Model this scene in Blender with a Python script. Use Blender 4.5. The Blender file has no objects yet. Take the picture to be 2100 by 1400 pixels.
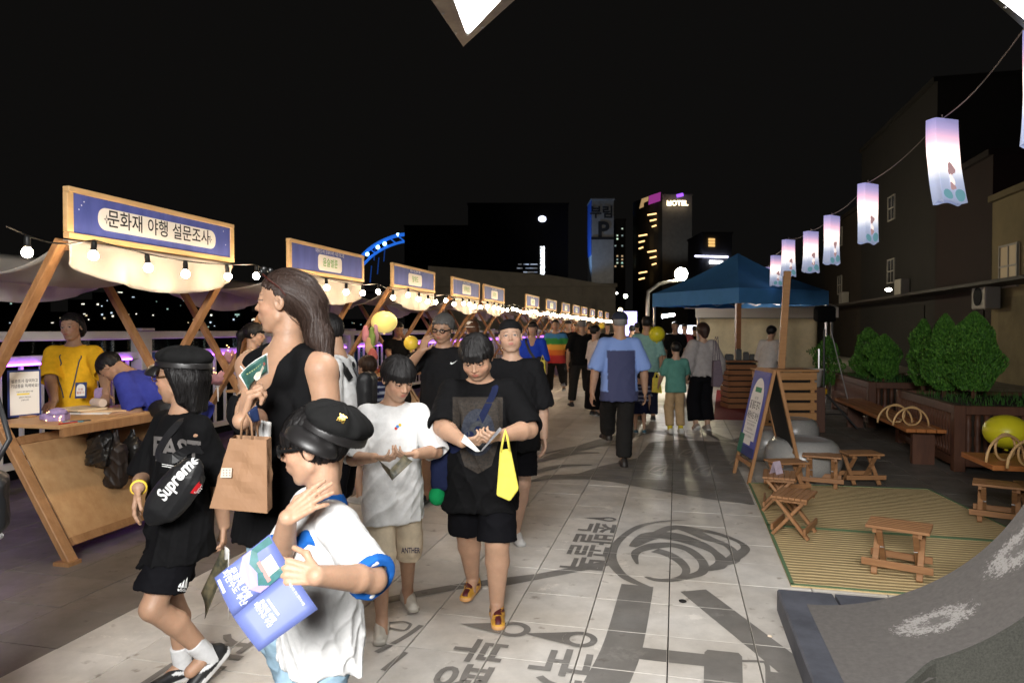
import bpy, bmesh, math, random
import numpy as np
from mathutils import Vector, Matrix
from mathutils.bvhtree import BVHTree
random.seed(7); np.random.seed(7)
scene = bpy.context.scene
COL = scene.collection
R = math.radians

# ---------------------------------------------------------------- camera
YAW, PITCH, FPX = R(13.35), R(1.0), 1420.0      # the street runs along +Y, the lens looks a little left of it
CAMH = 1.5
cam_d = bpy.data.cameras.new('camera'); cam = bpy.data.objects.new('camera', cam_d); COL.objects.link(cam)
cam.location = (0, 0, CAMH); cam.rotation_euler = (R(90)-PITCH, 0, YAW)
cam_d.sensor_width = 36; cam_d.lens = FPX/2100*36; cam_d.clip_start = .05; cam_d.clip_end = 3000
cam_d.dof.use_dof = True; cam_d.dof.focus_distance = 3.2; cam_d.dof.aperture_fstop = 7.0
scene.camera = cam
# ---------------------------------------------------------------- world: night sky
w = bpy.data.worlds.new('World'); scene.world = w; w.use_nodes = True
nt = w.node_tree; bg = nt.nodes['Background']
sky = nt.nodes.new('ShaderNodeTexSky'); sky.sky_type = 'NISHITA'; sky.sun_disc = False
sky.sun_elevation = R(-6); sky.sun_rotation = R(200); sky.air_density = 1.0; sky.dust_density = 3.0
mix = nt.nodes.new('ShaderNodeMix'); mix.data_type = 'RGBA'; mix.inputs[0].default_value = .9
mix.inputs[7].default_value = (.048, .045, .042, 1)
nt.links.new(sky.outputs[0], mix.inputs[6]); nt.links.new(mix.outputs[2], bg.inputs[0])
bg.inputs[1].default_value = .10
scene.view_settings.view_transform = 'Standard'; scene.view_settings.look = 'None'
scene.view_settings.exposure = 0; scene.view_settings.gamma = 1
cy = scene.cycles
cy.use_denoising = True; cy.max_bounces = 5; cy.diffuse_bounces = 2; cy.glossy_bounces = 3; cy.transmission_bounces = 4
cy.sample_clamp_indirect = 4; cy.caustics_reflective = False; cy.caustics_refractive = False
try: cy.use_light_tree = True
except Exception: pass

# ---------------------------------------------------------------- picture <-> place
_f0 = Vector((-math.sin(YAW), math.cos(YAW), 0)); CR = Vector((math.cos(YAW), math.sin(YAW), 0))
CF = (_f0*math.cos(PITCH) + Vector((0, 0, -math.sin(PITCH)))).normalized(); CU = CR.cross(CF)
C0 = Vector((0, 0, CAMH))
def ray(px, py): return CF + CR*((px-1050)/FPX) + CU*((700-py)/FPX)
def at(px, py, d): return C0 + ray(px, py)*d
def gnd(px, py, z=0.0):
    r = ray(px, py); return C0 + r*((z-CAMH)/r.z)
def onx(px, py, x):
    r = ray(px, py); return C0 + r*(x/r.x)
def ony(px, py, y):
    r = ray(px, py); return C0 + r*(y/r.y)
def spot(px, d):                       # ground point below picture column px at distance d
    p = C0 + (_f0 + CR*((px-1050)/FPX))*d; return Vector((p.x, p.y, 0))

# ---------------------------------------------------------------- materials
MATS = {}
def mat(name, col, rough=.6, metal=0, var=0., vscale=8, bump=0., bscale=60, emit=None, es=0, spec=.4, stretch=(1, 1, 1), col2=None, sheen=0, obj_rand=0., attr=None, trans=0., coat=0):
    if name in MATS: return MATS[name]
    m = bpy.data.materials.new(name); m.use_nodes = True; n = m.node_tree.nodes; l = m.node_tree.links
    b = n['Principled BSDF']; b.inputs['Roughness'].default_value = rough; b.inputs['Metallic'].default_value = metal
    b.inputs['Specular IOR Level'].default_value = spec
    b.inputs['Base Color'].default_value = (*col, 1)
    if sheen: b.inputs['Sheen Weight'].default_value = sheen; b.inputs['Sheen Roughness'].default_value = .5
    if coat: b.inputs['Coat Weight'].default_value = coat
    if trans: b.inputs['Transmission Weight'].default_value = trans
    tc = n.new('ShaderNodeTexCoord'); mp = n.new('ShaderNodeMapping'); mp.inputs['Scale'].default_value = stretch
    l.new(tc.outputs['Object'], mp.inputs['Vector'])
    src = None
    if attr:
        a = n.new('ShaderNodeVertexColor'); a.layer_name = attr; src = a.outputs[0]
    if var or col2:
        t = n.new('ShaderNodeTexNoise'); t.inputs['Scale'].default_value = vscale; t.inputs['Detail'].default_value = 6; t.inputs['Roughness'].default_value = .65
        l.new(mp.outputs[0], t.inputs['Vector'])
        cr = n.new('ShaderNodeValToRGB'); cr.color_ramp.elements[0].position = .3; cr.color_ramp.elements[1].position = .72
        c2 = col2 or tuple(min(1, c*(1+var)) for c in col); c1 = tuple(c*(1-var) for c in col) if not col2 else col
        cr.color_ramp.elements[0].color = (*c1, 1); cr.color_ramp.elements[1].color = (*c2, 1)
        l.new(t.outputs['Fac'], cr.inputs[0])
        if src is None: src = cr.outputs[0]
        else:
            mx = n.new('ShaderNodeMix'); mx.data_type = 'RGBA'; mx.blend_type = 'MULTIPLY'; mx.inputs[0].default_value = 1
            cr.color_ramp.elements[0].color = (1-var, 1-var, 1-var, 1); cr.color_ramp.elements[1].color = (1, 1, 1, 1)
            l.new(src, mx.inputs[6]); l.new(cr.outputs[0], mx.inputs[7]); src = mx.outputs[2]
    if obj_rand:
        oi = n.new('ShaderNodeObjectInfo'); mr = n.new('ShaderNodeMapRange'); mr.inputs[3].default_value = 1-obj_rand; mr.inputs[4].default_value = 1+obj_rand
        l.new(oi.outputs['Random'], mr.inputs[0]); hv = n.new('ShaderNodeHueSaturation'); l.new(mr.outputs[0], hv.inputs['Value'])
        if src is not None: l.new(src, hv.inputs['Color'])
        else: hv.inputs['Color'].default_value = (*col, 1)
        src = hv.outputs[0]
    if src is not None: l.new(src, b.inputs['Base Color'])
    if bump:
        t2 = n.new('ShaderNodeTexNoise'); t2.inputs['Scale'].default_value = bscale; t2.inputs['Detail'].default_value = 5
        l.new(mp.outputs[0], t2.inputs['Vector'])
        bp = n.new('ShaderNodeBump'); bp.inputs['Strength'].default_value = bump; bp.inputs['Distance'].default_value = .01
        l.new(t2.outputs['Fac'], bp.inputs['Height']); l.new(bp.outputs[0], b.inputs['Normal'])
    if emit: b.inputs['Emission Color'].default_value = (*emit, 1); b.inputs['Emission Strength'].default_value = es
    MATS[name] = m; return m
def S(r, g, b):                        # sRGB bytes -> linear
    return tuple(((c/255)/12.92 if c/255 <= .04045 else ((c/255+.055)/1.055)**2.4) for c in (r, g, b))
def wood(name, c1, c2, rough=.5, stretch=(14, 14, 1.2)):
    return mat(name, c1, rough, vscale=2.2, col2=c2, stretch=stretch, bump=.12, bscale=6, spec=.35)

# ---------------------------------------------------------------- mesh building
class MB:
    def __init__(s): s.v = []; s.f = []
    def add(s, vs, fs):
        o = len(s.v); s.v += [tuple(v) for v in vs]; s.f += [tuple(i+o for i in f) for f in fs]; return s
    def box(s, c, sz, M=None):
        c = Vector(c); h = Vector(sz)/2; vs = []
        for x in (-1, 1):
            for y in (-1, 1):
                for z in (-1, 1):
                    p = Vector((x*h.x, y*h.y, z*h.z)); vs.append(c + (M @ p if M is not None else p))
        return s.add(vs, [(0, 1, 3, 2), (4, 6, 7, 5), (0, 4, 5, 1), (2, 3, 7, 6), (0, 2, 6, 4), (1, 5, 7, 3)])
    def bar(s, a, b, w, h, up=(0, 0, 1)):
        a = Vector(a); b = Vector(b); z = (b-a); L = z.length; z.normalize(); up = Vector(up)
        x = up.cross(z)
        if x.length < 1e-4: x = Vector((1, 0, 0)).cross(z)
        x.normalize(); y = z.cross(x)
        return s.box((a+b)/2, (w, h, L), Matrix((x, y, z)).transposed())
    def tube(s, pts, rad, n=8, cap=True):
        pts = [Vector(p) for p in pts]; rad = rad if hasattr(rad, '__len__') else [rad]*len(pts)
        o = []; pn = None
        for i, p in enumerate(pts):
            t = (pts[min(i+1, len(pts)-1)]-pts[max(i-1, 0)]).normalized()
            if pn is None:
                pn = t.cross(Vector((0, 0, 1)))
                if pn.length < .1: pn = t.cross(Vector((1, 0, 0)))
                pn.normalize()
            pn = (pn - t*pn.dot(t)).normalized(); bn = t.cross(pn)
            o += [p + (pn*math.cos(2*math.pi*k/n) + bn*math.sin(2*math.pi*k/n))*rad[i] for k in range(n)]
        fs = []
        for i in range(len(pts)-1):
            for k in range(n): fs.append((i*n+k, i*n+(k+1) % n, (i+1)*n+(k+1) % n, (i+1)*n+k))
        if cap: fs.append(tuple(reversed(range(n)))); fs.append(tuple((len(pts)-1)*n+k for k in range(n)))
        return s.add(o, fs)
    def lathe(s, prof, n=16, c=(0, 0, 0), M=None):
        c = Vector(c); o = []
        for r, z in prof:
            for k in range(n):
                p = Vector((r*math.cos(2*math.pi*k/n), r*math.sin(2*math.pi*k/n), z)); o.append(c + (M @ p if M is not None else p))
        fs = []
        for i in range(len(prof)-1):
            for k in range(n): fs.append((i*n+k, i*n+(k+1) % n, (i+1)*n+(k+1) % n, (i+1)*n+k))
        fs.append(tuple(reversed(range(n)))); fs.append(tuple((len(prof)-1)*n+k for k in range(n)))
        return s.add(o, fs)
    def sphere(s, c, r, n=12, m=8, M=None):
        r = (r, r, r) if not hasattr(r, '__len__') else r; o = []; c = Vector(c)
        for i in range(1, m):
            for k in range(n):
                th = math.pi*i/m; p = Vector((r[0]*math.sin(th)*math.cos(2*math.pi*k/n), r[1]*math.sin(th)*math.sin(2*math.pi*k/n), r[2]*math.cos(th)))
                o.append(c + (M @ p if M is not None else p))
        tp = Vector((0, 0, r[2])); o.append(c+(M @ tp if M is not None else tp)); o.append(c-(M @ tp if M is not None else tp))
        fs = []
        for i in range(m-2):
            for k in range(n): fs.append((i*n+k, (i+1)*n+k, (i+1)*n+(k+1) % n, i*n+(k+1) % n))
        for k in range(n): fs.append((k, (k+1) % n, (m-1)*n)); fs.append(((m-2)*n+(k+1) % n, (m-2)*n+k, (m-1)*n+1))
        return s.add(o, fs)
    def grid(s, fn, nu, nv, thick=0):
        o = [Vector(fn(i/nu, j/nv)) for i in range(nu+1) for j in range(nv+1)]
        return s.add(o, [(i*(nv+1)+j, (i+1)*(nv+1)+j, (i+1)*(nv+1)+j+1, i*(nv+1)+j+1) for i in range(nu) for j in range(nv)])
    def prism(s, poly, z0, z1, M=None, c=(0, 0, 0)):
        n = len(poly); c = Vector(c)
        o = [Vector((x, y, z)) for z in (z0, z1) for x, y in poly]
        if M is not None: o = [M @ p for p in o]
        o = [c+p for p in o]
        return s.add(o, [tuple(reversed(range(n))), tuple(range(n, 2*n))] + [(i, (i+1) % n, n+(i+1) % n, n+i) for i in range(n)])
    def mesh(s, name, m=None, bevel=0, smooth=False, solid=0):
        me = bpy.data.meshes.new(name); me.from_pydata(s.v, [], s.f)
        bm = bmesh.new(); bm.from_mesh(me); bmesh.ops.recalc_face_normals(bm, faces=bm.faces)
        if bevel: bmesh.ops.bevel(bm, geom=list(bm.edges), offset=bevel, segments=1, affect='EDGES', profile=.5)
        if smooth:
            for f in bm.faces: f.smooth = True
        bm.to_mesh(me); bm.free()
        if m is not None: me.materials.append(m)
        return me
    def build(s, name, m, parent=None, bevel=0, smooth=False, solid=0):
        return link(name, s.mesh(name, m, bevel, smooth), parent, solid)
def link(name, me, parent=None, solid=0):
    o = bpy.data.objects.new(name, me); COL.objects.link(o)
    if parent is not None: o.parent = parent
    if solid:
        md = o.modifiers.new('s', 'SOLIDIFY'); md.thickness = solid; md.offset = 0
    return o
def smooth_angle(o, deg=35):
    me = o.data
    for p in me.polygons: p.use_smooth = True
    try: me.set_sharp_from_angle(angle=R(deg))
    except Exception: pass
def tag(o, label, cat, group=None, kind=None):
    o['label'] = label
    if cat: o['category'] = cat
    if group: o['group'] = group
    if kind: o['kind'] = kind
    return o
def thing(name, label, cat, loc=(0, 0, 0), rz=0, group=None):
    o = bpy.data.objects.new(name, None); COL.objects.link(o); o.empty_display_size = .1
    o.location = loc; o.rotation_euler = (0, 0, rz); return tag(o, label, cat, group)
def struct(o): o['kind'] = 'structure'; return o
def copy_tree(o, parent=None):
    c = o.copy(); COL.objects.link(c)
    if parent is not None: c.parent = parent
    for ch in o.children: copy_tree(ch, c)
    return c
DG = None
WARM = '문화재야행설조사윤슬벌룬피란수도부산체험프로그램탈애드상점꽃공방족발골목국제시장평깡통자갈치올봄둔디새완간개안내위판림참여하고기념품을득해봐요자원활동가高✧0123456789 HOTELFASTSupremeadidasANTHER'
_wc = bpy.data.curves.new('warm', 'FONT'); _wc.body = WARM; _wo = bpy.data.objects.new('warm', _wc); bpy.data.meshes.remove(bpy.data.meshes.new_from_object(_wo))   # every glyph read once
def text_mesh(s, size=1.0, bold=0.0, align='CENTER', extrude=0, shear=0, space=1.0):
    c = bpy.data.curves.new('t', 'FONT'); c.body = s; c.size = size; c.align_x = align; c.align_y = 'CENTER'
    c.offset = bold*size; c.extrude = extrude; c.shear = shear; c.resolution_u = 3; c.space_character = space
    o = bpy.data.objects.new('t', c); me = bpy.data.meshes.new_from_object(o)
    bpy.data.objects.remove(o); bpy.data.curves.remove(c)
    return me
def text_into(mb, s, size, M, bold=0.0, align='CENTER', shear=0, space=1.0, wscale=1.0):
    me = text_mesh(s, size, bold, align, shear=shear, space=space)
    mb.add([M @ Vector((v.co.x*wscale, v.co.y, v.co.z)) for v in me.vertices], [tuple(p.vertices) for p in me.polygons])
    bpy.data.meshes.remove(me); return mb
def frame(o, x, y):                     # matrix of a plane: origin o, right x, up y
    x = Vector(x).normalized(); y = Vector(y); y = (y-x*y.dot(x)).normalized(); z = x.cross(y)
    M = Matrix((x, y, z)).transposed().to_4x4(); M.translation = Vector(o); return M
def rrect(x0, y0, x1, y1, r, n=5):
    o = []
    for cx, cy_, a in ((x1-r, y0+r, -90), (x1-r, y1-r, 0), (x0+r, y1-r, 90), (x0+r, y0+r, 180)):
        for k in range(n+1): o.append((cx+r*math.cos(R(a+90*k/n)), cy_+r*math.sin(R(a+90*k/n))))
    return o
# ================================================================ implicit surfaces for people, clothes, hair, soft things
F4 = np.float32
def A(*v): return np.array(v, dtype=F4)
def nz(v): v = np.asarray(v, dtype=F4); return v/(np.linalg.norm(v)+1e-9)
def smin(a, b, k):
    h = np.clip(.5+.5*(b-a)/k, 0, 1); return b+(a-b)*h - k*h*(1-h)
def smax(a, b, k): return -smin(-a, -b, k)
def rc(a, b, r1, r2):
    a = A(*a); b = A(*b); ab = b-a; L2 = float(ab@ab)+1e-12
    def f(P):
        q = P-a; t = np.clip((q@ab)/L2, 0, 1); q = q-t[:, None]*ab
        return np.sqrt(np.einsum('ij,ij->i', q, q)) - (r1+(r2-r1)*t)
    f.b = ((a+b)/2, math.sqrt(L2)/2+max(r1, r2)); return f
def el(c, r, M=None):
    c = A(*c); r = A(*r)
    def f(P):
        q = P-c
        if M is not None: q = q@M
        u = q/r; w_ = u/r; k0 = np.sqrt(np.einsum('ij,ij->i', u, u)); k1 = np.sqrt(np.einsum('ij,ij->i', w_, w_))+1e-9
        return k0*(k0-1)/k1
    f.b = (c, float(r.max())); return f
def rbox(c, h, r, M=None):
    c = A(*c); h = A(*h)
    def f(P):
        q = P-c
        if M is not None: q = q@M
        q = np.abs(q)-(h-r); return np.sqrt((np.maximum(q, 0)**2).sum(1)) + np.minimum(q.max(1), 0) - r
    f.b = (c, float(np.linalg.norm(h))); return f
def loft(o, M, zs, rx, ry, cx=None, cy_=None, n=2.5, rnd=.012):
    o = A(*o); zs = np.array(zs); cx = cx or [0]*len(zs); cy_ = cy_ or [0]*len(zs)
    def f(P):
        q = (P-o)@M; z = q[:, 2]
        X = np.interp(z, zs, rx); Y = np.interp(z, zs, ry)
        x = q[:, 0]-np.interp(z, zs, cx); y = q[:, 1]-np.interp(z, zs, cy_)
        k = ((np.abs(x)/X)**n+(np.abs(y)/Y)**n+1e-9)**(1/n)
        g = np.sqrt((x/X**2)**2+(y/Y**2)**2)+1e-6; kk = np.sqrt((x/X)**2+(y/Y)**2)+1e-9
        d = (k-1)*kk/g*.9
        d = np.where(k < .25, -np.minimum(X, Y)*.7, d)
        e = np.maximum(zs[0]-z, z-zs[-1])
        return smax(d, e, rnd*2)
    mid = o+M@A(0, 0, (zs[0]+zs[-1])/2); f.b = (mid, (zs[-1]-zs[0])/2+1.5*max(max(rx), max(ry))); return f
MARG = .07
def mm(P):
    x, y, z = P[:, 0], P[:, 1], P[:, 2]; return A(x.min(), y.min(), z.min()), A(x.max(), y.max(), z.max())
class Field:
    def __init__(s, scale=1.): s.it = []; s.d = None; s.b = None; s.sc = scale
    def add(s, f, k=.01): s.it.append((0, f, k)); return s
    def sub(s, f, k=.008): s.it.append((1, f, k)); return s
    def cut(s, p, n, k=.004):               # keep the side the normal points away from
        p = A(*p); n = nz(n); s.it.append((2, lambda P: (P-p)@n, k)); return s
    def chunk(s, P):
        lo, hi = mm(P); c = (lo+hi)/2; rad = math.dist(lo, hi)/2; mg = rad+MARG*s.sc
        d = np.full(len(P), 9., dtype=F4)
        for op, f, k in s.it:
            b = getattr(f, 'b', None)
            if b is not None and math.dist(b[0], c)-b[1] > mg: continue
            e = f(P)
            d = smin(d, e, k) if op == 0 else (smax(d, -e, k) if op == 1 else smax(d, e, k))
        if s.d and d.min() < 5: d = d + s.d(P)
        return d
    def __call__(s, P):
        n = len(P)
        if n <= 4500: return s.chunk(P) if n else np.zeros(0, dtype=F4)
        lo, hi = mm(P); ax = int(np.argmax(hi-lo)); o = np.argpartition(P[:, ax], n//2); d = np.empty(n, dtype=F4)
        d[o[:n//2]] = s(P[o[:n//2]]); d[o[n//2:]] = s(P[o[n//2:]]); return d
def in_head(g, hq, hh, HC, rad=.66):
    """a field written in head heights, used in body space"""
    f = lambda P: (g(hq(P))*hh); f.b = (HC, rad*hh); return f
def folds(seed, amp, fh=26., fv=7., mask=None):
    g = np.random.RandomState(seed); W = []
    for i in range(7):
        a = g.uniform(0, 6.28); m_ = (1, 1.2, 1.5, 1.8, 2.3, 2.8, 3.4)[i]*1.5; W.append((A(fh*m_*math.cos(a), fh*m_*math.sin(a), g.uniform(-fv, fv)*2.6*m_), g.uniform(0, 6.28), A(*g.uniform(-9, 9, 3)), g.uniform(0, 6.28), 1.5/m_**.75))
    def f(P):
        r = 0
        for i, (k, ph, k2, p2, am) in enumerate(W):
            m = .5+.5*np.sin(P@k2+p2)
            r = r - ((1-np.abs(np.sin((P@k)*.5+ph+1.3*np.sin(P@k2+p2))))**2.2-.22)*m*m*am*1.5
        r = r*amp
        return r if mask is None else r*mask(P)
    return f
E8 = np.array([(i, j, k) for i in (0, 1) for j in (0, 1) for k in (0, 1)])
def mesh_sdf(f, lo, hi, h, newton=None):
    newton = (1 if h < .0105 else 0) if newton is None else newton
    lo = np.asarray(lo, dtype=F4); hi = np.asarray(hi, dtype=F4); B = 4
    nb = np.maximum(1, np.ceil((hi-lo)/(h*B)).astype(int)); n = nb*B+1
    bi = np.indices(nb).reshape(3, -1).T
    dc = f((lo+(bi*B+B/2)*h).astype(F4))
    act = (np.abs(dc) < B*h*1.25+.004).reshape(nb)
    if not act.any(): return np.zeros((0, 3)), np.zeros((0, 4), int)
    m = np.zeros(n, bool); big = np.repeat(np.repeat(np.repeat(act, B, 0), B, 1), B, 2)
    for o in E8: m[o[0]:o[0]+big.shape[0], o[1]:o[1]+big.shape[1], o[2]:o[2]+big.shape[2]] |= big
    idx = np.argwhere(m); V = np.full(n, 9., dtype=F4); V[m] = f((lo+idx*h).astype(F4))
    ins = V < 0
    sl = lambda arr, o: arr[o[0]:arr.shape[0]-1+o[0], o[1]:arr.shape[1]-1+o[1], o[2]:arr.shape[2]-1+o[2]]
    cnt = sum(sl(ins, o).astype(np.int8) for o in E8); val = np.logical_and.reduce([sl(m, o) for o in E8])
    surf = val & (cnt > 0) & (cnt < 8); ci = np.argwhere(surf)
    cid = np.full(surf.shape, -1, int); cid[surf] = np.arange(len(ci))
    pos = np.zeros((len(ci), 3)); c = np.zeros(len(ci))
    for a in E8:
        for ax in range(3):
            if a[ax]: continue
            b = a.copy(); b[ax] = 1
            va = V[tuple((ci+a).T)]; vb = V[tuple((ci+b).T)]; x = (va < 0) != (vb < 0)
            t = np.where(x, va/np.where(x, va-vb, 1), 0)
            p = np.repeat(a[None].astype(float), len(ci), 0); p[:, ax] += t; pos += p*x[:, None]; c += x
    vt = (lo+(ci+pos/np.maximum(c, 1)[:, None])*h)
    Q = []
    for ax in range(3):
        u, w_ = (ax+1) % 3, (ax+2) % 3
        a0 = [slice(None)]*3; a1 = [slice(None)]*3; a0[ax] = slice(0, -1); a1[ax] = slice(1, None)
        i0 = ins[tuple(a0)]; i1 = ins[tuple(a1)]; ed = np.argwhere(i0 != i1)
        ok = (ed[:, u] > 0) & (ed[:, w_] > 0) & (ed[:, u] < surf.shape[u]) & (ed[:, w_] < surf.shape[w_]); ed = ed[ok]
        qs = []
        for du, dw in ((0, 0), (-1, 0), (-1, -1), (0, -1)):
            e = ed.copy(); e[:, u] += du; e[:, w_] += dw; qs.append(cid[tuple(e.T)])
        q = np.stack(qs, 1); flip = ~i0[tuple(ed.T)]; q[flip] = q[flip][:, ::-1]
        Q.append(q[(q >= 0).all(1)])
    Q = np.concatenate(Q)
    for _ in range(newton):
        P = vt.astype(F4); e = h*.35; d = f(P); G = np.stack([f(P+A(*(e*(np.arange(3) == i)))) - d for i in range(3)], 1)/e
        g2 = np.maximum((G*G).sum(1), .2); st = np.clip(d/g2, -h*.5, h*.5); vt = vt - G*st[:, None]
    return vt, Q
def np_mesh(name, vt, Q, m, colfn=None):
    me = bpy.data.meshes.new(name)
    me.vertices.add(len(vt)); me.vertices.foreach_set('co', np.asarray(vt, dtype=np.float32).ravel())
    Q = np.asarray(Q); me.loops.add(Q.size); me.loops.foreach_set('vertex_index', Q.ravel().astype(np.int32))
    me.polygons.add(len(Q)); me.polygons.foreach_set('loop_start', (np.arange(len(Q))*4).astype(np.int32))
    me.polygons.foreach_set('use_smooth', np.ones(len(Q), bool))
    me.update(calc_edges=True); me.materials.append(m)
    if colfn is not None:
        a = me.color_attributes.new('Col', 'FLOAT_COLOR', 'POINT'); c = np.ones((len(vt), 4), dtype=np.float32); c[:, :3] = colfn(np.asarray(vt, dtype=F4))
        a.data.foreach_set('color', c.ravel())
    return me
def multi(f, boxes):
    vs = []; qs = []; o = 0
    for lo, hi, h in boxes:
        v, q = mesh_sdf(f, lo, hi, h); vs.append(v); qs.append(q+o); o += len(v)
    return np.concatenate(vs), np.concatenate(qs)

# ---------------------------------------------------------------- skin, hair, cloth materials
def skin_mat():
    m = mat('skin', (.5, .3, .2), .5, attr='Col', var=.16, vscale=22, bump=.12, bscale=120, spec=.4)
    b = m.node_tree.nodes['Principled BSDF']; b.inputs['Subsurface Weight'].default_value = .12
    b.inputs['Subsurface Radius'].default_value = (.012, .004, .002); b.inputs['Subsurface Scale'].default_value = .6
    return m
def hair_mat(c, tagn):
    return mat('hair_'+tagn, c, .46, vscale=60, var=.55, bump=.35, bscale=90, stretch=(5, 5, .4), spec=.28)
def cloth(c, tagn=None, rough=.85, bump=.28):
    nm = 'cloth_%s' % (tagn or '%02x%02x%02x' % tuple(int(255*x) for x in c))
    return mat(nm, c, rough, var=.12, vscale=18, bump=bump, bscale=38, spec=.08, sheen=0)

# ---------------------------------------------------------------- the head, in head heights: x right, y forward, z up
def head_field(ch=0., fem=0.):
    F = Field(5.)
    F.add(el((0, -.05, .12), (.335, .415, .375)), .01)
    F.add(el((0, .12, -.14), (.262+.045*ch-.01*fem, .275, .345)), .08)
    F.add(rc((-.03, .255, -.425), (.03, .255, -.425), .07, .07), .08)
    for s in (-1, 1):
        F.add(rc((s*(.195+.04*ch), .03, -.25), (s*.09, .2, -.40), .085, .07), .08)
        F.add(el((s*(.155+.01*ch), .235, -.12-.02*ch), (.10+.02*ch, .10+.01*ch, .09+.02*ch)), .06)
    F.add(rc((-.15, .31, .085), (.15, .31, .085), .045, .045), .05)
    for s in (-1, 1): F.sub(el((s*.14, .425, .0), (.07, .055, .055)), .05)
    for s in (-1, 1): F.add(el((s*.14, .307, -.002), (.075, .073, .072)), .02)
    for s in (-1, 1): F.sub(el((s*.142, .405, -.004), (.066, .06, .021)), .006)
    F.add(rc((0, .352, .06), (0, .425, -.11), .030, .043), .035)
    F.add(el((0, .438, -.122), (.044, .04, .036)), .02)
    for s in (-1, 1): F.add(el((s*.05, .392, -.137), (.034, .036, .03)), .02)
    F.add(el((0, .325, -.25), (.135, .075, .09)), .05)
    F.add(el((0, .388, -.229), (.085, .03, .022)), .012)
    F.add(el((0, .383, -.276), (.072, .033, .026)), .012)
    F.sub(el((0, .425, -.252), (.088, .035, .0055)), .006)
    for s in (-1, 1):
        F.add(el((s*.345, -.03, -.02), (.036, .082, .128)), .02); F.sub(el((s*.385, -.012, -.015), (.03, .045, .075)), .012)
    return F
def skin_color(base, hq, opn=True):
    base = np.array(base)
    def f(P):
        q = hq(P); x, y, z = np.abs(q[:, 0]), q[:, 1], q[:, 2]
        c = np.repeat(base[None], len(P), 0)
        onh = (np.abs(q).max(1) < .7)
        ck = np.exp(-((x-.17)**2+(z+.13)**2)/.012)*(y > .1)*onh
        c = c*(1-.0*ck[:, None]) + ck[:, None]*A(.05, -.005, -.005)
        lp = np.clip(1.25-((x/.088)**2+((z+.252)/.05)**2), 0, 1)*(y > .33)*onh
        c = c*(1-lp[:, None]) + lp[:, None]*(base*A(.82, .46, .5))
        bz = .112-.35*np.maximum(x-.15, 0)-.1*np.maximum(.12-x, 0)
        br = np.clip(1.6-np.abs(z-bz)/.013, 0, 1)*np.clip((x-.055)/.02, 0, 1)*np.clip((.225-x)/.03, 0, 1)*(y > .15)*onh
        c = c*(1-.5*br[:, None]) + .5*br[:, None]*A(.018, .013, .011)
        ls = np.clip(1.6-np.abs(z-(.020-.9*np.maximum(x-.14, 0)**1.0*.15))/.010, 0, 1)*(np.abs(x-.142) < .074)*(y > .2)*onh
        c = c*(1-.92*ls[:, None]) + .92*ls[:, None]*A(.02, .014, .012)
        if opn:
            ew = ((np.abs(x-.142)/.058)**2+((z+.001)/.0185)**2 < 1)*(y > .2)*onh; c[ew] = A(.36, .31, .28); c[ew & (np.abs(x-.140) < .026)] = A(.010, .007, .006)
        return np.clip(c, 0, 1)
    return f
def eye_mesh(hh):
    mb = MB(); mb.sphere((0, 0, 0), hh*.066, 20, 14); me = mb.mesh('eye', mat('eyeball', (.5, .5, .5), .15, attr='Col', spec=.6), smooth=True)
    a = me.color_attributes.new('Col', 'FLOAT_COLOR', 'POINT')
    for i, v in enumerate(me.vertices):
        n = v.co.normalized(); t = math.acos(max(-1, min(1, n.y))); a.data[i].color = (.012, .008, .006, 1) if t < .52 else (.55, .51, .48, 1)
    return me

# ---------------------------------------------------------------- hands
def hand(F, W, d, n, t, L, curl=(20, 30, 20), spread=4, thumb=(.7, .6, .25), tcurl=.35):
    W = A(*W); d = nz(d); n = nz(np.asarray(n)-d*np.dot(n, d)); t = nz(np.asarray(t)-d*np.dot(t, d)-n*np.dot(t, n)); k = .03*L
    offs = (.165, .056, -.052, -.15); ln = (.40, .45, .415, .32); kn = (.47, .50, .48, .43); rr = (.050, .051, .048, .042)
    for i in range(4):
        K = W+d*kn[i]*L+t*offs[i]*L
        F.add(rc(W+d*.04*L+t*offs[i]*L*.55, K, .072*L, .058*L), k)
        cs = curl[i] if hasattr(curl[0], '__len__') else curl
        a = 0; p = K; sp = math.radians(spread*(1.5-i)); r = rr[i]*L
        for j, fr in enumerate((.46, .30, .26)):
            a += math.radians(cs[j]); dd = (d*math.cos(a)+n*math.sin(a)); dd = nz(dd+t*math.sin(sp)*(1 if j == 0 else .6)); q = p+dd*ln[i]*fr*L
            F.add(rc(p, q, r*(1-.08*j), r*(.93-.1*j)), .006*L/.16); p = q
    b = W+d*.10*L+t*.14*L+n*.03*L
    d1 = nz(t*thumb[0]+d*thumb[1]+n*thumb[2]); m_ = b+d1*.22*L
    F.add(rc(W+d*.05*L+t*.05*L, b, .07*L, .07*L), k); F.add(rc(b, m_, .07*L, .054*L), k)
    d2 = nz(d1*.35+d*.75+n*tcurl); F.add(rc(m_, m_+d2*.27*L, .052*L, .042*L), .01*L/.16)

def ik(S, T, l1, l2, hint):
    S = A(*S); T = A(*T); v = T-S; L = np.linalg.norm(v); mx = (l1+l2)*.995
    if L > mx: T = S+v/L*mx; v = T-S; L = mx
    if L < abs(l1-l2)+.02: L = abs(l1-l2)+.02; T = S+nz(v)*L
    u = nz(v); a = (l1*l1-l2*l2+L*L)/(2*L); hgt = math.sqrt(max(0, l1*l1-a*a)); h = np.asarray(hint, dtype=F4); h = nz(h-u*np.dot(h, u))
    return S+u*a+h*hgt, T

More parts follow.
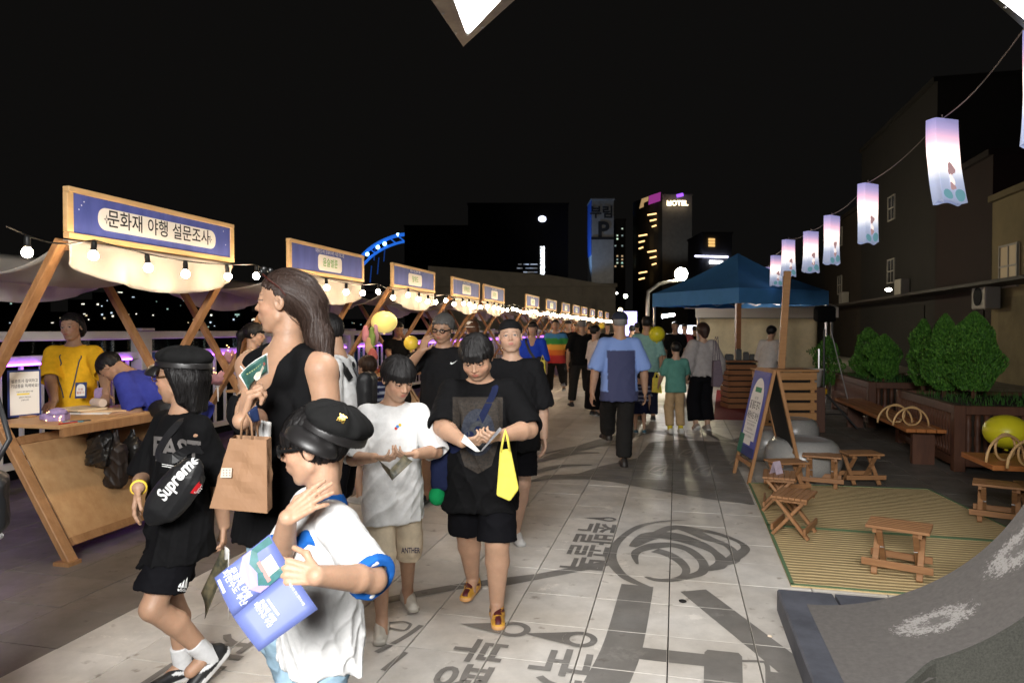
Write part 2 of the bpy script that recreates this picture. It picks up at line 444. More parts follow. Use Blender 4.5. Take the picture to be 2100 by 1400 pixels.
PEOPLE = {}
def person(key, label, px, d, H, face, hh=None, head=(0, 0, 0), sw=None, bw=1., bd=1., limb=1., lean=0., side=0., twist=0., chub=0., fem=0.,
           arms=None, legs=None, top=None, bottom=None, shoes=None, hair=None, skin=(.52, .31, .205), hands=True, eyes=True, group=None, hipz=None, res=1., loc=None, bust=0., crop=None):
    hh = hh or (.135*H if H > 1.5 else .155*H-.004); sw = sw or .104*H*(.95 if fem else 1)
    loc = Vector(loc) if loc is not None else spot(px, d)
    Fw = -_f0*math.cos(R(face)) - CR*math.sin(R(face)); rz = math.atan2(-Fw.x, Fw.y)
    root = thing('person', label, 'person', loc, rz, group)
    Mi = Matrix.Rotation(-rz, 3, 'Z')
    loc_ = lambda p: A(*(Mi @ (Vector(p)-loc)))                       # world point -> own frame
    cv = lambda v: A(*(Mi @ (CR*v[0]+Vector((0, 0, 1))*v[1]-_f0*v[2])))  # (right, up, toward the lens) -> own frame
    hb = max(.006, d*.0021)*res; hf = max(.0034, d*(.0011 if d < 8 else .0015))*res
    legs = legs or {}; arms = arms or {}; st = {}
    # ---- legs
    th, sh = .238*H, .235*H; ank = .045*H; hip = hipz*H if hipz else .505*H; hx = .048*H*bw
    J = {}
    for sd, sg in (('L', -1), ('R', 1)):
        lg = legs.get(sd, {})
        if 'g' in lg: g = loc_(gnd(*lg['g'])); tgt = A(g[0], g[1], ank+lg.get('lift', 0))
        elif 'w' in lg: tgt = loc_(at(*lg['w']))
        else: tgt = A(sg*(hx+.012*H+lg.get('x', 0)), lg.get('y', 0)*1., ank+lg.get('lift', 0))
        J['hip'+sd] = A(sg*hx, 0, hip); k, a = ik(J['hip'+sd], tgt, th, sh, lg.get('hint', (sg*.12, 1, 0)))
        J['kn'+sd], J['an'+sd] = k, a
    # ---- torso frame
    P0 = A(0, 0, hip); ax = nz(A(math.sin(R(side)), math.sin(R(lean)), math.cos(R(lean))))
    xr = nz(np.cross(nz(np.cross(ax, A(math.cos(R(twist)), math.sin(R(twist)), 0))), ax)); yr = np.cross(ax, xr); M = np.stack([xr, yr, ax], 1).astype(F4)
    tl = (H - hh - .036*H) - .505*H
    T = lambda x, y, z: P0 + M@A(x, y, z)
    N = T(0, -.008*H, tl); st['N'] = N
    Sh = {'L': T(-sw, -.006*H, tl-.036*H), 'R': T(sw, -.006*H, tl-.036*H)}
    # ---- head frame
    yw, pt, rl = [R(v) for v in head]
    Rh = (Matrix.Rotation(yw, 3, 'Z') @ Matrix.Rotation(-pt, 3, 'X') @ Matrix.Rotation(rl, 3, 'Y'))
    Rb = Matrix(M.tolist()) if abs(lean) < 25 else Matrix(np.stack([xr, nz(yr*.6+A(0, .4, .0)), nz(ax*.6+A(0, 0, .4))], 1).tolist())
    Rh = np.array((Rb @ Rh)).astype(F4)
    piv = N+ax*.018*H; HC = piv + Rh@A(0, .03*hh, .018*H+hh*.5)
    hq = lambda P: ((P-HC)@Rh)/hh
    hl = lambda x, y, z: HC+Rh@A(x*hh, y*hh, z*hh)
    # ---- arms
    ua, fa, HL = .168*H, .146*H, .106*H*(1 if H > 1.5 else 1.0)
    AR = {}
    for sd, sg in (('L', -1), ('R', 1)):
        a = dict(arms.get(sd, {}))
        if 'w' in a: W = loc_(at(*a['w'])); E, W = ik(Sh[sd], W, ua, fa, cv(a.get('hint', (0, -1, 0))))
        elif 'wl' in a: E, W = ik(Sh[sd], A(*a['wl'])*H, ua, fa, A(*a.get('hl', (sg*.5, -1, -.3))))
        else:
            E = Sh[sd]+nz(A(sg*a.get('out', .16), a.get('fwd', .0), -1))*ua; W = E+nz(A(sg*a.get('out2', .06), a.get('fwd2', .18), -1))*fa
        fd = nz(W-E); hd = cv(a['hd']) if 'hd' in a else fd
        pn = cv(a['pn']) if 'pn' in a else A(-sg, .15, 0)
        tv = np.cross(pn, hd)*(1 if sd == 'R' else -1)
        if 'tv' in a: tv = cv(a['tv'])
        AR[sd] = dict(S=Sh[sd], E=E, W=W, hd=nz(hd), pn=nz(pn), tv=nz(tv), **{k_: a[k_] for k_ in ('curl', 'spread', 'thumb', 'tcurl') if k_ in a})
    st.update(limb=limb, root=root, T=T, M=M, HC=HC, Rh=Rh, hl=hl, hh=hh, AR=AR, J=J, loc_=loc_, cv=cv, H=H, rz=rz, loc=loc, tl=tl, hq=hq, P0=P0, ax=ax)
    # ---- body
    F = Field()
    F.add(loft(P0, M, [-.03*H, .02*H, .09*H, .2*H, .265*H, tl-.012*H], [.085*H*bw, .09*H*bw, .076*H*bw, .088*H*bw, .086*H, .045*H], [.06*H*bd, .064*H*bd, .055*H*bd, .064*H*bd, .05*H, .035*H], n=2.2, rnd=.02), .01)
    nr = (.0305*H if not fem else .0275*H)*(1+.12*chub)+.002
    nb_ = HC+Rh@A(0, -.10*hh, -.22*hh)
    F.add(rc(N-ax*.02*H, nb_, nr*1.12, nr), .025)
    for sd, sg in (('L', -1), ('R', 1)):
        a = AR[sd]; l = limb
        F.add(rc(N-ax*.005*H, a['S'], .026*H, .034*H*l), .035)
        F.add(rc(a['S'], a['E'], .036*H*l, .0265*H*l), .02)
        mdp = a['E']+(a['W']-a['E'])*.3
        F.add(rc(a['E'], mdp, .026*H*l, .0262*H*l), .01); F.add(rc(mdp, a['W'], .0262*H*l, .0175*H*(.6+.4*l)), .008)
        if hands: hand(F, a['W'], a['hd'], a['pn'], a['tv'], HL, a.get('curl', (18, 25, 18)), a.get('spread', 3), a.get('thumb', (.7, .6, .25)), a.get('tcurl', .35))
        hp, kn, an = J['hip'+sd], J['kn'+sd], J['an'+sd]; cm = kn+(an-kn)*.33+A(0, -.012*H, 0)
        F.add(rc(hp, kn, .047*H*l, .035*H*l), .03); F.add(rc(kn, cm, .034*H*l, .0355*H*l), .015); F.add(rc(cm, an, .0345*H*l, .0215*H*(.5+.5*l)), .012)
        F.add(rc(an, an+A(0, .05*H, -.03*H), .022*H, .018*H), .01)
    if bust:
        for s in (-1, 1): F.add(el(T(s*.042*H, .052*H, .205*H), (.045*H, .035*H*bust, .042*H), M), .02)
    hfld = head_field(chub, fem)
    F.add(in_head(hfld, hq, hh, HC), .012)
    allp = np.array([P0, N, HC]+[AR[s][k_] for s in 'LR' for k_ in ('S', 'E', 'W')]+[J[k_+s] for s in 'LR' for k_ in ('kn', 'an')])
    lo = allp.min(0)-.17; hi = allp.max(0)+.17
    # coarse body with head box left out, fine head, fine hands
    vs = []; qs = []; o = 0
    v, q = mesh_sdf(F, lo, hi, hb)
    keep = np.linalg.norm(v-HC, axis=1) > .52*hh
    if hands and d < 7:
        for sd in 'LR':
            c = AR[sd]['W']+AR[sd]['hd']*HL*.5; keep &= np.linalg.norm(v-c, axis=1) > HL*.60
    q = q[keep[q].any(1)]; vs.append(v); qs.append(q); o = len(v)
    regs = [(HC, .68*hh, .56*hh)]+([(AR[sd]['W']+AR[sd]['hd']*HL*.5, .76*HL, .63*HL) for sd in 'LR'] if hands and d < 7 else [])
    for c, e, rr in regs:
        v, q = mesh_sdf(F, c-e, c+e, hf); kp = np.linalg.norm(v-c, axis=1) < rr; q = q[kp[q].any(1)]; vs.append(v); qs.append(q+o); o += len(v)
    v = np.concatenate(vs); q = np.concatenate(qs); us = np.unique(q); mp = np.zeros(len(v), int); mp[us] = np.arange(len(us))
    me = np_mesh('body', v[us], mp[q], skin_mat(), skin_color(skin, hq, head[1] < 17)); st['body'] = link('body', me, root)
    if eyes and d < 7:
        em = eye_mesh(hh)
        for s in (-1, 1):
            e = link('eye', em, root); e.matrix_local = Matrix.Translation(Vector(hl(s*.14, .303, -.003))) @ Matrix(Rh.tolist()).to_4x4()
    # ---- clothes
    if bottom: _bottom(st, bottom, bw, bd, hb)
    if top: _top(st, top, sw, bw, bd, hb, bust)
    if shoes: _shoes(st, shoes, hb)
    if hair: _hair(st, hair, hf, d)
    PEOPLE[key] = st
    return st
def bounds(pts, e):
    p = np.array(pts); return p.min(0)-e, p.max(0)+e
def piece(st, name, F, lo, hi, h, m, label=None, colfn=None):
    v, q = mesh_sdf(F, lo, hi, h); o = link(name, np_mesh(name, v, q, m, colfn), st['root'])
    if label: o['label'] = label
    return o
SEED = [11]
def _top(st, t, sw, bw, bd, hb, bust):
    H, M, P0, T, tl, N, AR = st['H'], st['M'], st['P0'], st['T'], st['tl'], st['N'], st['AR']; SEED[0] += 1
    L = t.get('loose', 1.0); hem = t.get('hem', -.03)*H; F = Field(); kind = t.get('kind', 'tee')
    wx = t.get('wx', 1.0)
    zs = [hem, .02*H, .10*H, .19*H, .25*H, tl-.03*H, tl+.002*H]
    rx = [(.107*bw+.006*L)*H*wx, (.104*bw+.006*L)*H, (.098*bw+.006*L)*H, (.097*bw+.006*L)*H, (.094*bw+.004*L)*H, .074*H, .042*H]
    ry = [(.080*bd+.006*L)*H*wx, (.078*bd+.005*L)*H, (.070*bd+.006*L)*H, (.071*bd+.004*L)*H, .062*H*bd, .05*H, .037*H]
    if kind == 'tank': rx = [rx[0], rx[1]*.96, rx[2]*.97, rx[3]*.98, rx[4]*.93, rx[5]*.85, rx[6]]
    F.add(loft(P0, M, zs, rx, ry, n=2.3, rnd=.006), .01)
    if bust:
        for s in (-1, 1): F.add(el(T(s*.042*H, .056*H, .205*H), (.05*H, .036*H*bust, .048*H), M), .03)
    sl = t.get('sleeve', .62); pts = [T(-.15*H, -.1*H, hem), T(.15*H, .1*H, tl), T(-.15*H, .1*H, hem), T(.15*H, -.1*H, hem)]
    if kind != 'tank':
        for sd in 'LR':
            a = AR[sd]; Sx = a['S']+(N-a['S'])*.06; lm = st['limb']
            F.add(rc(N-st['ax']*.018*H, Sx, .034*H, max(.037, .034*lm+.006)*H), .03)
            lm = st['limb']; r0 = max((.0365+.004*L)*t.get('sr', 1), .036*lm+.0065)*H; r1 = max((.041+.009*L)*t.get('sr', 1), .036*lm+.008)*H
            G = Field()
            if sl <= 1: e = a['S']+(a['E']-a['S'])*sl; G.add(rc(Sx, e, r0, r1), .022); dv = nz(a['E']-a['S']); tip = e+dv*(r1*.35)
            else:
                G.add(rc(Sx, a['E'], r0, r1), .022); e = a['E']+(a['W']-a['E'])*(sl-1); G.add(rc(a['E'], e, r1, r1*.9), .012); dv = nz(a['W']-a['E']); tip = e
            G.cut(tip, dv); G.sub(rc(tip-dv*.02, tip+dv*.1, r1*.78, r1*.82), .003); G.b = ((Sx+tip)/2, float(np.linalg.norm(Sx-tip))/2+r1+.03)
            F.add(G, .02); pts += [e, a['S'], tip]
    else:
        for sd, sg in (('L', -1), ('R', 1)):
            a = AR[sd]; F.add(rc(T(sg*.045*H, -.012*H, tl-.014*H), T(sg*.074*H, -.004*H, tl-.034*H), .031*H, .034*H), .02); F.add(rc(T(sg*.074*H, -.004*H, tl-.034*H), T(sg*.07*H, 0, tl-.1*H), .034*H, .045*H), .02)
            F.sub(rc(a['S']+(a['S']-N)*.16, a['S']+(a['E']-a['S'])*.9+(a['S']-N)*.1, .036*H, .036*H), .01)
    nk = t.get('neck', .036)*H*(1+.1*(st['limb'] > 1.2)); nf = t.get('nfront', .006)*H
    F.sub(rc(N+M@A(0, -.002*H, .008*H), N+M@A(0, .045*H, .13*H), nk, nk*1.5), .006)
    if nf > .015*H: F.sub(rc(N+M@A(0, .02*H, .0), N+M@A(0, .06*H, -nf), nk*.9, nk*.55), .012)
    F.sub(loft(P0, M, [hem-.05*H, hem+.012*H], [r*.86 for r in (rx[0], rx[0])], [r*.86 for r in (ry[0], ry[0])], n=2.3), .004)
    if st.get('bottomF') is not None and kind != 'none':
        bF = st['bottomF']; ax_ = st['ax']; G = lambda P: np.maximum(bF(P)-.009, (hem+.004)-(P-P0)@ax_); G.b = (P0, .42*H); F.add(G, .012)
    fd = folds(SEED[0], t.get('wr', .0055)); pz, dz_ = P0, st['ax']
    amp = lambda P: np.interp((P-pz)@dz_, [-.1*H, .05*H, .2*H, tl], [1.3, 1.1, .7, .35])
    F.d = lambda P: fd(P)*amp(P)
    lo, hi = bounds(pts, .10)
    o = piece(st, t.get('name', 'shirt'), F, lo, hi, max(hb*.9, .005), t['mat'], t.get('label'), t.get('colfn') and t['colfn'](st)); st['shirt'] = o; st['shirtF'] = F
    if t.get('trim'):
        G = Field(); g2 = lambda P: np.abs(rc(N+M@A(0, -.002*H, .008*H), N+M@A(0, .045*H, .13*H), nk, nk*1.5)(P)-.008)-.011
        G.add(lambda P: np.maximum(np.abs(F(P))-.0045, g2(P)), .001)
        piece(st, 'collar', G, N-.16, N+.16, .0034, t['trim'])
        for sd in 'LR':
            a = AR[sd]; e = a['S']+(a['E']-a['S'])*sl; dv = nz(a['E']-a['S']); r1 = max((.041+.009*L)*t.get('sr', 1), .036*st['limb']+.008)*H; tip = e+dv*(r1*.35)
            G = Field(); G.add(lambda P, tip=tip, dv=dv, e=e, r1=r1: np.maximum(np.maximum(np.abs(F(P))-.0045, np.abs((P-tip)@dv+.009)-.011), np.linalg.norm(P-tip, axis=1)-r1*1.9), .001)
            piece(st, 'cuff', G, tip-.13, tip+.13, .0036, t['trim'])
def _bottom(st, t, bw, bd, hb):
    H, M, P0, T, J = st['H'], st['M'], st['P0'], st['T'], st['J']; SEED[0] += 1; F = Field(); L = t.get('loose', 1.)
    kind = t.get('kind', 'shorts'); pts = [T(-.13*H*bw, -.1*H, .1*H), T(.13*H*bw, .1*H, -.05*H)]
    I = np.eye(3, dtype=F4)
    F.add(loft(P0, I, [-.05*H, 0, .05*H, .1*H], [(.090*bw+.004*L)*H, .092*H*bw, .090*H*bw, .086*H*bw], [.066*H*bd, .070*H*bd, .066*H*bd, .06*H*bd], n=2.3), .01)
    if kind == 'skirt':
        z1 = t.get('hem', .1)*H-P0[2]; F.add(loft(P0, I, [z1, -.1*H, 0, .06*H], [.15*H, .125*H, .1*H, .09*H], [.12*H, .1*H, .075*H, .066*H], n=2.1), .02); pts += [P0+A(-.16*H, -.13*H, z1), P0+A(.16*H, .13*H, 0)]
    else:
        for sd, sg in (('L', -1), ('R', 1)):
            hp, kn, an = J['hip'+sd], J['kn'+sd], J['an'+sd]; fr = t.get('len', .85)
            r0 = (.048+.006*L)*H*bw**.5; 
            if fr <= 1.02:
                r1 = (.052+.012*L)*H; e = hp+(kn-hp)*fr; dv = nz(nz(kn-hp)+A(0, 0, -.6)); tip = e; G = Field(); G.add(rc(hp, e, r0, r1), .025)
                G.cut(tip, dv); G.sub(rc(tip-dv*.015, tip+dv*.1, r1*.74, r1*.8), .003); G.b = ((hp+e)/2, float(np.linalg.norm(hp-e))/2+r1+.03); F.add(G, .025); pts += [e, hp]
            else:
                r1 = (.044+.008*L)*H; r2 = (.033+.014*L)*H; G = Field(); G.add(rc(hp, kn, r0, r1), .022); e = kn+(an-kn)*(fr-1); G.add(rc(kn, e, r1, r2), .012)
                dv = nz(an-kn); G.cut(e, dv); G.b = ((hp+e)/2, float(np.linalg.norm(hp-e))/2+r0+.06); F.add(G, .02); pts += [hp, kn, e]
    F.d = folds(SEED[0], t.get('wr', .0035), 22, 16)
    zt = P0[2]+.12*H; st['bottomF'] = F
    lo, hi = bounds(pts, .10); st['bottom'] = piece(st, t.get('name', 'shorts' if kind == 'shorts' and t.get('len', .85) <= 1.02 else ('skirt' if kind == 'skirt' else 'trousers')), F, lo, hi, max(hb, .006), t['mat'])
def _shoes(st, t, hb):
    H, J = st['H'], st['J']; K = t.get('k', 1.)
    for sd, sg in (('L', -1), ('R', 1)):
        kn, an = J['kn'+sd], J['an'+sd]; yw = t.get('yaw', {}).get(sd, sg*-8); ptc = t.get('pitch', {}).get(sd, 0)
        Mx = np.array(Matrix.Rotation(R(yw), 3, 'Z') @ Matrix.Rotation(R(-ptc), 3, 'X')).astype(F4); L = .152*H*K if H > 1.2 else .16*H
        o = an+Mx@A(0, 0, 0); B = lambda x, y, z: o+Mx@A(x*L, y*L, z*L-.045*H)
        F = Field(); z0 = .06
        F.add(rc(B(0, -.17, .14), B(0, .12, .13), .14*L, .145*L), .02); F.add(rc(B(0, .1, .13), B(0, .62, .105), .15*L, .115*L), .03)
        F.add(rc(B(0, -.12, .2), B(0, -.06, .36), .13*L, .135*L), .03)
        if t.get('kind') != 'clog': F.sub(rc(B(0, -.05, .40), B(0, -.05, .9), .105*L, .12*L), .01)
        F.cut(B(0, 0, 0), -Mx[:, 2], .006)
        sw = Field(); sw.add(rc(B(-.0, -.17, .06), B(0, .62, .06), .17*L, .155*L), .01); sw.cut(B(0, 0, 0), -Mx[:, 2]); sw.cut(B(0, 0, .115), Mx[:, 2]); sw.sub(F, .002) if False else None
        c1, c2 = A(*t['col']), A(*t.get('col2', t['col'])); sole = A(*t.get('sole', (.6, .6, .58)))
        def cf(P, o=o, Mx=Mx, L=L):
            q = ((P-o)@Mx)/L; z = q[:, 2]+.045*H/L; y = q[:, 1]
            c = np.repeat(c1[None], len(P), 0); m2 = ((np.abs(q[:, 0]) < .085) & (y > -.02) & (y < .45) & (z > .15)) | ((y > .5) & (z > .13) & (np.abs(q[:, 0]) < .07) & bool(t.get('toe')))
            c[m2] = c2; c[z < .10] = sole
            if t.get('stripe') is not None: c[(np.abs(z-.2-.25*(y-.1)) < .03) & (y > -.05) & (y < .35) & (np.abs(q[:, 0]) > .09)] = A(*t['stripe'])
            return c
        G = Field(); G.add(F, .001); G.add(sw, .004)
        lo, hi = bounds([B(-.25, -.4, -.05), B(.25, .85, .55), B(-.25, .85, -.05), B(.25, -.4, .5)], .03)
        piece(st, 'shoe', G, lo, hi, max(hb*.75, .0042), mat('shoe_paint', (.5, .5, .5), t.get('rough', .5), attr='Col', var=.1, vscale=30, bump=.05, bscale=200), None, cf)
    if t.get('sock'):
        for sd in 'LR':
            kn, an = J['kn'+sd], J['an'+sd]; u = nz(kn-an); F = Field(); F.add(rc(an-u*.02, an+u*t.get('sh', .07), .027*H, .028*H), .01); F.cut(an+u*t.get('sh', .07), u)
            piece(st, 'sock', F, an-.12, an+.14, max(hb*.8, .005), cloth(t['sock']))
def _hair(st, t, hf, d):
    hh, hq, hl, HC = st['hh'], st['hq'], st['hl'], st['HC']; style = t.get('style', 'short'); v = t.get('vol', .04)
    F = Field()
    ys = {'short': [-.5, -.25, -.06, .0, .1, .22, .5], 'bangs': [-.5, -.22, -.1, .02, .10, .2, .5], 'back': [-.5, -.3, -.1, .0, .1, .3, .5], 'bun': [-.5, -.2, -.05, .05, .2, .33, .5]}[style if style in ('short', 'bangs', 'back', 'bun') else 'back']
    zs = {'short': [-.30, -.27, -.08, .02, .06, .235, .27], 'bangs': [-.32, -.30, -.24, -.12, .0, t.get('fringe', .13), t.get('fringe', .13)], 'back': [-.34, -.3, -.12, .05, .16, .26, .3], 'bun': [-.3, -.26, -.02, .1, .2, .30, .31]}[style if style in ('short', 'bangs', 'back', 'bun') else 'back']
    def cap(q):
        f = el((0, -.05, .125), (.338+v, .418+v, .378+v))(q)
        th = np.arctan2(q[:, 0], q[:, 1]); jag = .030*np.sin(th*23+2*np.sin(th*7))+.020*np.sin(th*51+1)
        cut = np.interp(q[:, 1], ys, zs) + jag - q[:, 2]
        if style == 'short' or style == 'bangs': cut = cut - .02
        r = smax(f, cut*.8, .015)
        return r + (.005*np.sin(th*44+3*np.sin(q[:, 2]*9)+q[:, 2]*6) + .006*np.sin(th*19+5*q[:, 2]))*t.get('rough', 1.)
    F.add(in_head(cap, hq, hh, HC, .75), .004)
    pts = [hl(-.5, -.6, -.5), hl(.5, .6, .65), hl(-.5, .6, -.5), hl(.5, -.6, .65), hl(.5, .6, -.5), hl(-.5, -.6, .65)]
    for a, b, r1, r2 in t.get('locks', []):
        F.add(in_head(rc(a, b, r1, r2), hq, hh, HC, 3), t.get('k', .012)); pts += [hl(*a), hl(*b)]
    if style == 'bangs' and d < 6.5:
        gr = np.random.RandomState(SEED[0]+5); fz = t.get('fringe', .13)
        for a_ in np.linspace(-1.25, 1.25, 13):
            a_ += gr.normal(0, .05); x, y = math.sin(a_), math.cos(a_); F.add(in_head(rc((x*.35, -.02+y*.40, fz+.10), (x*.385, -.01+y*.43, fz-.025-gr.uniform(0, .045)-.06*abs(a_)**2*.4), .05, .010), hq, hh, HC, 1), .006)
    for a, b, r1, r2 in t.get('wlocks', []):                      # locks in body space
        F.add(rc(a, b, r1, r2), .03); pts += [a, b]
    if t.get('strand'):
        Rh = st['Rh']; F.d = lambda P: .0009*np.sin(hq(P)[:, 0]*90+6*hq(P)[:, 1]+2*np.sin(hq(P)[:, 2]*7))+.0007*np.sin(hq(P)[:, 1]*120+8*hq(P)[:, 2])
    if t.get('trim'): F.sub(lambda P: t['trim'](hq(P))*hh, .004)
    if d < 6.5: _strands(st, F, pts, t, hf)
    lo, hi = bounds(pts, .05); piece(st, 'hair', F, lo, hi, max(hf*1.1, .0036), hair_mat(t.get('col', (.009, .008, .008)), t.get('tag', 'black')))

def _strands(st, F, pts, t, hf):
    """loose hairs combed over the hair mass from the crown"""
    g = np.random.RandomState(SEED[0]); hq, hh, Rh = st['hq'], st['hh'], st['Rh']; n = t.get('n', 1500)
    lo, hi = bounds(pts, .05); v, q = mesh_sdf(F, lo, hi, .011, newton=0)
    if len(v) == 0: return
    P = v[g.randint(0, len(v), n)].astype(F4); cr = st['hl'](*t.get('flow', (0, -.12, .52))); down = A(0, 0, -1)
    def grad(P):
        e = .003; d0 = F(P); G = np.stack([F(P+A(*(e*(np.arange(3) == i))))-d0 for i in range(3)], 1)/e; return d0, G/(np.linalg.norm(G, axis=1, keepdims=True)+1e-6)
    L = g.uniform(.5, 1.2, n)*t.get('sl', .055); path = []; w_ = g.normal(0, .09, (n, 3)).astype(F4)
    for k in range(5):
        d0, N_ = grad(P); P = P-N_*np.clip(d0, -.02, .02)[:, None]; path.append(P+N_*(.0006+.0011*(k/4)**2)*1.0)
        u = P-cr; u = u/(np.linalg.norm(u, axis=1, keepdims=True)+1e-6); z = hq(P)[:, 2]; wgt = np.clip((.25-z)/.5, 0, 1)[:, None]
        T_ = u*(1-wgt)+down*wgt+w_; T_ = T_-N_*(T_*N_).sum(1, keepdims=True); T_ = T_/(np.linalg.norm(T_, axis=1, keepdims=True)+1e-6); P = (P+T_*(L/4)[:, None]).astype(F4)
    ok = (np.abs(d0) < .006) & ~((hq(path[-1].astype(F4))[:, 1] > .02) & (hq(path[-1].astype(F4))[:, 2] < (t.get('fringe', .26)-.02 if t.get('style') == 'bangs' else .2)))
    path = np.stack(path, 1)[ok]; N_ = N_[ok]; n = len(path); sd = np.cross(path[:, 4]-path[:, 0], N_); sd = sd/(np.linalg.norm(sd, axis=1, keepdims=True)+1e-6)*.0011
    V = []; Q = []
    for k in range(5): wk = sd*(1-.75*k/4); V.append(path[:, k]+wk); V.append(path[:, k]-wk)
    V = np.stack(V, 1).reshape(-1, 3); b = np.arange(n)[:, None]*10
    for k in range(4): Q.append(b+np.array([2*k, 2*k+1, 2*k+3, 2*k+2]))
    base = t.get('col', (.009, .008, .008)); st['strands'] = link('hair_strands', np_mesh('hair_strands', V, np.concatenate(Q), mat('strand_'+t.get('tag', 'black'), tuple(c*1.1 for c in base), .5, var=.6, vscale=200, spec=.3)), st['root'])
# ---------------------------------------------------------------- things worn or carried, fitted to a surface
def bvh_of(o):
    me = o.data; return BVHTree.FromPolygons([v.co.copy() for v in me.vertices], [tuple(p.vertices) for p in me.polygons])
def ribbon(pts, wid, th, name, m, parent, nrm=None, bvh=None, off=.004, n=40, smooth=True):
    P = [Vector(p) for p in pts]; L = [0]
    for i in range(1, len(P)): L.append(L[-1]+(P[i]-P[i-1]).length)
    out = []; nn = []
    for k in range(n+1):
        s = L[-1]*k/n; i = max(j for j in range(len(L)) if L[j] <= s+1e-9); i = min(i, len(P)-2); u = (s-L[i])/max(1e-6, L[i+1]-L[i])
        q = P[i].lerp(P[i+1], u); no = Vector(nrm) if nrm is not None else None
        if bvh is not None:
            r = bvh.find_nearest(q)
            if r[0] is not None: q = r[0]+r[1]*off; no = r[1]
        out.append(q); nn.append(no)
    for _ in range(3):
        out = [out[0]]+[(out[i-1]+out[i]*2+out[i+1])/4 for i in range(1, n)]+[out[-1]]
        nn = [nn[0]]+[(nn[i-1]+nn[i]+nn[i+1]).normalized() for i in range(1, n)]+[nn[-1]]
    mb = MB(); vs = []
    for k in range(n+1):
        t = (out[min(k+1, n)]-out[max(k-1, 0)]).normalized(); no = nn[k]; sd = t.cross(no).normalized()
        vs += [out[k]+sd*wid/2, out[k]-sd*wid/2, out[k]-sd*wid/2+no*th, out[k]+sd*wid/2+no*th]
    fs = []
    for k in range(n):
        for j in range(4): fs.append((k*4+j, k*4+(j+1) % 4, (k+1)*4+(j+1) % 4, (k+1)*4+j))
    fs += [(3, 2, 1, 0), tuple(n*4+j for j in range(4))]
    mb.add(vs, fs); return mb.build(name, m, parent)
def project(mb, dirv, bvh, off=.0015, far=.9, seg=.012):
    """drop a flat print (already placed in front of a surface) onto the surface along dirv"""
    me = bpy.data.meshes.new('p'); me.from_pydata(mb.v, [], mb.f); bm = bmesh.new(); bm.from_mesh(me)
    bmesh.ops.triangulate(bm, faces=bm.faces)
    for _ in range(5):
        e = [x for x in bm.edges if x.calc_length() > seg]
        if not e: break
        bmesh.ops.subdivide_edges(bm, edges=e, cuts=1); bmesh.ops.triangulate(bm, faces=bm.faces)
    dv = Vector(dirv).normalized(); dead = []
    for v in bm.verts:
        h = bvh.ray_cast(v.co-dv*.02, dv, far)
        if h[0] is None: dead.append(v)
        else: v.co = h[0]-dv*off*.5+h[1]*off
    bmesh.ops.delete(bm, geom=dead, context='VERTS')
    bm.to_mesh(me); bm.free(); return me
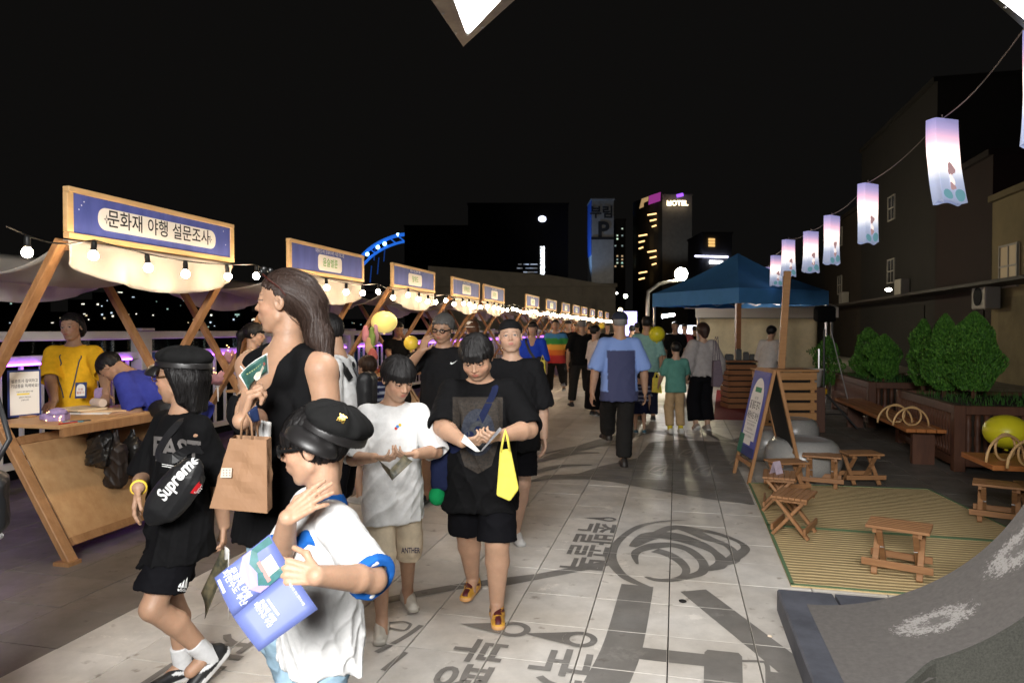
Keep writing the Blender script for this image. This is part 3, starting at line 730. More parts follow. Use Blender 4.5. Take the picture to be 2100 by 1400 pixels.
# ================================================================ setting: paving, prints, water, rail
GX, GY, TS = -.033, 3.05, .4                    # joint grid of the paving
WM = {}
def paving_mat(name, c, var, bump=.05):
    m = mat(name, c, .55, var=var, vscale=5.5, bump=bump, bscale=70, obj_rand=.09, spec=.35)
    n, l = m.node_tree.nodes, m.node_tree.links; b = n['Principled BSDF']
    # worn, paler scuffs with their own ragged shape + a slightly uneven sheen
    ge = n.new('ShaderNodeNewGeometry'); t = n.new('ShaderNodeTexNoise'); t.inputs['Scale'].default_value = 2.1; t.inputs['Detail'].default_value = 9; t.inputs['Roughness'].default_value = .74
    l.new(ge.outputs['Position'], t.inputs['Vector']); r = n.new('ShaderNodeValToRGB'); r.color_ramp.elements[0].position = .60; r.color_ramp.elements[1].position = .645
    r.color_ramp.elements[1].color = (.55, .55, .55, 1)
    l.new(t.outputs['Fac'], r.inputs[0]); mx = n.new('ShaderNodeMix'); mx.data_type = 'RGBA'; mx.inputs[7].default_value = (*[min(1, x*1.5) for x in c], 1)
    src = b.inputs['Base Color'].links[0].from_socket; l.new(src, mx.inputs[6]); l.new(r.outputs[0], mx.inputs[0])
    # gum spots and grime blotches
    t4 = n.new('ShaderNodeTexNoise'); t4.inputs['Scale'].default_value = 11; t4.inputs['Detail'].default_value = 4; l.new(ge.outputs['Position'], t4.inputs['Vector']); r4 = n.new('ShaderNodeValToRGB'); r4.color_ramp.elements[0].position = .64; r4.color_ramp.elements[0].color = (1, 1, 1, 1); r4.color_ramp.elements[1].position = .73; r4.color_ramp.elements[1].color = (.58, .55, .52, 1); l.new(t4.outputs['Fac'], r4.inputs[0])
    t5 = n.new('ShaderNodeTexNoise'); t5.inputs['Scale'].default_value = 1.3; t5.inputs['Detail'].default_value = 7; l.new(ge.outputs['Position'], t5.inputs['Vector']); r5 = n.new('ShaderNodeValToRGB'); r5.color_ramp.elements[0].position = .35; r5.color_ramp.elements[0].color = (.80, .77, .73, 1); r5.color_ramp.elements[1].position = .62; r5.color_ramp.elements[1].color = (1, 1, 1, 1); l.new(t5.outputs['Fac'], r5.inputs[0])
    m4 = n.new('ShaderNodeMix'); m4.data_type = 'RGBA'; m4.blend_type = 'MULTIPLY'; m4.inputs[0].default_value = 1; l.new(mx.outputs[2], m4.inputs[6]); l.new(r4.outputs[0], m4.inputs[7]); m5 = n.new('ShaderNodeMix'); m5.data_type = 'RGBA'; m5.blend_type = 'MULTIPLY'; m5.inputs[0].default_value = 1; l.new(m4.outputs[2], m5.inputs[6]); l.new(r5.outputs[0], m5.inputs[7]); l.new(m5.outputs[2], b.inputs['Base Color'])
    t3 = n.new('ShaderNodeTexNoise'); t3.inputs['Scale'].default_value = 3.3; t3.inputs['Detail'].default_value = 8; l.new(ge.outputs['Position'], t3.inputs['Vector'])
    mr = n.new('ShaderNodeMapRange'); mr.inputs[1].default_value = .3; mr.inputs[2].default_value = .7; mr.inputs[3].default_value = .34; mr.inputs[4].default_value = .62
    l.new(t3.outputs['Fac'], mr.inputs[0]); l.new(mr.outputs[0], b.inputs['Roughness'])
    return m
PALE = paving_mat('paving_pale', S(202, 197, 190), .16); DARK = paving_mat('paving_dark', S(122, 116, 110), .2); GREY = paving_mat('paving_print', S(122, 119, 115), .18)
GRANITE = paving_mat('paving_granite', S(110, 106, 100), .22)
ground = struct(MB().box((0, 60, -.06), (60, 180, .08)).build('ground', mat('ground_bed', S(58, 54, 50), .8, var=.2, vscale=3, bump=.1)))
ground.location = (24, 0, 0)                      # quay edge at x = -6.4
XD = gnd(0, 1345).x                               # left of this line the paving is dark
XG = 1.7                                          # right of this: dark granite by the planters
tile_me = MB().box((0, 0, -.012), (TS-.006, TS-.003, .024)).mesh('tile', None, bevel=.0012)
pave = tag(bpy.data.objects.new('pavement', None), 'pale square stone paving of the promenade', None, kind='structure'); COL.objects.link(pave)
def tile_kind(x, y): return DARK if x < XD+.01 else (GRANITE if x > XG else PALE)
cells = []
for i in range(-16, 24):
    for j in range(-2, 70):
        x = GX+TS*(i+.5); y = GY+TS*(j+.5); v = Vector((x, y, 0))-C0; dz = v.dot(CF)
        if dz < 1.8: continue
        px = 1050+FPX*v.dot(CR)/dz; py = 700-FPX*v.dot(CU)/dz
        if -180 < px < 2280 and py < 1560: cells.append((dz, x, y))
cells.sort()
me_k = {}
for m_ in (PALE, DARK, GRANITE):
    c_ = tile_me.copy(); c_.materials.clear(); c_.materials.append(m_); me_k[m_.name] = c_
rest = {}
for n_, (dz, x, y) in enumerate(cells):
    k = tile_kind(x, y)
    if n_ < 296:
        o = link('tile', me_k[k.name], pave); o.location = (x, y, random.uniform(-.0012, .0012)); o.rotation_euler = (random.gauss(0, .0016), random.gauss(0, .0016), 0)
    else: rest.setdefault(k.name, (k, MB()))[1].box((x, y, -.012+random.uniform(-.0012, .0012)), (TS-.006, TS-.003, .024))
for k, mb in rest.values():
    o = mb.build('tile_field', k, pave); o['kind'] = 'stuff'
far = MB().box((30, 100, -.012), (72.8, 145.2, .02)).build('ground_far', PALE, pave)

# ---- dark prints in the paving (a city map), broken at the joints
def cut_joints(bm):
    def cuts(vals, ax):
        for v in vals:
            no = (1, 0, 0) if ax == 0 else (0, 1, 0); co = (v, 0, 0) if ax == 0 else (0, v, 0)
            bmesh.ops.bisect_plane(bm, geom=bm.verts[:]+bm.edges[:]+bm.faces[:], plane_co=co, plane_no=no)
    xs = [v.co.x for v in bm.verts]; ys = [v.co.y for v in bm.verts]
    gx = [GX+TS*i for i in range(-20, 30) if min(xs) < GX+TS*i < max(xs)]; gy = [GY+TS*i for i in range(-5, 60) if min(ys) < GY+TS*i < max(ys)]
    cuts([v+s for v in gx for s in (-.0045, .0045)], 0); cuts([v+s for v in gy for s in (-.0045, .0045)], 1)
    dead = [f for f in bm.faces if any(abs(f.calc_center_median().x-v) < .004 for v in gx) or any(abs(f.calc_center_median().y-v) < .004 for v in gy)]
    bmesh.ops.delete(bm, geom=dead, context='FACES')
FPZ = [.0020]
def floor_print(name, polys=(), mbs=None, m=GREY, z=None):
    mb = mbs or MB(); FPZ[0] += .00013; z = FPZ[0] if z is None else z+FPZ[0]-.002
    for p in polys:
        pts = [gnd(*q) for q in p]; mb.add([(q.x, q.y, z) for q in pts], [tuple(range(len(pts)))])
    me = bpy.data.meshes.new(name); me.from_pydata([(v[0], v[1], z) for v in mb.v], [], mb.f); bm = bmesh.new(); bm.from_mesh(me)
    bmesh.ops.triangulate(bm, faces=bm.faces); cut_joints(bm); bmesh.ops.recalc_face_normals(bm, faces=bm.faces)
    for f in bm.faces:
        if f.normal.z < 0: f.normal_flip()
    bm.to_mesh(me); bm.free(); me.materials.append(m); o = link(name, me, pave); return o
def curve(pts, n=8):                               # smooth a polyline (Catmull-Rom)
    out = []; P = [Vector((p[0], p[1])) for p in pts]
    for i in range(len(P)-1):
        a, b, c, d = P[max(i-1, 0)], P[i], P[i+1], P[min(i+2, len(P)-1)]
        for k in range(n):
            t = k/n; out.append(.5*((2*b)+(c-a)*t+(2*a-5*b+4*c-d)*t*t+(3*b-a-3*c+d)*t**3))
    out.append(P[-1]); return [(p.x, p.y) for p in out]
def band(center, wd, n=8):                         # picture polyline with width in metres at each point -> strip on the ground
    c = curve(center, n); w_ = np.interp(np.linspace(0, 1, len(c)), np.linspace(0, 1, len(wd)), wd); mb = MB(); g = [gnd(*p) for p in c]; vs = []
    for i, p in enumerate(g):
        t = (g[min(i+1, len(g)-1)]-g[max(i-1, 0)]).normalized(); nn = Vector((-t.y, t.x, 0)); vs += [p+nn*w_[i]/2, p-nn*w_[i]/2]
    return mb.add(vs, [(2*i, 2*i+1, 2*i+3, 2*i+2) for i in range(len(g)-1)])
X_ = lambda x, y: (1000+x/2.8, 900+y/2.8)          # reading of an enlarged part of the photograph
X4 = lambda x, y: (400+x/2.8, 900+y/2.8)
# roads of the map
floor_print('printed_road', [], band([X_(0, 845), X_(680, 715)], [.085, .085]))
floor_print('printed_road', [], band([X_(860, 840), X_(775, 1190), X_(672, 1420)], [.185, .185]))
floor_print('printed_road', [], band([X_(1180, 870), X_(1860, 1400)], [.16, .17]))
floor_print('printed_road', [], band([X_(790, 1220), X_(1250, 1270)], [.12, .12]))
floor_print('printed_block', [[X_(1262, 1210), X_(1440, 1228), X_(1462, 1250), X_(1466, 1420), X_(1240, 1420), X_(1245, 1225)]])
floor_print('printed_road', [], band([X_(1455, 1275), X_(1560, 1278), X_(1605, 1300), X_(1610, 1420)], [.022, .022, .022]))
floor_print('printed_block', [[X_(1610, 1335), X_(1700, 1345), X_(1830, 1400), X_(1850, 1460), X_(1600, 1440)]])
floor_print('printed_road', [], band([X4(1030, 940), X4(1500, 850), X4(1960, 790)], [.085, .085]))
floor_print('printed_road', [], band([X4(1040, 1225), X4(1200, 1140), X4(1300, 1070)], [.03, .03]))
floor_print('printed_road', [], band([X4(1080, 1330), X4(1210, 1225)], [.03, .03]))
for q in ([(1090, 1060), (1190, 1050), (1240, 1065)], [(1090, 1080), (1200, 1100), (1240, 1065)]): floor_print('printed_line', [], band([X4(*p) for p in q], [.018, .018]))
# the shell emblem
crescent = [(1150, 467), (1000, 470), (850, 500), (745, 570), (690, 640), (672, 690), (705, 740), (770, 800), (860, 840), (950, 857), (860, 815), (790, 770), (745, 700), (745, 640), (780, 580), (860, 520), (960, 485), (1060, 472)]
floor_print('printed_emblem', [[X_(*p) for p in curve(crescent+[crescent[0]], 4)[:-1]]])
for c, wd in (([(905, 790), (960, 808), (1050, 812), (1120, 790), (1140, 750), (1100, 700), (1030, 660), (960, 640)], [.02, .05, .055, .045, .05, .07, .09, .10]),
              ([(860, 720), (845, 670), (870, 640), (960, 615), (1060, 610), (1160, 640), (1230, 700), (1240, 750), (1200, 780), (1080, 808)], [.015, .05, .07, .12, .10, .07, .06, .06, .07, .05]),
              ([(830, 620), (930, 560), (1060, 560), (1200, 600), (1300, 650), (1345, 700), (1320, 735), (1240, 755)], [.05, .16, .19, .13, .06, .08, .09, .04]),
              ([(960, 545), (1060, 510), (1150, 520), (1260, 570), (1370, 610), (1420, 660), (1400, 700), (1340, 720)], [.06, .10, .13, .10, .05, .06, .10, .06]),
              ([(1100, 505), (1190, 518), (1320, 545), (1440, 590), (1480, 630), (1440, 665), (1390, 700)], [.05, .07, .06, .04, .06, .09, .08])):
    floor_print('printed_emblem', [], band([X_(*p) for p in c], wd, 6))
# place names with their pins: read from the other side, glyphs up = +X, running towards the camera
def floor_text(s, px, py, size, bold=.02):
    o = gnd(px, py); mb = MB(); text_into(mb, s, size, frame((o.x, o.y, 0), (0, -1, 0), (1, 0, 0)), bold, align='LEFT'); floor_print('printed_lettering', [], mb)
def pin(px, py, r, L):
    c = gnd(px, py); mb = MB(); n = 20
    for k in range(n):
        a0, a1 = [2*math.pi*(k+e)/n for e in (0, 1)]; R2 = r*.6
        mb.add([(c.x+R2*math.cos(a), c.y+R2*math.sin(a), 0) for a in (a0, a1)]+[(c.x+r*math.cos(a), c.y+r*math.sin(a), 0) for a in (a1, a0)], [(0, 1, 2, 3)])
    arc_ = [R(a) for a in range(125, 236, 10)]
    for a0, a1 in zip(arc_[:-1], arc_[1:]): mb.add([(c.x+r*1.002*math.cos(a0), c.y+r*1.002*math.sin(a0), 0), (c.x+r*1.002*math.cos(a1), c.y+r*1.002*math.sin(a1), 0), (c.x-L, c.y, 0)], [(0, 1, 2)])
    floor_print('printed_pin', [], mb)
p = X_(695, 462); pin(*p, .06, .19); floor_text('족발골목', *X_(628, 482), .30)
p = X_(530, 1152); pin(*p, .085, .28); floor_text('국제시장', *X_(430, 1200), .30)
p = X4(1830, 1095); pin(*p, .085, .28); floor_text('부평깡통', *X4(1655, 1150), .27)
floor_text('자갈치', *X4(250, 1125), .30)
# wave field with small fish further on
wave = [X_(180, 262), X_(330, 235), X_(560, 232), X_(700, 245), X_(1000, 300), X_(1300, 350), X_(1535, 380), X_(1475, 240), X_(1430, 150), X_(1480, 60), X_(1380, 20), X_(1100, 5), X_(930, 20), X_(900, 60), X_(860, 110), X_(640, 160), X_(520, 200), X_(330, 210)]
floor_print('printed_wave', [[p for p in wave]])
for c, wd in (([(205, 215), (400, 160), (600, 150)], [.05, .14, .05]), ([(215, 150), (450, 90), (640, 80)], [.05, .16, .08]), ([(330, 85), (560, 40), (760, 35)], [.05, .12, .05])): floor_print('printed_wave', [], band([X_(*p) for p in c], wd, 6))
for c in ([(1440, 880), (1500, 905), (1560, 890), (1600, 850)], [(1270, 905), (1330, 885), (1420, 900)], [(1120, 940), (1240, 905), (1330, 880)]): floor_print('printed_wave', [], band(c, [.1, .3, .1]))
LFISH = paving_mat('paving_fish', S(165, 158, 150), .1)
for cx, cy_, s in ((980, 185, 1), (1240, 185, 1.05), (1150, 85, .8), (1430, 140, .7)):
    for q in ([(-60, 10), (-20, -22), (30, -30), (80, -32)], [(-60, 10), (-30, 18), (25, 28), (40, -5), (60, -32)], [(-20, 5), (20, -12), (50, -26)]):
        floor_print('printed_fish', [], band([X_(cx+a*s, cy_+b*s) for a, b in q], [.01, .035, .012], 6), LFISH, .004)
# litter: a leaf, popcorn crumbs, a dark spot
for px, py, r_, c in ((1400, 1234, .018, S(20, 18, 16)), (1674, 1223, .012, S(230, 215, 190)), (1579, 1305, .01, S(235, 215, 190))):
    g = gnd(px, py); mb = MB(); mb.sphere((0, 0, 0), (r_*1.2, r_, r_*.45), 9, 6); o = mb.build('crumb', mat('crumb%d' % px, c, .7, bump=.6, bscale=200), smooth=True); o.location = (g.x, g.y, r_*.4)
    tag(o, {1400: 'small dark dropped scrap lying on the pale paving beside the shell emblem', 1674: 'pale popcorn crumb at the edge of the concrete plinth', 1579: 'pale popcorn crumb on the printed grey road'}[px], 'crumb')

# ---- water, far shore, quay rail
wm = mat('water', (.004, .006, .008), .12, bump=.5, bscale=2, spec=.5)
struct(MB().box((-300, 250, -2.6), (587, 900, .2)).build('water', wm))
struct(MB().box((-6.28, 60, -1.25), (.24, 180, 2.3)).build('quay_wall', mat('quay', S(90, 88, 84), .8, var=.2, bump=.2)))
WHITE = mat('rail_white', S(214, 210, 206), .45, var=.06, vscale=3); BLUEP = mat('rail_blue', S(40, 80, 150), .5); PURPLE = mat('led_purple', (.4, .1, .9), .5, emit=(.42, .10, 1.0), es=10)
rail = thing('quay_railing', 'white steel quay railing with purple strip lights behind the stalls', 'railing', (-5.9, 0, 0))
Y0, Y1 = 2.0, 40.0
posts = [onx(290, 700, -5.9).y + 2.55*k for k in range(-2, 13)]
for y in posts:
    MB().box((0, y, .70), (.15, .16, 1.40)).box((0, y, 1.5), (.2, .2, .03)).build('post', WHITE, rail, bevel=.006)
    MB().box((.01, y+.12, .66), (.09, .07, 1.16)).build('blue_post', BLUEP, rail)
rb = MB(); rb.bar((0, Y0, 1.435), (0, Y1, 1.435), .10, .09); rb.build('top_rail', WHITE, rail, bevel=.008)
MB().bar((0, Y0, 1.21), (0, Y1, 1.21), .07, .085).build('mid_rail', WHITE, rail, bevel=.006)
MB().bar((0, Y0, .25), (0, Y1, .25), .06, .06).build('bottom_rail', WHITE, rail)
bal = MB().box((0, 0, .72), (.03, .03, .88)).mesh('baluster', WHITE)
led = MB().box((.055, 0, 1.175), (.025, 1.0, .02)).mesh('strip_light', PURPLE)
for a, b in zip(posts[:-1], posts[1:]):
    n_ = 12
    for k in range(1, n_):
        o = link('baluster', bal, rail); o.location = (0, a+(b-a)*k/n_, 0)
    for e in (.28, .72):
        o = link('strip_light', led, rail); o.location = (0, a+(b-a)*e, 0)
# LED line washing the base
# ================================================================ market stalls
WOODO = wood('stall_wood', S(150, 108, 70), S(182, 138, 96), .5, (10, 10, 1.5)); PLY = mat('plywood', S(204, 164, 118), .5, vscale=2.5, col2=S(186, 142, 96), stretch=(1, 6, 6), bump=.05)
PINE = wood('sign_frame_wood', S(205, 165, 112), S(226, 190, 140), .55, (8, 1.2, 8)); CANVAS = mat('canvas', S(238, 232, 222), .9, var=.05, bump=.12, bscale=300)
SIGNB = mat('sign_blue', S(86, 98, 178), .55, vscale=3.2, col2=S(66, 80, 150), stretch=(1, 3, .7)); SIGNW = mat('sign_white', S(238, 236, 230), .5); INK = mat('ink_black', S(24, 24, 28), .6); GREEN = mat('ink_green', S(96, 170, 70), .6); PALEINK = mat('ink_pale', S(225, 228, 240), .6)
def cloth_trans(m, amt=.55):
    n, l = m.node_tree.nodes, m.node_tree.links; b = n['Principled BSDF']; t = n.new('ShaderNodeBsdfTranslucent'); t.inputs[0].default_value = (.8, .76, .70, 1)
    x = n.new('ShaderNodeMixShader'); x.inputs[0].default_value = amt; o = n['Material Output']; l.new(b.outputs[0], x.inputs[1]); l.new(t.outputs[0], x.inputs[2]); l.new(x.outputs[0], o.inputs[0])
cloth_trans(CANVAS)
SX, SY, SL, SD, SHT, SP = -3.76, 3.594, 1.67, 1.32, 2.06, 2.556
def make_stall(title, small, col, label, first):
    t = thing('market_stall', label, 'stall', (0, 0, 0), 0, 'market stalls along the rail')
    lw = .075
    for y in (0, SL):
        MB().bar((-SD, y, 0), (0, y, SHT), .045, lw, (0, 1, 0)).build('leg', WOODO, t, bevel=.004)
        y2 = y+(.047 if y == 0 else -.047)
        MB().bar((0, y2, 0), (-SD, y2, SHT), .045, lw, (0, 1, 0)).build('leg', WOODO, t, bevel=.004)
        MB().box((-.02, y+(.03 if y == 0 else -.03), .0), (.12, .1, .05)).build('foot', WOODO, t)
    MB().bar((-.01, .02, SHT-.03), (-.01, SL-.02, SHT-.03), .045, .06).build('front_beam', WOODO, t)
    MB().bar((-SD+.01, .02, SHT-.03), (-SD+.01, SL-.02, SHT-.03), .045, .06).build('back_beam', WOODO, t)
    # table at the crossing, sloping front board
    MB().box((-.43, SL/2, .865), (.62, SL-.15, .025)).build('table_top', PLY, t, bevel=.004)
    MB().bar((-.13, .1, .83), (-.13, SL-.1, .83), .03, .06).build('table_rail', WOODO, t)
    sx = lambda z: -SD*z/SHT
    pb = MB(); z0, z1 = .14, .74
    for (za, zb, ya, yb, off) in ((z0, z1, .11, SL-.11, .012),):
        pb.add([(sx(za)+off, ya, za), (sx(za)+off, yb, za), (sx(zb)+off, yb, zb), (sx(zb)+off, ya, zb), (sx(za)+off-.018, ya, za), (sx(za)+off-.018, yb, za), (sx(zb)+off-.018, yb, zb), (sx(zb)+off-.018, ya, zb)], [(0, 1, 2, 3), (7, 6, 5, 4), (0, 4, 5, 1), (2, 6, 7, 3), (1, 5, 6, 2), (0, 3, 7, 4)])
    pb.build('front_board', PLY, t)
    for z in (z0-.02, z1+.02): MB().bar((sx(z)+.012, .1, z), (sx(z)+.012, SL-.1, z), .035, .055, (-.5, 0, 1)).build('board_batten', WOODO, t)
    # awning: slack canvas from beam to beam, swagged fronts
    rn = random.Random(first)
    ph = [rn.uniform(0, 6) for _ in range(6)]
    def roof(u, v):
        x = -SD*u; y = .01+(SL-.02)*v; sag = .20*4*u*(1-u)*(1+.25*math.sin(3*v+ph[0])) + .03*math.sin(6.28*v+ph[1])*math.sin(3.14*u) - .02*math.sin(3.14*v)
        return (x, y, SHT+.005-sag+.008*math.sin(19*v+5*u+ph[2])*u*(1-u)*4)
    MB().grid(roof, 18, 24).build('awning', CANVAS, t, smooth=True, solid=.003)
    def val(x0, depth, ph_):
        def f(u, v):
            y = .01+(SL-.02)*v; L = depth*(.62+.55*math.sin(math.pi*v)**.8)
            fold = .022*math.sin(21*v+ph_+1.5*u)*u+.013*math.sin(47*v+2*ph_)*u; return (x0+fold+.03*u*math.sin(math.pi*v), y, SHT+.002-L*u)
        return f
    MB().grid(val(.035, .25, ph[3]), 10, 60).build('valance', CANVAS, t, smooth=True, solid=.003)
    MB().grid(val(-SD-.03, .30, ph[4]), 8, 50).build('back_valance', CANVAS, t, smooth=True, solid=.003)
    # sign
    sb = MB().box((.03, SL/2, SHT+.175), (.02, SL-.05, .29)).build('sign_board', SIGNB, t)
    z0, z1 = SHT+.015, SHT+.34
    for a, b in (((.03, 0, z0+.018), (.03, SL, z0+.018)), ((.03, 0, z1-.018), (.03, SL, z1-.018))): MB().bar(a, b, .05, .036).build('sign_frame', PINE, sb, bevel=.003)
    for y in (.018, SL-.018): MB().bar((.03, y, z0+.0365), (.03, y, z1-.0365), .05, .036, (1, 0, 0)).build('sign_frame', PINE, sb, bevel=.003)
    c = (.0425, SL/2, SHT+.175); Fm = frame(c, (0, 1, 0), (0, 0, 1))
    w_, h_ = (.60, .075) if first == 1 else (.27, .085)
    c2 = Fm @ Matrix.Translation((0, -.015 if first != 1 else 0, 0)); pl = rrect(-w_, -h_, w_, h_, h_*.9 if first == 1 else h_*.55, 7)
    MB().add([c2 @ Vector((x, y, 0)) for x, y in pl], [tuple(range(len(pl)))]).build('sign_plate', SIGNW, sb)
    if title:
        sz = .128 if first == 1 else .1; adv = [(.92 if ch != ' ' else .32)*sz*.92 for ch in title]; x = -sum(adv)/2
        for ch, a_ in zip(title, adv):
            if ch != ' ': mb = MB(); text_into(mb, ch, sz, c2 @ Matrix.Translation((x+a_/2, .002, .0012)), .011, wscale=.92); mb.build('sign_letter', INK if first == 1 else GREEN, sb)
            x += a_
    if small:
        mb = MB(); text_into(mb, small, .046, Fm @ Matrix.Translation((0, .1, .0012)), .004, wscale=.8); mb.build('small_lettering', PALEINK, sb)
    if first == 1:
        for s in (-1, 1):
            mb = MB(); q = [(0, .035), (.006, .006), (.024, 0), (.006, -.006), (0, -.035), (-.006, -.006), (-.024, 0), (-.006, .006)]; q2 = [(x*.55, y*.55) for x, y in q]
            for i in range(8): mb.add([c2 @ Vector((s*.53+x, y, .0012)) for x, y in (q[i], q[(i+1) % 8], q2[(i+1) % 8], q2[i])], [(0, 1, 2, 3)])
            mb.build('sign_star', INK, sb)
        mb = MB()
        for x, y in ((-.73, .06), (-.75, .03), (-.71, .085), (.70, .09), (.73, -.02)): mb.add([Fm @ Vector((x+dx, y+dy, .001)) for dx, dy in ((.006, 0), (0, .006), (-.006, 0), (0, -.006))], [(0, 1, 2, 3)])
        mb.build('sign_dots', PALEINK, sb)
    return t
SIGNS = [('문화재 야행 설문조사', '', None, 'nearest market stall, its wide sign lettered in black, yellow-shirted helper behind'),
         ('윤슬벌룬', '피란수도 부산 문화재 야행 / 체험 프로그램', None, 'second market stall, green lettering on its sign, just right of the woman\'s head'),
         ('탈애드', '피란수도 부산 문화재 야행', None, 'third market stall, with the round yellow lantern hanging under it'),
         ('문화상점', '피란수도 부산 문화재 야행', None, 'fourth market stall along the rail, sign right of the glasses man\'s head'),
         ('꽃공방', '피란수도 부산 문화재 야행', None, 'fifth market stall, last sign before the gap in the row')]
sx_list = [122, 580, 795, 913, 988, 1076, 1117, 1148, 1170, 1187, 1204, 1221, 1235]
def y_of_px(px): return onx(px, 560, SX).y
stalls = []
for i, (a, b, c, lab) in enumerate(SIGNS):
    t = make_stall(a, b, c, lab, i+1); t.location = (SX, SY+SP*i if i < 4 else y_of_px(988), 0); stalls.append(t)
ordn = ['sixth', 'seventh', 'eighth', 'ninth', 'tenth', 'eleventh', 'twelfth', 'farthest']
for k in range(8):
    t = copy_tree(stalls[4]); t.location = (SX+.02*k, y_of_px(sx_list[5+k]), 0); t['label'] = '%s stall from the near end of the row, small sign in the distance' % ordn[k]; stalls.append(t)
# ---------------------------------------------------------------- festoon lights: one cord along the row, bulbs as parts
BULB = mat('bulb_glow', (1, .8, .5), .3, emit=(1.0, .73, .46), es=185); SOCK = mat('socket_black', (.012, .012, .012), .45)
fest = thing('festoon_lights', 'black cord of bare warm bulbs strung along the stall fronts', 'string lights', (SX+.25, 0, 0))
bulb_me = MB().sphere((0, 0, -.098), .029, 10, 8).lathe([(.012, -.072), (.014, -.06)], 8).mesh('bulb', BULB, smooth=True)
sock_me = MB().lathe([(.006, 0), (.014, -.005), (.017, -.02), (.017, -.055), (.02, -.058), (.02, -.064), (.013, -.068)], 10).mesh('socket', SOCK, smooth=True)
ys = [3.0]+[y for s in stalls for y in (s.location.y, s.location.y+SL)]; ys = sorted(ys)+[stalls[-1].location.y+SL+2]
hang = lambda y: SHT-.005-.055*math.sin(math.pi*((y-ys[max(i for i in range(len(ys)) if ys[i] <= y)])/max(.01, (ys[min(len(ys)-1, max(i for i in range(len(ys)) if ys[i] <= y)+1)]-ys[max(i for i in range(len(ys)) if ys[i] <= y)]))))
cy_ = [3.0+.06*k for k in range(int((ys[-1]-3.0)/.06))]
MB().tube([(.015*math.sin(3*y), y, hang(y)) for y in cy_], .005, 5).build('cord', SOCK, fest)
by = []; y = 3.12
while y < ys[-1]-.3: by.append(y); y += random.choice((.36, .40, .43, .47)) if y < 14 else .42
for y in by:
    b = link('bulb', bulb_me, fest); b.location = (.015*math.sin(3*y)+.01, y, hang(y)); b.rotation_euler = (random.gauss(0, .08), random.gauss(0, .1), random.uniform(0, 6))
    link('socket', sock_me, b)
# ================================================================ right-hand side
STOOLW = wood('stool_wood', S(136, 96, 64), S(164, 122, 84), .45, (2, 16, 16)); STONE = mat('polished_granite', S(150, 148, 144), .3, var=.3, vscale=140, spec=.5)
# ---- rush mats
MATM = mat('rush_mat', S(216, 194, 148), .8, vscale=5, col2=S(178, 154, 110), stretch=(3, 60, 1), bump=.25, bscale=14, spec=.15)
n_, l_ = MATM.node_tree.nodes, MATM.node_tree.links
wv = n_.new('ShaderNodeTexWave'); wv.inputs['Scale'].default_value = 6; wv.inputs['Distortion'].default_value = 1.4; wv.bands_direction = 'Y'
tc_ = n_.new('ShaderNodeTexCoord'); l_.new(tc_.outputs['Object'], wv.inputs['Vector']); bp_ = n_.new('ShaderNodeBump'); bp_.inputs['Strength'].default_value = .6; bp_.inputs['Distance'].default_value = .012
l_.new(wv.outputs['Fac'], bp_.inputs['Height']); l_.new(bp_.outputs[0], n_['Principled BSDF'].inputs['Normal'])
mxw = n_.new('ShaderNodeMix'); mxw.data_type = 'RGBA'; mxw.blend_type = 'MULTIPLY'; mxw.inputs[0].default_value = .26; srcw = n_['Principled BSDF'].inputs['Base Color'].links[0].from_socket; l_.new(srcw, mxw.inputs[6]); l_.new(wv.outputs['Color'], mxw.inputs[7]); l_.new(mxw.outputs[2], n_['Principled BSDF'].inputs['Base Color'])
EDGE = mat('mat_edge_green', S(92, 118, 84), .8)
cor = [gnd(1622, 1203), gnd(1534, 992), gnd(1905, 1003), gnd(2110, 1105), gnd(2330, 1270)]
m0, m1, m2 = cor[0], gnd(1572, 1080), cor[1]
def flat_mat(name, label, pts):
    o = tag(MB().prism([(p.x, p.y) for p in pts], .003, .014).build(name, MATM), label, 'mat', 'rush mats')
    for i in range(len(pts)):
        a, b = Vector(pts[i]), Vector(pts[(i+1) % len(pts)]); c = sum((Vector(p) for p in pts), Vector())/len(pts)
        t = (b-a).normalized(); nn = Vector((-t.y, t.x, 0)); nn = nn if (c-a).dot(nn) > 0 else -nn
        MB().bar(a+nn*.010+Vector((0, 0, .0145)), b+nn*.010+Vector((0, 0, .0145)), .02, .006).build('edging', EDGE, o)
    return o
nr = gnd(2140, 1120); flat_mat('rush_mat', 'nearer half of the woven rush floor mat, green edged, under the single stool', [m0, m1, nr, Vector((nr.x+.1, m0.y-.02, 0))])
flat_mat('rush_mat', 'farther woven rush mat with green edging, stools around its far rim', [m1+Vector((0, .006, 0)), m2, gnd(1905, 1005), nr+Vector((0, .006, 0))])
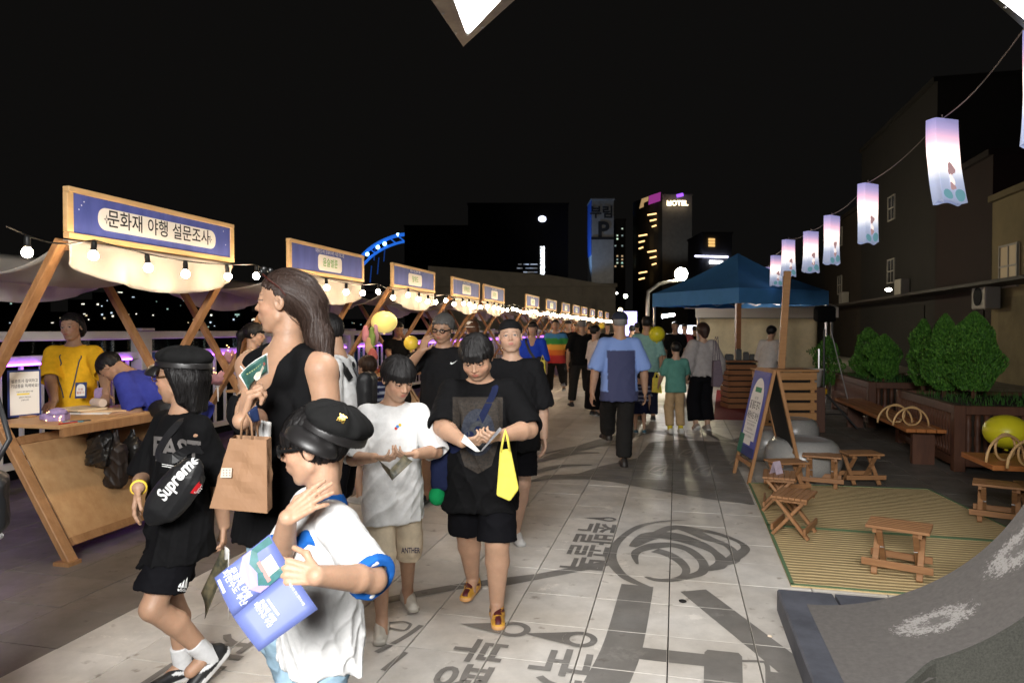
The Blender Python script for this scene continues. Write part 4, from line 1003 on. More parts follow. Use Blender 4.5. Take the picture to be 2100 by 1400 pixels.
# ---- folding stools
def make_stool():
    t = thing('folding_stool', '', 'stool', (0, 0, 0), 0, 'low wooden folding stools'); Wd, Dp, Ht = .34, .25, .30
    for k in range(6): MB().box((0, -Dp/2+Dp*(k+.5)/6, Ht-.009), (Wd, Dp/6-.003, .018)).build('slat', STOOLW, t, bevel=.002)
    for s in (-1, 1): MB().box((s*(Wd/2-.05), 0, Ht-.032), (.022, Dp-.02, .026)).build('seat_rail', STOOLW, t)
    for s in (-1, 1):
        MB().bar((s*(Wd/2-.05), -Dp/2+.0, .008), (s*(Wd/2-.05), Dp/2-.03, Ht-.03), .022, .034, (1, 0, 0)).build('leg', STOOLW, t, bevel=.002)
        MB().bar((s*(Wd/2-.073), Dp/2, .008), (s*(Wd/2-.073), -Dp/2+.03, Ht-.03), .022, .034, (1, 0, 0)).build('leg', STOOLW, t, bevel=.002)
    for sy, e in ((-1, .06), (1, .02)): MB().box((0, sy*(Dp/2-.012)-sy*.0, .075), (Wd-.02+e, .016, .042)).build('stretcher', STOOLW, t, bevel=.002)
    for s in (-1, 1): MB().tube([(s*(Wd/2-.035), -.0, .145), (s*(Wd/2-.09), 0, .145)], .006, 8).build('bolt', mat('steel', (.4, .4, .4), .35, 1), t)
    return t
stool0 = None
def seat_at(px, py, rz, label, sc=1.0):
    global stool0; p = gnd(px, py)
    if stool0 is None: stool0 = make_stool(); t = stool0
    else: t = copy_tree(stool0)
    t.location = (p.x, p.y, .012); t.rotation_euler = (0, 0, rz); t.scale = (sc, sc, sc); t['label'] = label
seat_at(1843, 1178, R(-22), 'wooden folding stool standing alone on the near rush mat')
seat_at(1628, 1098, R(68), 'nearest of the clustered folding stools at the left rim of the mat')
seat_at(1597, 1048, R(82), 'folding stool carrying the small folded card')
seat_at(1612, 1010, R(20), 'folding stool directly behind the one with the card', .95)
seat_at(1685, 998, R(-12), 'folding stool in front of the big stone bowl, mat\'s far rim')
seat_at(1764, 992, R(14), 'folding stool right of the stone bowl, far rim of the mat')
seat_at(2048, 1072, R(-22), 'slatted folding stool below the bench on the right')
seat_at(2140, 1078, R(-10), 'folding stool cut by the picture edge behind the concrete arch')
cd = gnd(1597, 1048); cm = MB(); cm.add([(-.05, -.03, 0), (.05, -.03, 0), (.05, 0, .1), (-.05, 0, .1), (-.05, .03, 0), (.05, .03, 0)], [(0, 1, 2, 3), (3, 2, 5, 4)])
o = cm.build('folded_card', mat('card_lilac', S(188, 172, 186), .7, var=.2, vscale=30), solid=.0015); o.location = (cd.x-.02, cd.y, .3125); o.rotation_euler = (0, 0, R(50)); tag(o, 'small lilac folded card standing on a folding stool', 'card')
# ---- stone bowls / drum seats
def stone(px, py, d, r, h, label, prof):
    p = spot(px, d); o = MB().lathe([(a*r, b*h) for a, b in prof], 40).build('stone_bowl', STONE, smooth=True); o.location = p; tag(o, label, 'stone bowl'); smooth_angle(o, 50); return o
bowl = [(.50, 0), (.70, .03), (.90, .17), (.985, .36), (1.0, .52), (.97, .70), (.88, .87), (.76, .96), (.62, 1.0), (.58, .985), (.3, .975), (.0, .975)]
g = gnd(1648, 978); stone(1648, 0, 7.0, .37, .40, 'large polished round granite seat beside the easel board', bowl)
stone(1632, 0, 8.9, .29, .36, 'smaller polished round granite seat in front of the slatted crate', bowl)
stone(1572, 0, 8.0, .30, .36, 'round granite seat half hidden behind the easel board', bowl)
# ---- easel board
EW = wood('easel_wood', S(142, 102, 66), S(168, 126, 86), .5); BOARD = mat('blackboard', S(30, 30, 28), .7)
b0, b1 = gnd(1508, 972), gnd(1532, 990); bk0, bk1 = gnd(1600, 946), gnd(1628, 962)
ez = thing('easel_board', 'wooden easel sign with blue printed poster beside the stone bowls', 'sign board', ((b0+b1)/2)[:])
o_ = Vector(ez.location); wv_ = (b1-b0); wv_.z = 0; fw = Vector((wv_.y, -wv_.x, 0)).normalized(); fw = -fw if fw.x > 0 else fw
wv_ = wv_.normalized(); HW = .255; dp_ = Vector((-fw.x, -fw.y, 0)); HT = 1.10
bot = lambda s: wv_*s*HW; topv = dp_*.24+Vector((0, 0, HT)); bb = dp_*.52
for s in (-1, 1):
    MB().bar(bot(s), bot(s)+topv, .03, .035, wv_).build('front_leg', EW, ez, bevel=.002)
    MB().bar(bot(s)+bb, bot(s)+topv+dp_*.03, .03, .035, wv_).build('back_leg', EW, ez, bevel=.002)
for z in (.16, .99):
    q = topv*(z); MB().bar(bot(-1)+q, bot(1)+q, .03, .04, topv).build('cross_rail', EW, ez)
for z in (.2, .28, .99):
    q = bb+(topv+dp_*.03-bb)*z; MB().bar(bot(-1)+q, bot(1)+q, .025, .035, topv).build('cross_rail', EW, ez)
def eplane(zc, off): return frame(topv*zc+fw*off+Vector((0, 0, .0)), wv_ if wv_.cross(topv).dot(fw) > 0 else -wv_, topv)
EL = topv.length
q = bb+(topv+dp_*.03-bb)*.64; Mq = frame(q, wv_, topv+dp_*.03-bb); bk = MB().box((0, 0, 0), (2*HW-.04, EL*.66, .012), Mq.to_3x3()).build('blackboard', BOARD, ez)
bk.location = q
bk = MB().box((0, 0, 0), (2*HW-.04, EL*.72, .01), eplane(.60, 0).to_3x3()).build('board_back', BOARD, ez); bk.location = topv*.60
Mp = eplane(.60, .022); PB = mat('poster_blue', S(72, 84, 168), .5, vscale=2, col2=S(60, 72, 150)); ph_, pw_ = EL*.76/2, HW+.005
po = MB().add([Mp @ Vector((x, y, 0)) for x, y in ((-pw_, -ph_), (pw_, -ph_), (pw_, ph_), (-pw_, ph_))], [(0, 1, 2, 3)]).build('poster', PB, ez, solid=.003)
arch = [(-.19, -.32), (.10, -.32), (.10, -.27), (.19, -.27), (.19, .12)]+[(.19*math.cos(R(a)), .12+.24*math.sin(R(a))) for a in range(10, 180, 10)]+[(-.19, .12)]
MB().add([Mp @ Vector((x, y, .003)) for x, y in arch], [tuple(range(len(arch)))]).build('poster_arch', SIGNW, po)
for (x0, x1, y0, y1, m_) in ((-.09, .10, .215, .265, mat('poster_green', S(52, 140, 96), .6)), (-pw_, -.11, -ph_, -.23, mat('poster_green2', S(36, 110, 90), .6)), (-.11, pw_, -ph_, -.335, mat('poster_navy', S(34, 52, 110), .6))):
    MB().add([Mp @ Vector((x, y, .0045)) for x, y in ((x0, y0), (x1, y0), (x1, y1), (x0, y1))], [(0, 1, 2, 3)]).build('poster_block', m_, po)
for s, sz, y in (('올 봄도 둔디', .085, .075), ('새완수도 부산', .085, -.03), ('야간 개장', .036, .15), ('피란수도 부산 문화재 야행', .028, -.12), ('체험 프로그램 안내', .028, -.165), ('2023 부산 문화재 야행', .028, -.24)):
    mb = MB(); text_into(mb, s, sz, Mp @ Matrix.Translation((0, y, .005)), .01 if sz > .05 else .002, wscale=.72 if sz > .05 else .8); mb.build('poster_lettering', INK if sz > .05 else mat('ink_grey', S(110, 108, 112), .6), po)
for y in (.12, -.085, -.2): MB().add([Mp @ Vector((x, yy, .0048)) for x, yy in ((-.15, y-.002), (.15, y-.002), (.15, y+.002), (-.15, y+.002))], [(0, 1, 2, 3)]).build('poster_rule', MATS['ink_grey'] if 'ink_grey' in MATS else INK, po)
# ---- concrete plinth with the foot of the light arch
CONC = mat('arch_concrete', S(102, 98, 95), .75, var=.16, vscale=40, bump=.12, bscale=160); PLB = mat('plinth_blue_grey', S(80, 82, 90), .6, var=.3, vscale=6, bump=.08); SIDE = mat('arch_side', S(74, 74, 68), .8, var=.35, vscale=120)
nn_, ll_ = CONC.node_tree.nodes, CONC.node_tree.links      # two worn patches where the paint has gone
ge_ = nn_.new('ShaderNodeNewGeometry'); bs_ = nn_['Principled BSDF']; src = bs_.inputs['Base Color'].links[0].from_socket
pc = gnd(1593, 1252); PX, PYb = pc.x, pc.y; PT = .12
ar_x0 = gnd(1655, 1240, PT).x
AY1 = gnd(1655, 1236, PT).y-.02; AY0 = 3.08; ARR = 1.08; near_y = lambda x: float(np.interp(x-ar_x0, [0, .2, .35, .8, 2], [2.70, 2.90, 3.06, 3.11, 3.12]))                     # band between AY0 and AY1, curling up to the right
arc = lambda a: (ar_x0+ARR*math.sin(a), PT+ARR*(1-math.cos(a)))
for wi, (aa, yy, ra, ry_, rot) in enumerate(((.44, AY0+.27, .15, .09, .5), (.90, AY1-.2, .15, .10, .35))):
    ax_, az_ = arc(aa); vm = nn_.new('ShaderNodeVectorMath'); vm.operation = 'SUBTRACT'; vm.inputs[1].default_value = (ax_, yy, az_); ll_.new(ge_.outputs['Position'], vm.inputs[0])
    mp_ = nn_.new('ShaderNodeMapping'); mp_.inputs['Rotation'].default_value = (0, 0, rot); mp_.inputs['Scale'].default_value = (1/ra, 1/ry_, .8/ra); ll_.new(vm.outputs[0], mp_.inputs[0])
    le = nn_.new('ShaderNodeVectorMath'); le.operation = 'LENGTH'; ll_.new(mp_.outputs[0], le.inputs[0])
    no = nn_.new('ShaderNodeTexNoise'); no.inputs['Scale'].default_value = 55; no.inputs['Detail'].default_value = 8; no.inputs['Roughness'].default_value = .8; ll_.new(ge_.outputs['Position'], no.inputs[0])
    ad = nn_.new('ShaderNodeMath'); ad.operation = 'MULTIPLY_ADD'; ad.inputs[1].default_value = 3.2; ll_.new(no.outputs['Fac'], ad.inputs[0]); ll_.new(le.outputs['Value'], ad.inputs[2])
    rp = nn_.new('ShaderNodeValToRGB'); rp.color_ramp.elements[0].position = .0; rp.color_ramp.elements[0].color = (0, 0, 0, 1)
    e1 = rp.color_ramp.elements[1]; e1.position = .44; e1.color = (.1, .1, .1, 1); e2 = rp.color_ramp.elements.new(.5); e2.color = (.85, .85, .85, 1); e3 = rp.color_ramp.elements.new(.56); e3.color = (.8, .8, .8, 1); e4 = rp.color_ramp.elements.new(.6); e4.color = (0, 0, 0, 1)
    dv = nn_.new('ShaderNodeMath'); dv.operation = 'DIVIDE'; dv.inputs[1].default_value = 4.4; ll_.new(ad.outputs[0], dv.inputs[0]); ll_.new(dv.outputs[0], rp.inputs[0])
    mx_ = nn_.new('ShaderNodeMix'); mx_.data_type = 'RGBA'; mx_.inputs[7].default_value = (*S(178, 174, 170), 1); ll_.new(rp.outputs[0], mx_.inputs[0]); ll_.new(src, mx_.inputs[6]); src = mx_.outputs[2]
ll_.new(src, bs_.inputs['Base Color'])
ar = thing('light_arch', 'grey concrete arch foot on a blue-grey plinth with lit panels overhead', 'sculpture', (0, 0, 0))
MB().box(((PX+ar_x0+.16)/2, (PYb+2.5)/2, PT/2), (ar_x0+.16-PX, PYb-2.5, PT)).build('plinth', PLB, ar, bevel=.008); MB().box((ar_x0+1.2, (PYb+3.14)/2, PT/2-.002), (2.06, PYb-3.14, PT-.004)).build('plinth', PLB, ar)
am = MB(); na = 44
for k in range(na+1):
    a = R(96)*k/na; x, z = arc(a); ix, iz = ar_x0+.02+(ARR-.0)*math.sin(a), z-.0
    th_ = .10+.5*(k/na)*.25; xo, zo = x+math.sin(a)*th_*.9+.0, z-math.cos(a)*th_
    am.add([(x, near_y(x), z+.002), (x, AY1, z+.002), (xo, AY1, max(PT+.001, zo) if a < .5 else zo), (xo, near_y(x), max(PT+.001, zo) if a < .5 else zo)], [])
for k in range(na):
    b = 4*k; am.f += [(b, b+1, b+5, b+4), (b+1, b+2, b+6, b+5), (b+2, b+3, b+7, b+6), (b+3, b, b+4, b+7)]
am.f += [(0, 3, 2, 1), (4*na, 4*na+1, 4*na+2, 4*na+3)]
ao = am.build('arch_band', CONC, ar); smooth_angle(ao, 40)
sm = MB(); out = [(arc(R(96)*k/na)) for k in range(na+1)]
poly = [(x, z) for x, z in out]+[(out[-1][0]+.9, out[-1][1]), (out[-1][0]+.9, PT)]
fill = MB()
for k in range(na): (x0, z0), (x1, z1) = out[k], out[k+1]; fill.add([(x0, near_y(x0)-.012, .003), (x1, near_y(x1)-.012, .003), (x1, near_y(x1)-.012, z1), (x0, near_y(x0)-.012, z0)], [(0, 1, 2, 3)])
fill.build('arch_side', SIDE, ar, solid=.02)
STEEL = mat('lamp_steel', S(150, 150, 152), .3, .9, var=.2, vscale=12); PANEL = mat('lamp_panel', (.9, .9, .9), .5, emit=(1, .985, .965), es=46); PANEL2 = mat('lamp_panel_dim', (.9, .9, .9), .5, emit=(1, .97, .93), es=26); FILLPANEL = mat('fill_panel_front', (.9, .9, .9), .5, emit=(1, .985, .965), es=104)
def lamp_box(name, c4, th, pm, inset=.055):
    c4 = [Vector(c) for c in c4]; n = (c4[1]-c4[0]).cross(c4[3]-c4[0]).normalized(); n = n if n.z > 0 else -n; ctr = sum(c4, Vector())/4
    mb = MB(); up = [c+n*th for c in c4]; mb.add(c4+up, [(4, 5, 6, 7)]+[(i, (i+1) % 4, 4+(i+1) % 4, 4+i) for i in range(4)])
    ii = [c+(ctr-c).normalized()*inset*1.6 for c in c4]; mb.add(c4+ii, [(i, (i+1) % 4, 4+(i+1) % 4, 4+i) for i in range(4)])
    h = mb.build(name, STEEL, ar, solid=.004); MB().add([c+n*.012 for c in ii], [(0, 1, 2, 3)]).build('light_panel', pm, h)
    sb = MB()
    for i in range(4):
        for e in (.2, .5, .8): q = c4[i].lerp(c4[(i+1) % 4], e); q = q+(ctr-q).normalized()*.02-n*.003; sb.sphere(q, .006, 6, 4)
    sb.build('screws', STEEL, h)
ZL = 3.0
def plane_pt(px, py, z): return gnd(px, py, z)
c0 = plane_pt(950, 95, ZL); e1 = (plane_pt(885, 0, ZL)-c0).normalized(); e2 = (plane_pt(1055, 0, ZL)-c0).normalized()
lamp_box('lamp_housing', [c0, c0+e1*.75, c0+e1*.75+e2*1.2, c0+e2*1.2], .16, PANEL, .085)
c1 = plane_pt(2112, 68, 2.75); c3 = plane_pt(2033, -2, 2.75); c4 = c3+(c3-c1)*.6; lamp_box('lamp_housing', [c1, c4, c4+CR*.8, c1+CR*.8], .14, PANEL2, .02)
# unseen fill panel added behind the camera in place of its flash
f0 = Vector((-.9, -1.7, 3.2)); t1 = Vector((1, .0, 0)); t2 = Vector((0, -.32, -.947)).normalized()
lamp_box('lamp_housing', [f0, f0+t1*1.6, f0+t1*1.6+t2*1.1, f0+t2*1.1], .14, FILLPANEL)  # added fill light, no lamp of the arch itself
ex, ez_ = arc(R(96)); MB().tube([(ex+.05, (AY0+AY1)/2, ez_), (ex-.15, (AY0+AY1)/2-.2, 2.7), (ex-.7, 1.2, 3.15), (1.0, .6, 3.3), (.5, .1, 3.6), (.0, -1.7, 3.3)], .07, 10).build('arch_arm', STEEL, ar, smooth=True)  # last stretch of the arm only carries the added fill panel
MB().tube([(1.0, .6, 3.3), (c0.x+.3, c0.y-.6, 3.25)], .05, 10).build('arch_arm', STEEL, ar, smooth=True)
# ================================================================ planters, shrubs, benches
PLW = wood('planter_wood', S(74, 46, 34), S(96, 62, 44), .55, (12, 12, 1.5)); BENCH = wood('bench_wood', S(150, 92, 50), S(178, 114, 62), .4, (12, 1.5, 12)); CANE = mat('bent_cane', S(196, 160, 110), .5); SOIL = mat('soil', S(42, 34, 26), .95, bump=.8, bscale=30)
def planter(label, x0, y0, w_, L, h_):
    t = thing('planter_box', label, 'planter', (x0, y0, 0), 0, 'dark wooden planter boxes')
    for (x, y) in ((.05, .05), (w_-.05, .05), (.05, L-.05), (w_-.05, L-.05)): MB().box((x, y, h_/2), (.11, .11, h_)).build('post', PLW, t, bevel=.006)
    for z in (.1, h_-.05):
        for a, b in (((.1, .05, z), (w_-.1, .05, z)), ((.1, L-.05, z), (w_-.1, L-.05, z)), ((.05, .1, z), (.05, L-.1, z)), ((w_-.05, .1, z), (w_-.05, L-.1, z))): MB().bar(a, b, .08, .09).build('rail', PLW, t, bevel=.004)
    prof = [(.030, .15), (.034, .2), (.026, .22), (.036, .3), (.036, .36), (.026, .38), (.034, .46), (.034, .52), (.026, .54), (.03, h_-.1)]
    cane = MB().lathe(prof, 8).mesh('picket', PLW, smooth=True)
    n = int((w_-.2)/.085)
    for k in range(n):
        o = link('picket', cane, t); o.location = (.1+(w_-.2)*(k+.5)/n, .045, 0)
    n = int((L-.2)/.085)
    for k in range(n):
        o = link('picket', cane, t); o.location = (.045, .1+(L-.2)*(k+.5)/n, 0)
    MB().box((w_/2, L/2, h_*.5), (w_-.16, L-.16, h_*.86)).build('soil', SOIL, t); return t
c2 = gnd(1957, 967); c1 = gnd(1784, 877)
planter('nearer dark planter box with turned pickets, behind the yellow balloon', c2.x, c2.y, 2.6, 2.0, .70)
planter('farther dark planter box with turned pickets, beyond the first bench', c2.x, c1.y, 1.3, 2.6, .70)
LEAF = []
for i, c in enumerate((S(72, 120, 42), S(48, 90, 30), S(94, 142, 52))): LEAF.append(mat('thuja_leaf%d' % i, c, .6, var=.3, vscale=40, spec=.3))
def shrub(label, px, ytop, ybot, wpx, d, seed, n=5200, lean=0):
    rn = np.random.RandomState(seed); base = at(px, ybot, d); top = at(px, ytop, d); hgt = top.z-base.z; r = wpx/2/FPX*d
    t = thing('shrub', label, 'shrub', (base.x, base.y, base.z), 0, 'clipped conical shrubs in the planters')
    MB().tube([(0, 0, -.1), (.01, 0, hgt*.3), (0, .01, hgt*.8)], [.03, .025, .01], 7).build('trunk', PLW, t)
    lob = [(rn.uniform(0, 6.28), rn.uniform(.15, .85), rn.uniform(.08, .2)) for _ in range(26)]
    sets = [MB() for _ in LEAF]; s_ = max(.015, d*.0022)
    for k in range(n):
        a = rn.uniform(0, 6.283); z = rn.beta(1.25, 1.3); rad = r*((max(0, 1-((z-.36)/.64)**2)**.72) if z > .36 else (max(.05, 1-((.36-z)/.44)**2)**.5))
        bump_ = sum(am*math.exp(-((math.atan2(math.sin(a-la), math.cos(a-la)))**2/.09+(z-lz)**2/.012)) for la, lz, am in lob)
        rr = rad*(.74+bump_*1.9)*(1-.35*rn.rand()**2.2); p = Vector((rr*math.cos(a), rr*math.sin(a), z*hgt*(1+.04*bump_)))
        up = Vector((math.cos(a)*.45+rn.normal(0, .3), math.sin(a)*.45+rn.normal(0, .3), 1)).normalized(); sd = up.cross(Vector((math.cos(a+rn.normal(0, .9)), math.sin(a+rn.normal(0, .9)), .1))).normalized()
        L = s_*rn.uniform(.8, 1.7); wd = s_*rn.uniform(.35, .6)
        sets[rn.choice(3, p=(.5, .3, .2))].add([p-up*L*.5, p+sd*wd, p+up*L, p-sd*wd], [(0, 1, 2, 3)])
    cr = None
    for mb, m_ in zip(sets, LEAF):
        o = mb.build('crown' if cr is None else 'foliage', m_, t if cr is None else cr)
        if cr is None: cr = o
    return t
shrub('biggest bright green shrub, right-hand one in the nearer planter', 1997, 641, 800, 112, 8.3, 1, 14000)
shrub('green shrub touching the biggest one on its left', 1937, 645, 800, 74, 8.7, 2, 9000)
shrub('dark shrub at the back of the nearer planter', 1893, 655, 790, 60, 9.6, 3, 4500)
shrub('small bright shrub in the farther planter', 1813, 687, 776, 62, 11.3, 4, 6500)
shrub('shrub just behind the small bright one, farther planter', 1780, 673, 772, 66, 12.0, 5, 4500)
shrub('shrub in shade behind the lamp stand', 1697, 690, 790, 56, 13.0, 6, 2200)
for (cx, cy0, w_, L, h_, n, seed) in ((c2.x, c2.y, 2.6, 2.0, .66, 900, 4), (c2.x, c1.y, 1.3, 2.6, .66, 700, 5)):
    rn = random.Random(seed); mb = MB()
    for k in range(n):
        p = Vector((cx+rn.uniform(.1, w_-.1), cy0+rn.uniform(.1, L-.1), h_)); a = rn.uniform(0, 6.3); q = Vector((math.cos(a), math.sin(a), 0)); L_ = rn.uniform(.04, .12)
        mb.add([p+q*.006, p-q*.006, p+Vector((rn.uniform(-.03, .03), rn.uniform(-.03, .03), L_))], [(0, 1, 2)])
    o = mb.build('grass', LEAF[1]); tag(o, 'short grass growing at the foot of the shrubs', 'grass', kind='stuff')
def bench(label, x0, x1, y0, y1, z, n=4, group='wooden benches at the planters'):
    t = thing('bench', label, 'bench', (x0, y0, 0), 0, group)
    for k in range(n):
        w_ = (x1-x0)/n; MB().box((w_*(k+.5), (y1-y0)/2, z-.02), (w_-.006, y1-y0, .04)).build('plank', BENCH, t, bevel=.004)
    for y in (.25, y1-y0-.25): MB().box(((x1-x0)/2+.04, y, (z-.04)/2), (.22, .08, z-.042)).build('leg', PLW, t)
    return t
def hoop(label, px, py, d, r, rz, parent=None):
    p = at(px, py, d); t = thing('cane_hoop', label, 'hoop', p[:], rz, 'bent cane hoops on the benches')
    MB().tube([(r*math.cos(R(a)), 0, r*math.sin(R(a))) for a in range(0, 181, 9)], .011, 6).build('arch', CANE, t, smooth=True)
    for s_ in (1,): MB().tube([(.12*r+.52*r*math.cos(R(a)), .022, .52*r+.52*r*math.sin(R(a))) for a in range(0, 361, 15)], .010, 6).build('ring', CANE, t, smooth=True)
    return t
bz = .42; nb = gnd(1949, 890, bz); fb = gnd(1786, 852, bz)
bench('bench between the two planters carrying a pair of cane hoops', c2.x-.42, c2.x-.02, c2.y+.15, c1.y+.3, bz)
nb2 = gnd(1968, 925, .47); bench('bench on the right under the yellow balloon', nb2.x, nb2.x+1.9, nb2.y-.62, nb2.y-.02, .47, 5)
hx = c2.x-.25
for px_, lab in ((1835, 'farther cane hoop on the bench between the planters'), (1868, 'nearer cane hoop on the bench between the planters')):
    p = gnd(px_, 866 if px_ == 1835 else 872, bz); hoop(lab, px_, 866 if px_ == 1835 else 872, (p-C0).dot(CF), .2, YAW)
p = gnd(2062, 945, .47); hoop('cane hoop on the right-hand bench below the yellow balloon', 2062, 945, (p-C0).dot(CF), .2, YAW+.3)
p = gnd(2125, 960, .47); hoop('cane hoop on the right-hand bench cut by the picture edge', 2112, 958, (p-C0).dot(CF), .2, YAW+.2)
# ---- balloons and round lanterns
def balloon(label, px, py, d, rpx, col, lit=0., sq=1.0, txt=False):
    p = at(px, py, d); r = rpx/FPX*d; t = thing('balloon', label, 'balloon', p[:], 0, 'round yellow balloons')
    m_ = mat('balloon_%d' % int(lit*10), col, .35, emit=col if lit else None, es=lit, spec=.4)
    prof = [(r*math.sin(math.pi*k/18)*(1+.0*k), -r*sq*math.cos(math.pi*k/18)) for k in range(1, 18)]
    MB().lathe(prof, 28).build('skin', m_, t, smooth=True); MB().lathe([(r*.02, -r*sq-.02), (r*.1, -r*sq-.018), (r*.05, -r*sq+.004)], 10).build('knot', m_, t)
    if txt:
        bv = bvh_of(t.children[0]); vd = (Vector((0, 0, 0))-(p-C0)).normalized(); mb = MB(); Mt = frame(vd*r*1.3+Vector((0, 0, 0)), -vd.cross(Vector((0, 0, 1))), (0, 0, 1))
        for s, x, y in (('문', .25, -.1), ('화', .25, -.36), ('재', .25, -.62), ('야', .72, -.18), ('행', .72, -.5)): text_into(mb, s, r*.34, Mt @ Matrix.Translation((x*r, y*r, 0)))
        link('lettering', project(mb, -vd, bv, .002, 3), t).data.materials.append(INK)
    return t
YB = S(222, 200, 60)
balloon('large glowing yellow round lantern with small lettering under the third stall', 788, 660, 9.0, 26.5, S(250, 225, 130), .55, .84, True)
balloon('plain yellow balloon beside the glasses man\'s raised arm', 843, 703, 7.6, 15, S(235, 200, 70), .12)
balloon('yellow-green balloon right of the mint-shirted man\'s shoulder', 1347, 685, 11.2, 16.5, S(214, 204, 40))
balloon('yellow-green balloon half hidden behind the mint-shirted man', 1330, 681, 11.8, 13, S(214, 204, 40))
balloon('big yellow-green balloon over the right-hand bench', 2064, 885, 6.6, 42, S(196, 200, 40), 0, .82)
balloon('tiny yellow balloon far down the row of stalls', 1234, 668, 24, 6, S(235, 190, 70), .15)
# ---- lantern line
LM = bpy.data.materials.new('lantern_paper'); LM.use_nodes = True; n, l = LM.node_tree.nodes, LM.node_tree.links; b = n['Principled BSDF']; b.inputs['Roughness'].default_value = .8
tc = n.new('ShaderNodeTexCoord'); sp = n.new('ShaderNodeSeparateXYZ'); l.new(tc.outputs['Object'], sp.inputs[0])
mr = n.new('ShaderNodeMapRange'); mr.inputs[1].default_value = -.6; mr.inputs[2].default_value = 0; l.new(sp.outputs[2], mr.inputs[0])
cr = n.new('ShaderNodeValToRGB'); E_ = cr.color_ramp.elements; E_[0].position = 0; E_[0].color = (*S(150, 160, 188), 1); E_[1].position = 1; E_[1].color = (*S(160, 158, 212), 1)
for ps, c in ((.26, S(170, 178, 202)), (.36, S(210, 212, 220)), (.45, S(236, 214, 206)), (.60, S(255, 236, 228)), (.74, S(246, 190, 206)), (.88, S(190, 172, 218))): e = E_.new(ps); e.color = (*c, 1)
l.new(mr.outputs[0], cr.inputs[0]); l.new(cr.outputs[0], b.inputs['Base Color']); l.new(cr.outputs[0], b.inputs['Emission Color'])
# the bulb hangs at mid height: paper glows most around it
dist = n.new('ShaderNodeMath'); dist.operation = 'ADD'; dist.inputs[1].default_value = .27; l.new(sp.outputs[2], dist.inputs[0]); sq_ = n.new('ShaderNodeMath'); sq_.operation = 'MULTIPLY'; l.new(dist.outputs[0], sq_.inputs[0]); l.new(dist.outputs[0], sq_.inputs[1])
dv_ = n.new('ShaderNodeMath'); dv_.operation = 'DIVIDE'; dv_.inputs[0].default_value = .030; ad_ = n.new('ShaderNodeMath'); ad_.operation = 'ADD'; ad_.inputs[1].default_value = .020; l.new(sq_.outputs[0], ad_.inputs[0]); l.new(ad_.outputs[0], dv_.inputs[1]); ba_ = n.new('ShaderNodeMath'); ba_.operation = 'ADD'; ba_.inputs[1].default_value = .22; l.new(dv_.outputs[0], ba_.inputs[0]); l.new(ba_.outputs[0], b.inputs['Emission Strength'])
BUSHP = mat('lantern_print_green', S(96, 140, 150), .8, emit=S(96, 140, 150), es=.7); BROWNP = mat('lantern_print_brown', S(150, 118, 122), .8, emit=S(170, 136, 136), es=.8); STRW = mat('wire', S(150, 140, 130), .5, .5)
def lantern(label, px, yt, yb, d, seed, rz=0, sw_=0.):
    rn = random.Random(seed); p = at(px, yt, d); t = thing('paper_lantern', label, 'lantern', p[:], YAW+rz, 'printed paper lanterns on the wire'); hw = .105; hgt = (yb-yt)/FPX*d
    def f(u, v):
        k = u*4; i = int(k) % 4; e = k-int(k); cs = [(-1, -1), (1, -1), (1, 1), (-1, 1)]; a, b_ = cs[i], cs[(i+1) % 4]; x, y = a[0]+(b_[0]-a[0])*e, a[1]+(b_[1]-a[1])*e
        w2 = hw*(1+.10*math.sin(3.2*v+seed)*v+.22*max(0, v-.55)*(1+sw_*2)); bul = 1+.05*math.sin(math.pi*e)*math.sin(5*v+seed)
        return (x*w2*bul+sw_*.25*v*v, y*w2*bul*.4, -hgt*v+.012*math.sin(7*u*3.14+seed)*v)
    bd_ = MB().grid(f, 32, 14).build('shade', LM, t, solid=.002)
    def patch(cx, cz, rx_, rz_, m_, n=12):
        pts = [f((1.0+(.5+.5*(cx+rx_*math.cos(6.283*k/n))))/4-.25 if False else (.5+.5*(cx+rx_*math.cos(6.283*k/n)))/4, min(.985, max(0, cz+rz_*math.sin(6.283*k/n)))) for k in range(n)]
        MB().add([(x, y-.004, z) for x, y, z in pts], [tuple(range(n))]).build('print', m_, bd_)
    def blob(sd):
        rb_ = random.Random(sd+40)
        for cx, cz, sx_, sz_, m_ in ((.05, .60, .34, .07, BROWNP), (.02, .74, .22, .07, mat('lantern_print_pale', S(230, 214, 206), .8, emit=S(230, 214, 206), es=1.1)), (.0, .80, .26, .045, BROWNP)):
            n = 14; pts = []
            for k in range(n):
                a = 6.283*k/n; q_ = 1+.22*math.sin(3*a+sd)+.12*rb_.uniform(-1, 1); pts.append(f((.5+.5*(cx+sx_*q_*math.cos(a)))/4, cz+sz_*q_*math.sin(a)))
            MB().add([(x, y-.004-.001*cz, z) for x, y, z in pts], [tuple(range(n))]).build('print', m_, bd_)
    patch(-.55, .92, .4, .06, BUSHP); patch(.5, .9, .42, .075, BUSHP); blob(seed)
    MB().tube([(0, 0, 0), (0, 0, .04)], .004, 5).build('hook', STRW, t); return t
LL = [(1932, 247, 415, 5.07, .3, .35, 'nearest whole paper lantern, flared and swinging at the right'), (1780, 378, 498, 7.0, .5, .05, 'second whole paper lantern from the right on the wire'), (1706, 443, 541, 8.5, .6, 0, 'third whole paper lantern from the right, left of the second'),
      (1663, 475, 558, 10.1, .4, 0, 'fourth whole paper lantern, just right of the wooden pole'), (1617, 492, 566, 11.2, .5, 0, 'paper lantern hanging right at the wooden pole\'s top'), (1592, 524, 586, 13.6, .4, 0, 'paper lantern just left of the wooden pole'), (1576, 548, 590, 16.5, .5, .1, 'farthest paper lantern over the blue canopy')]
for i, (px, yt, yb, d, rz, sw_, lab) in enumerate(LL): lantern(lab, px, yt, yb, d, i+1, rz, sw_)
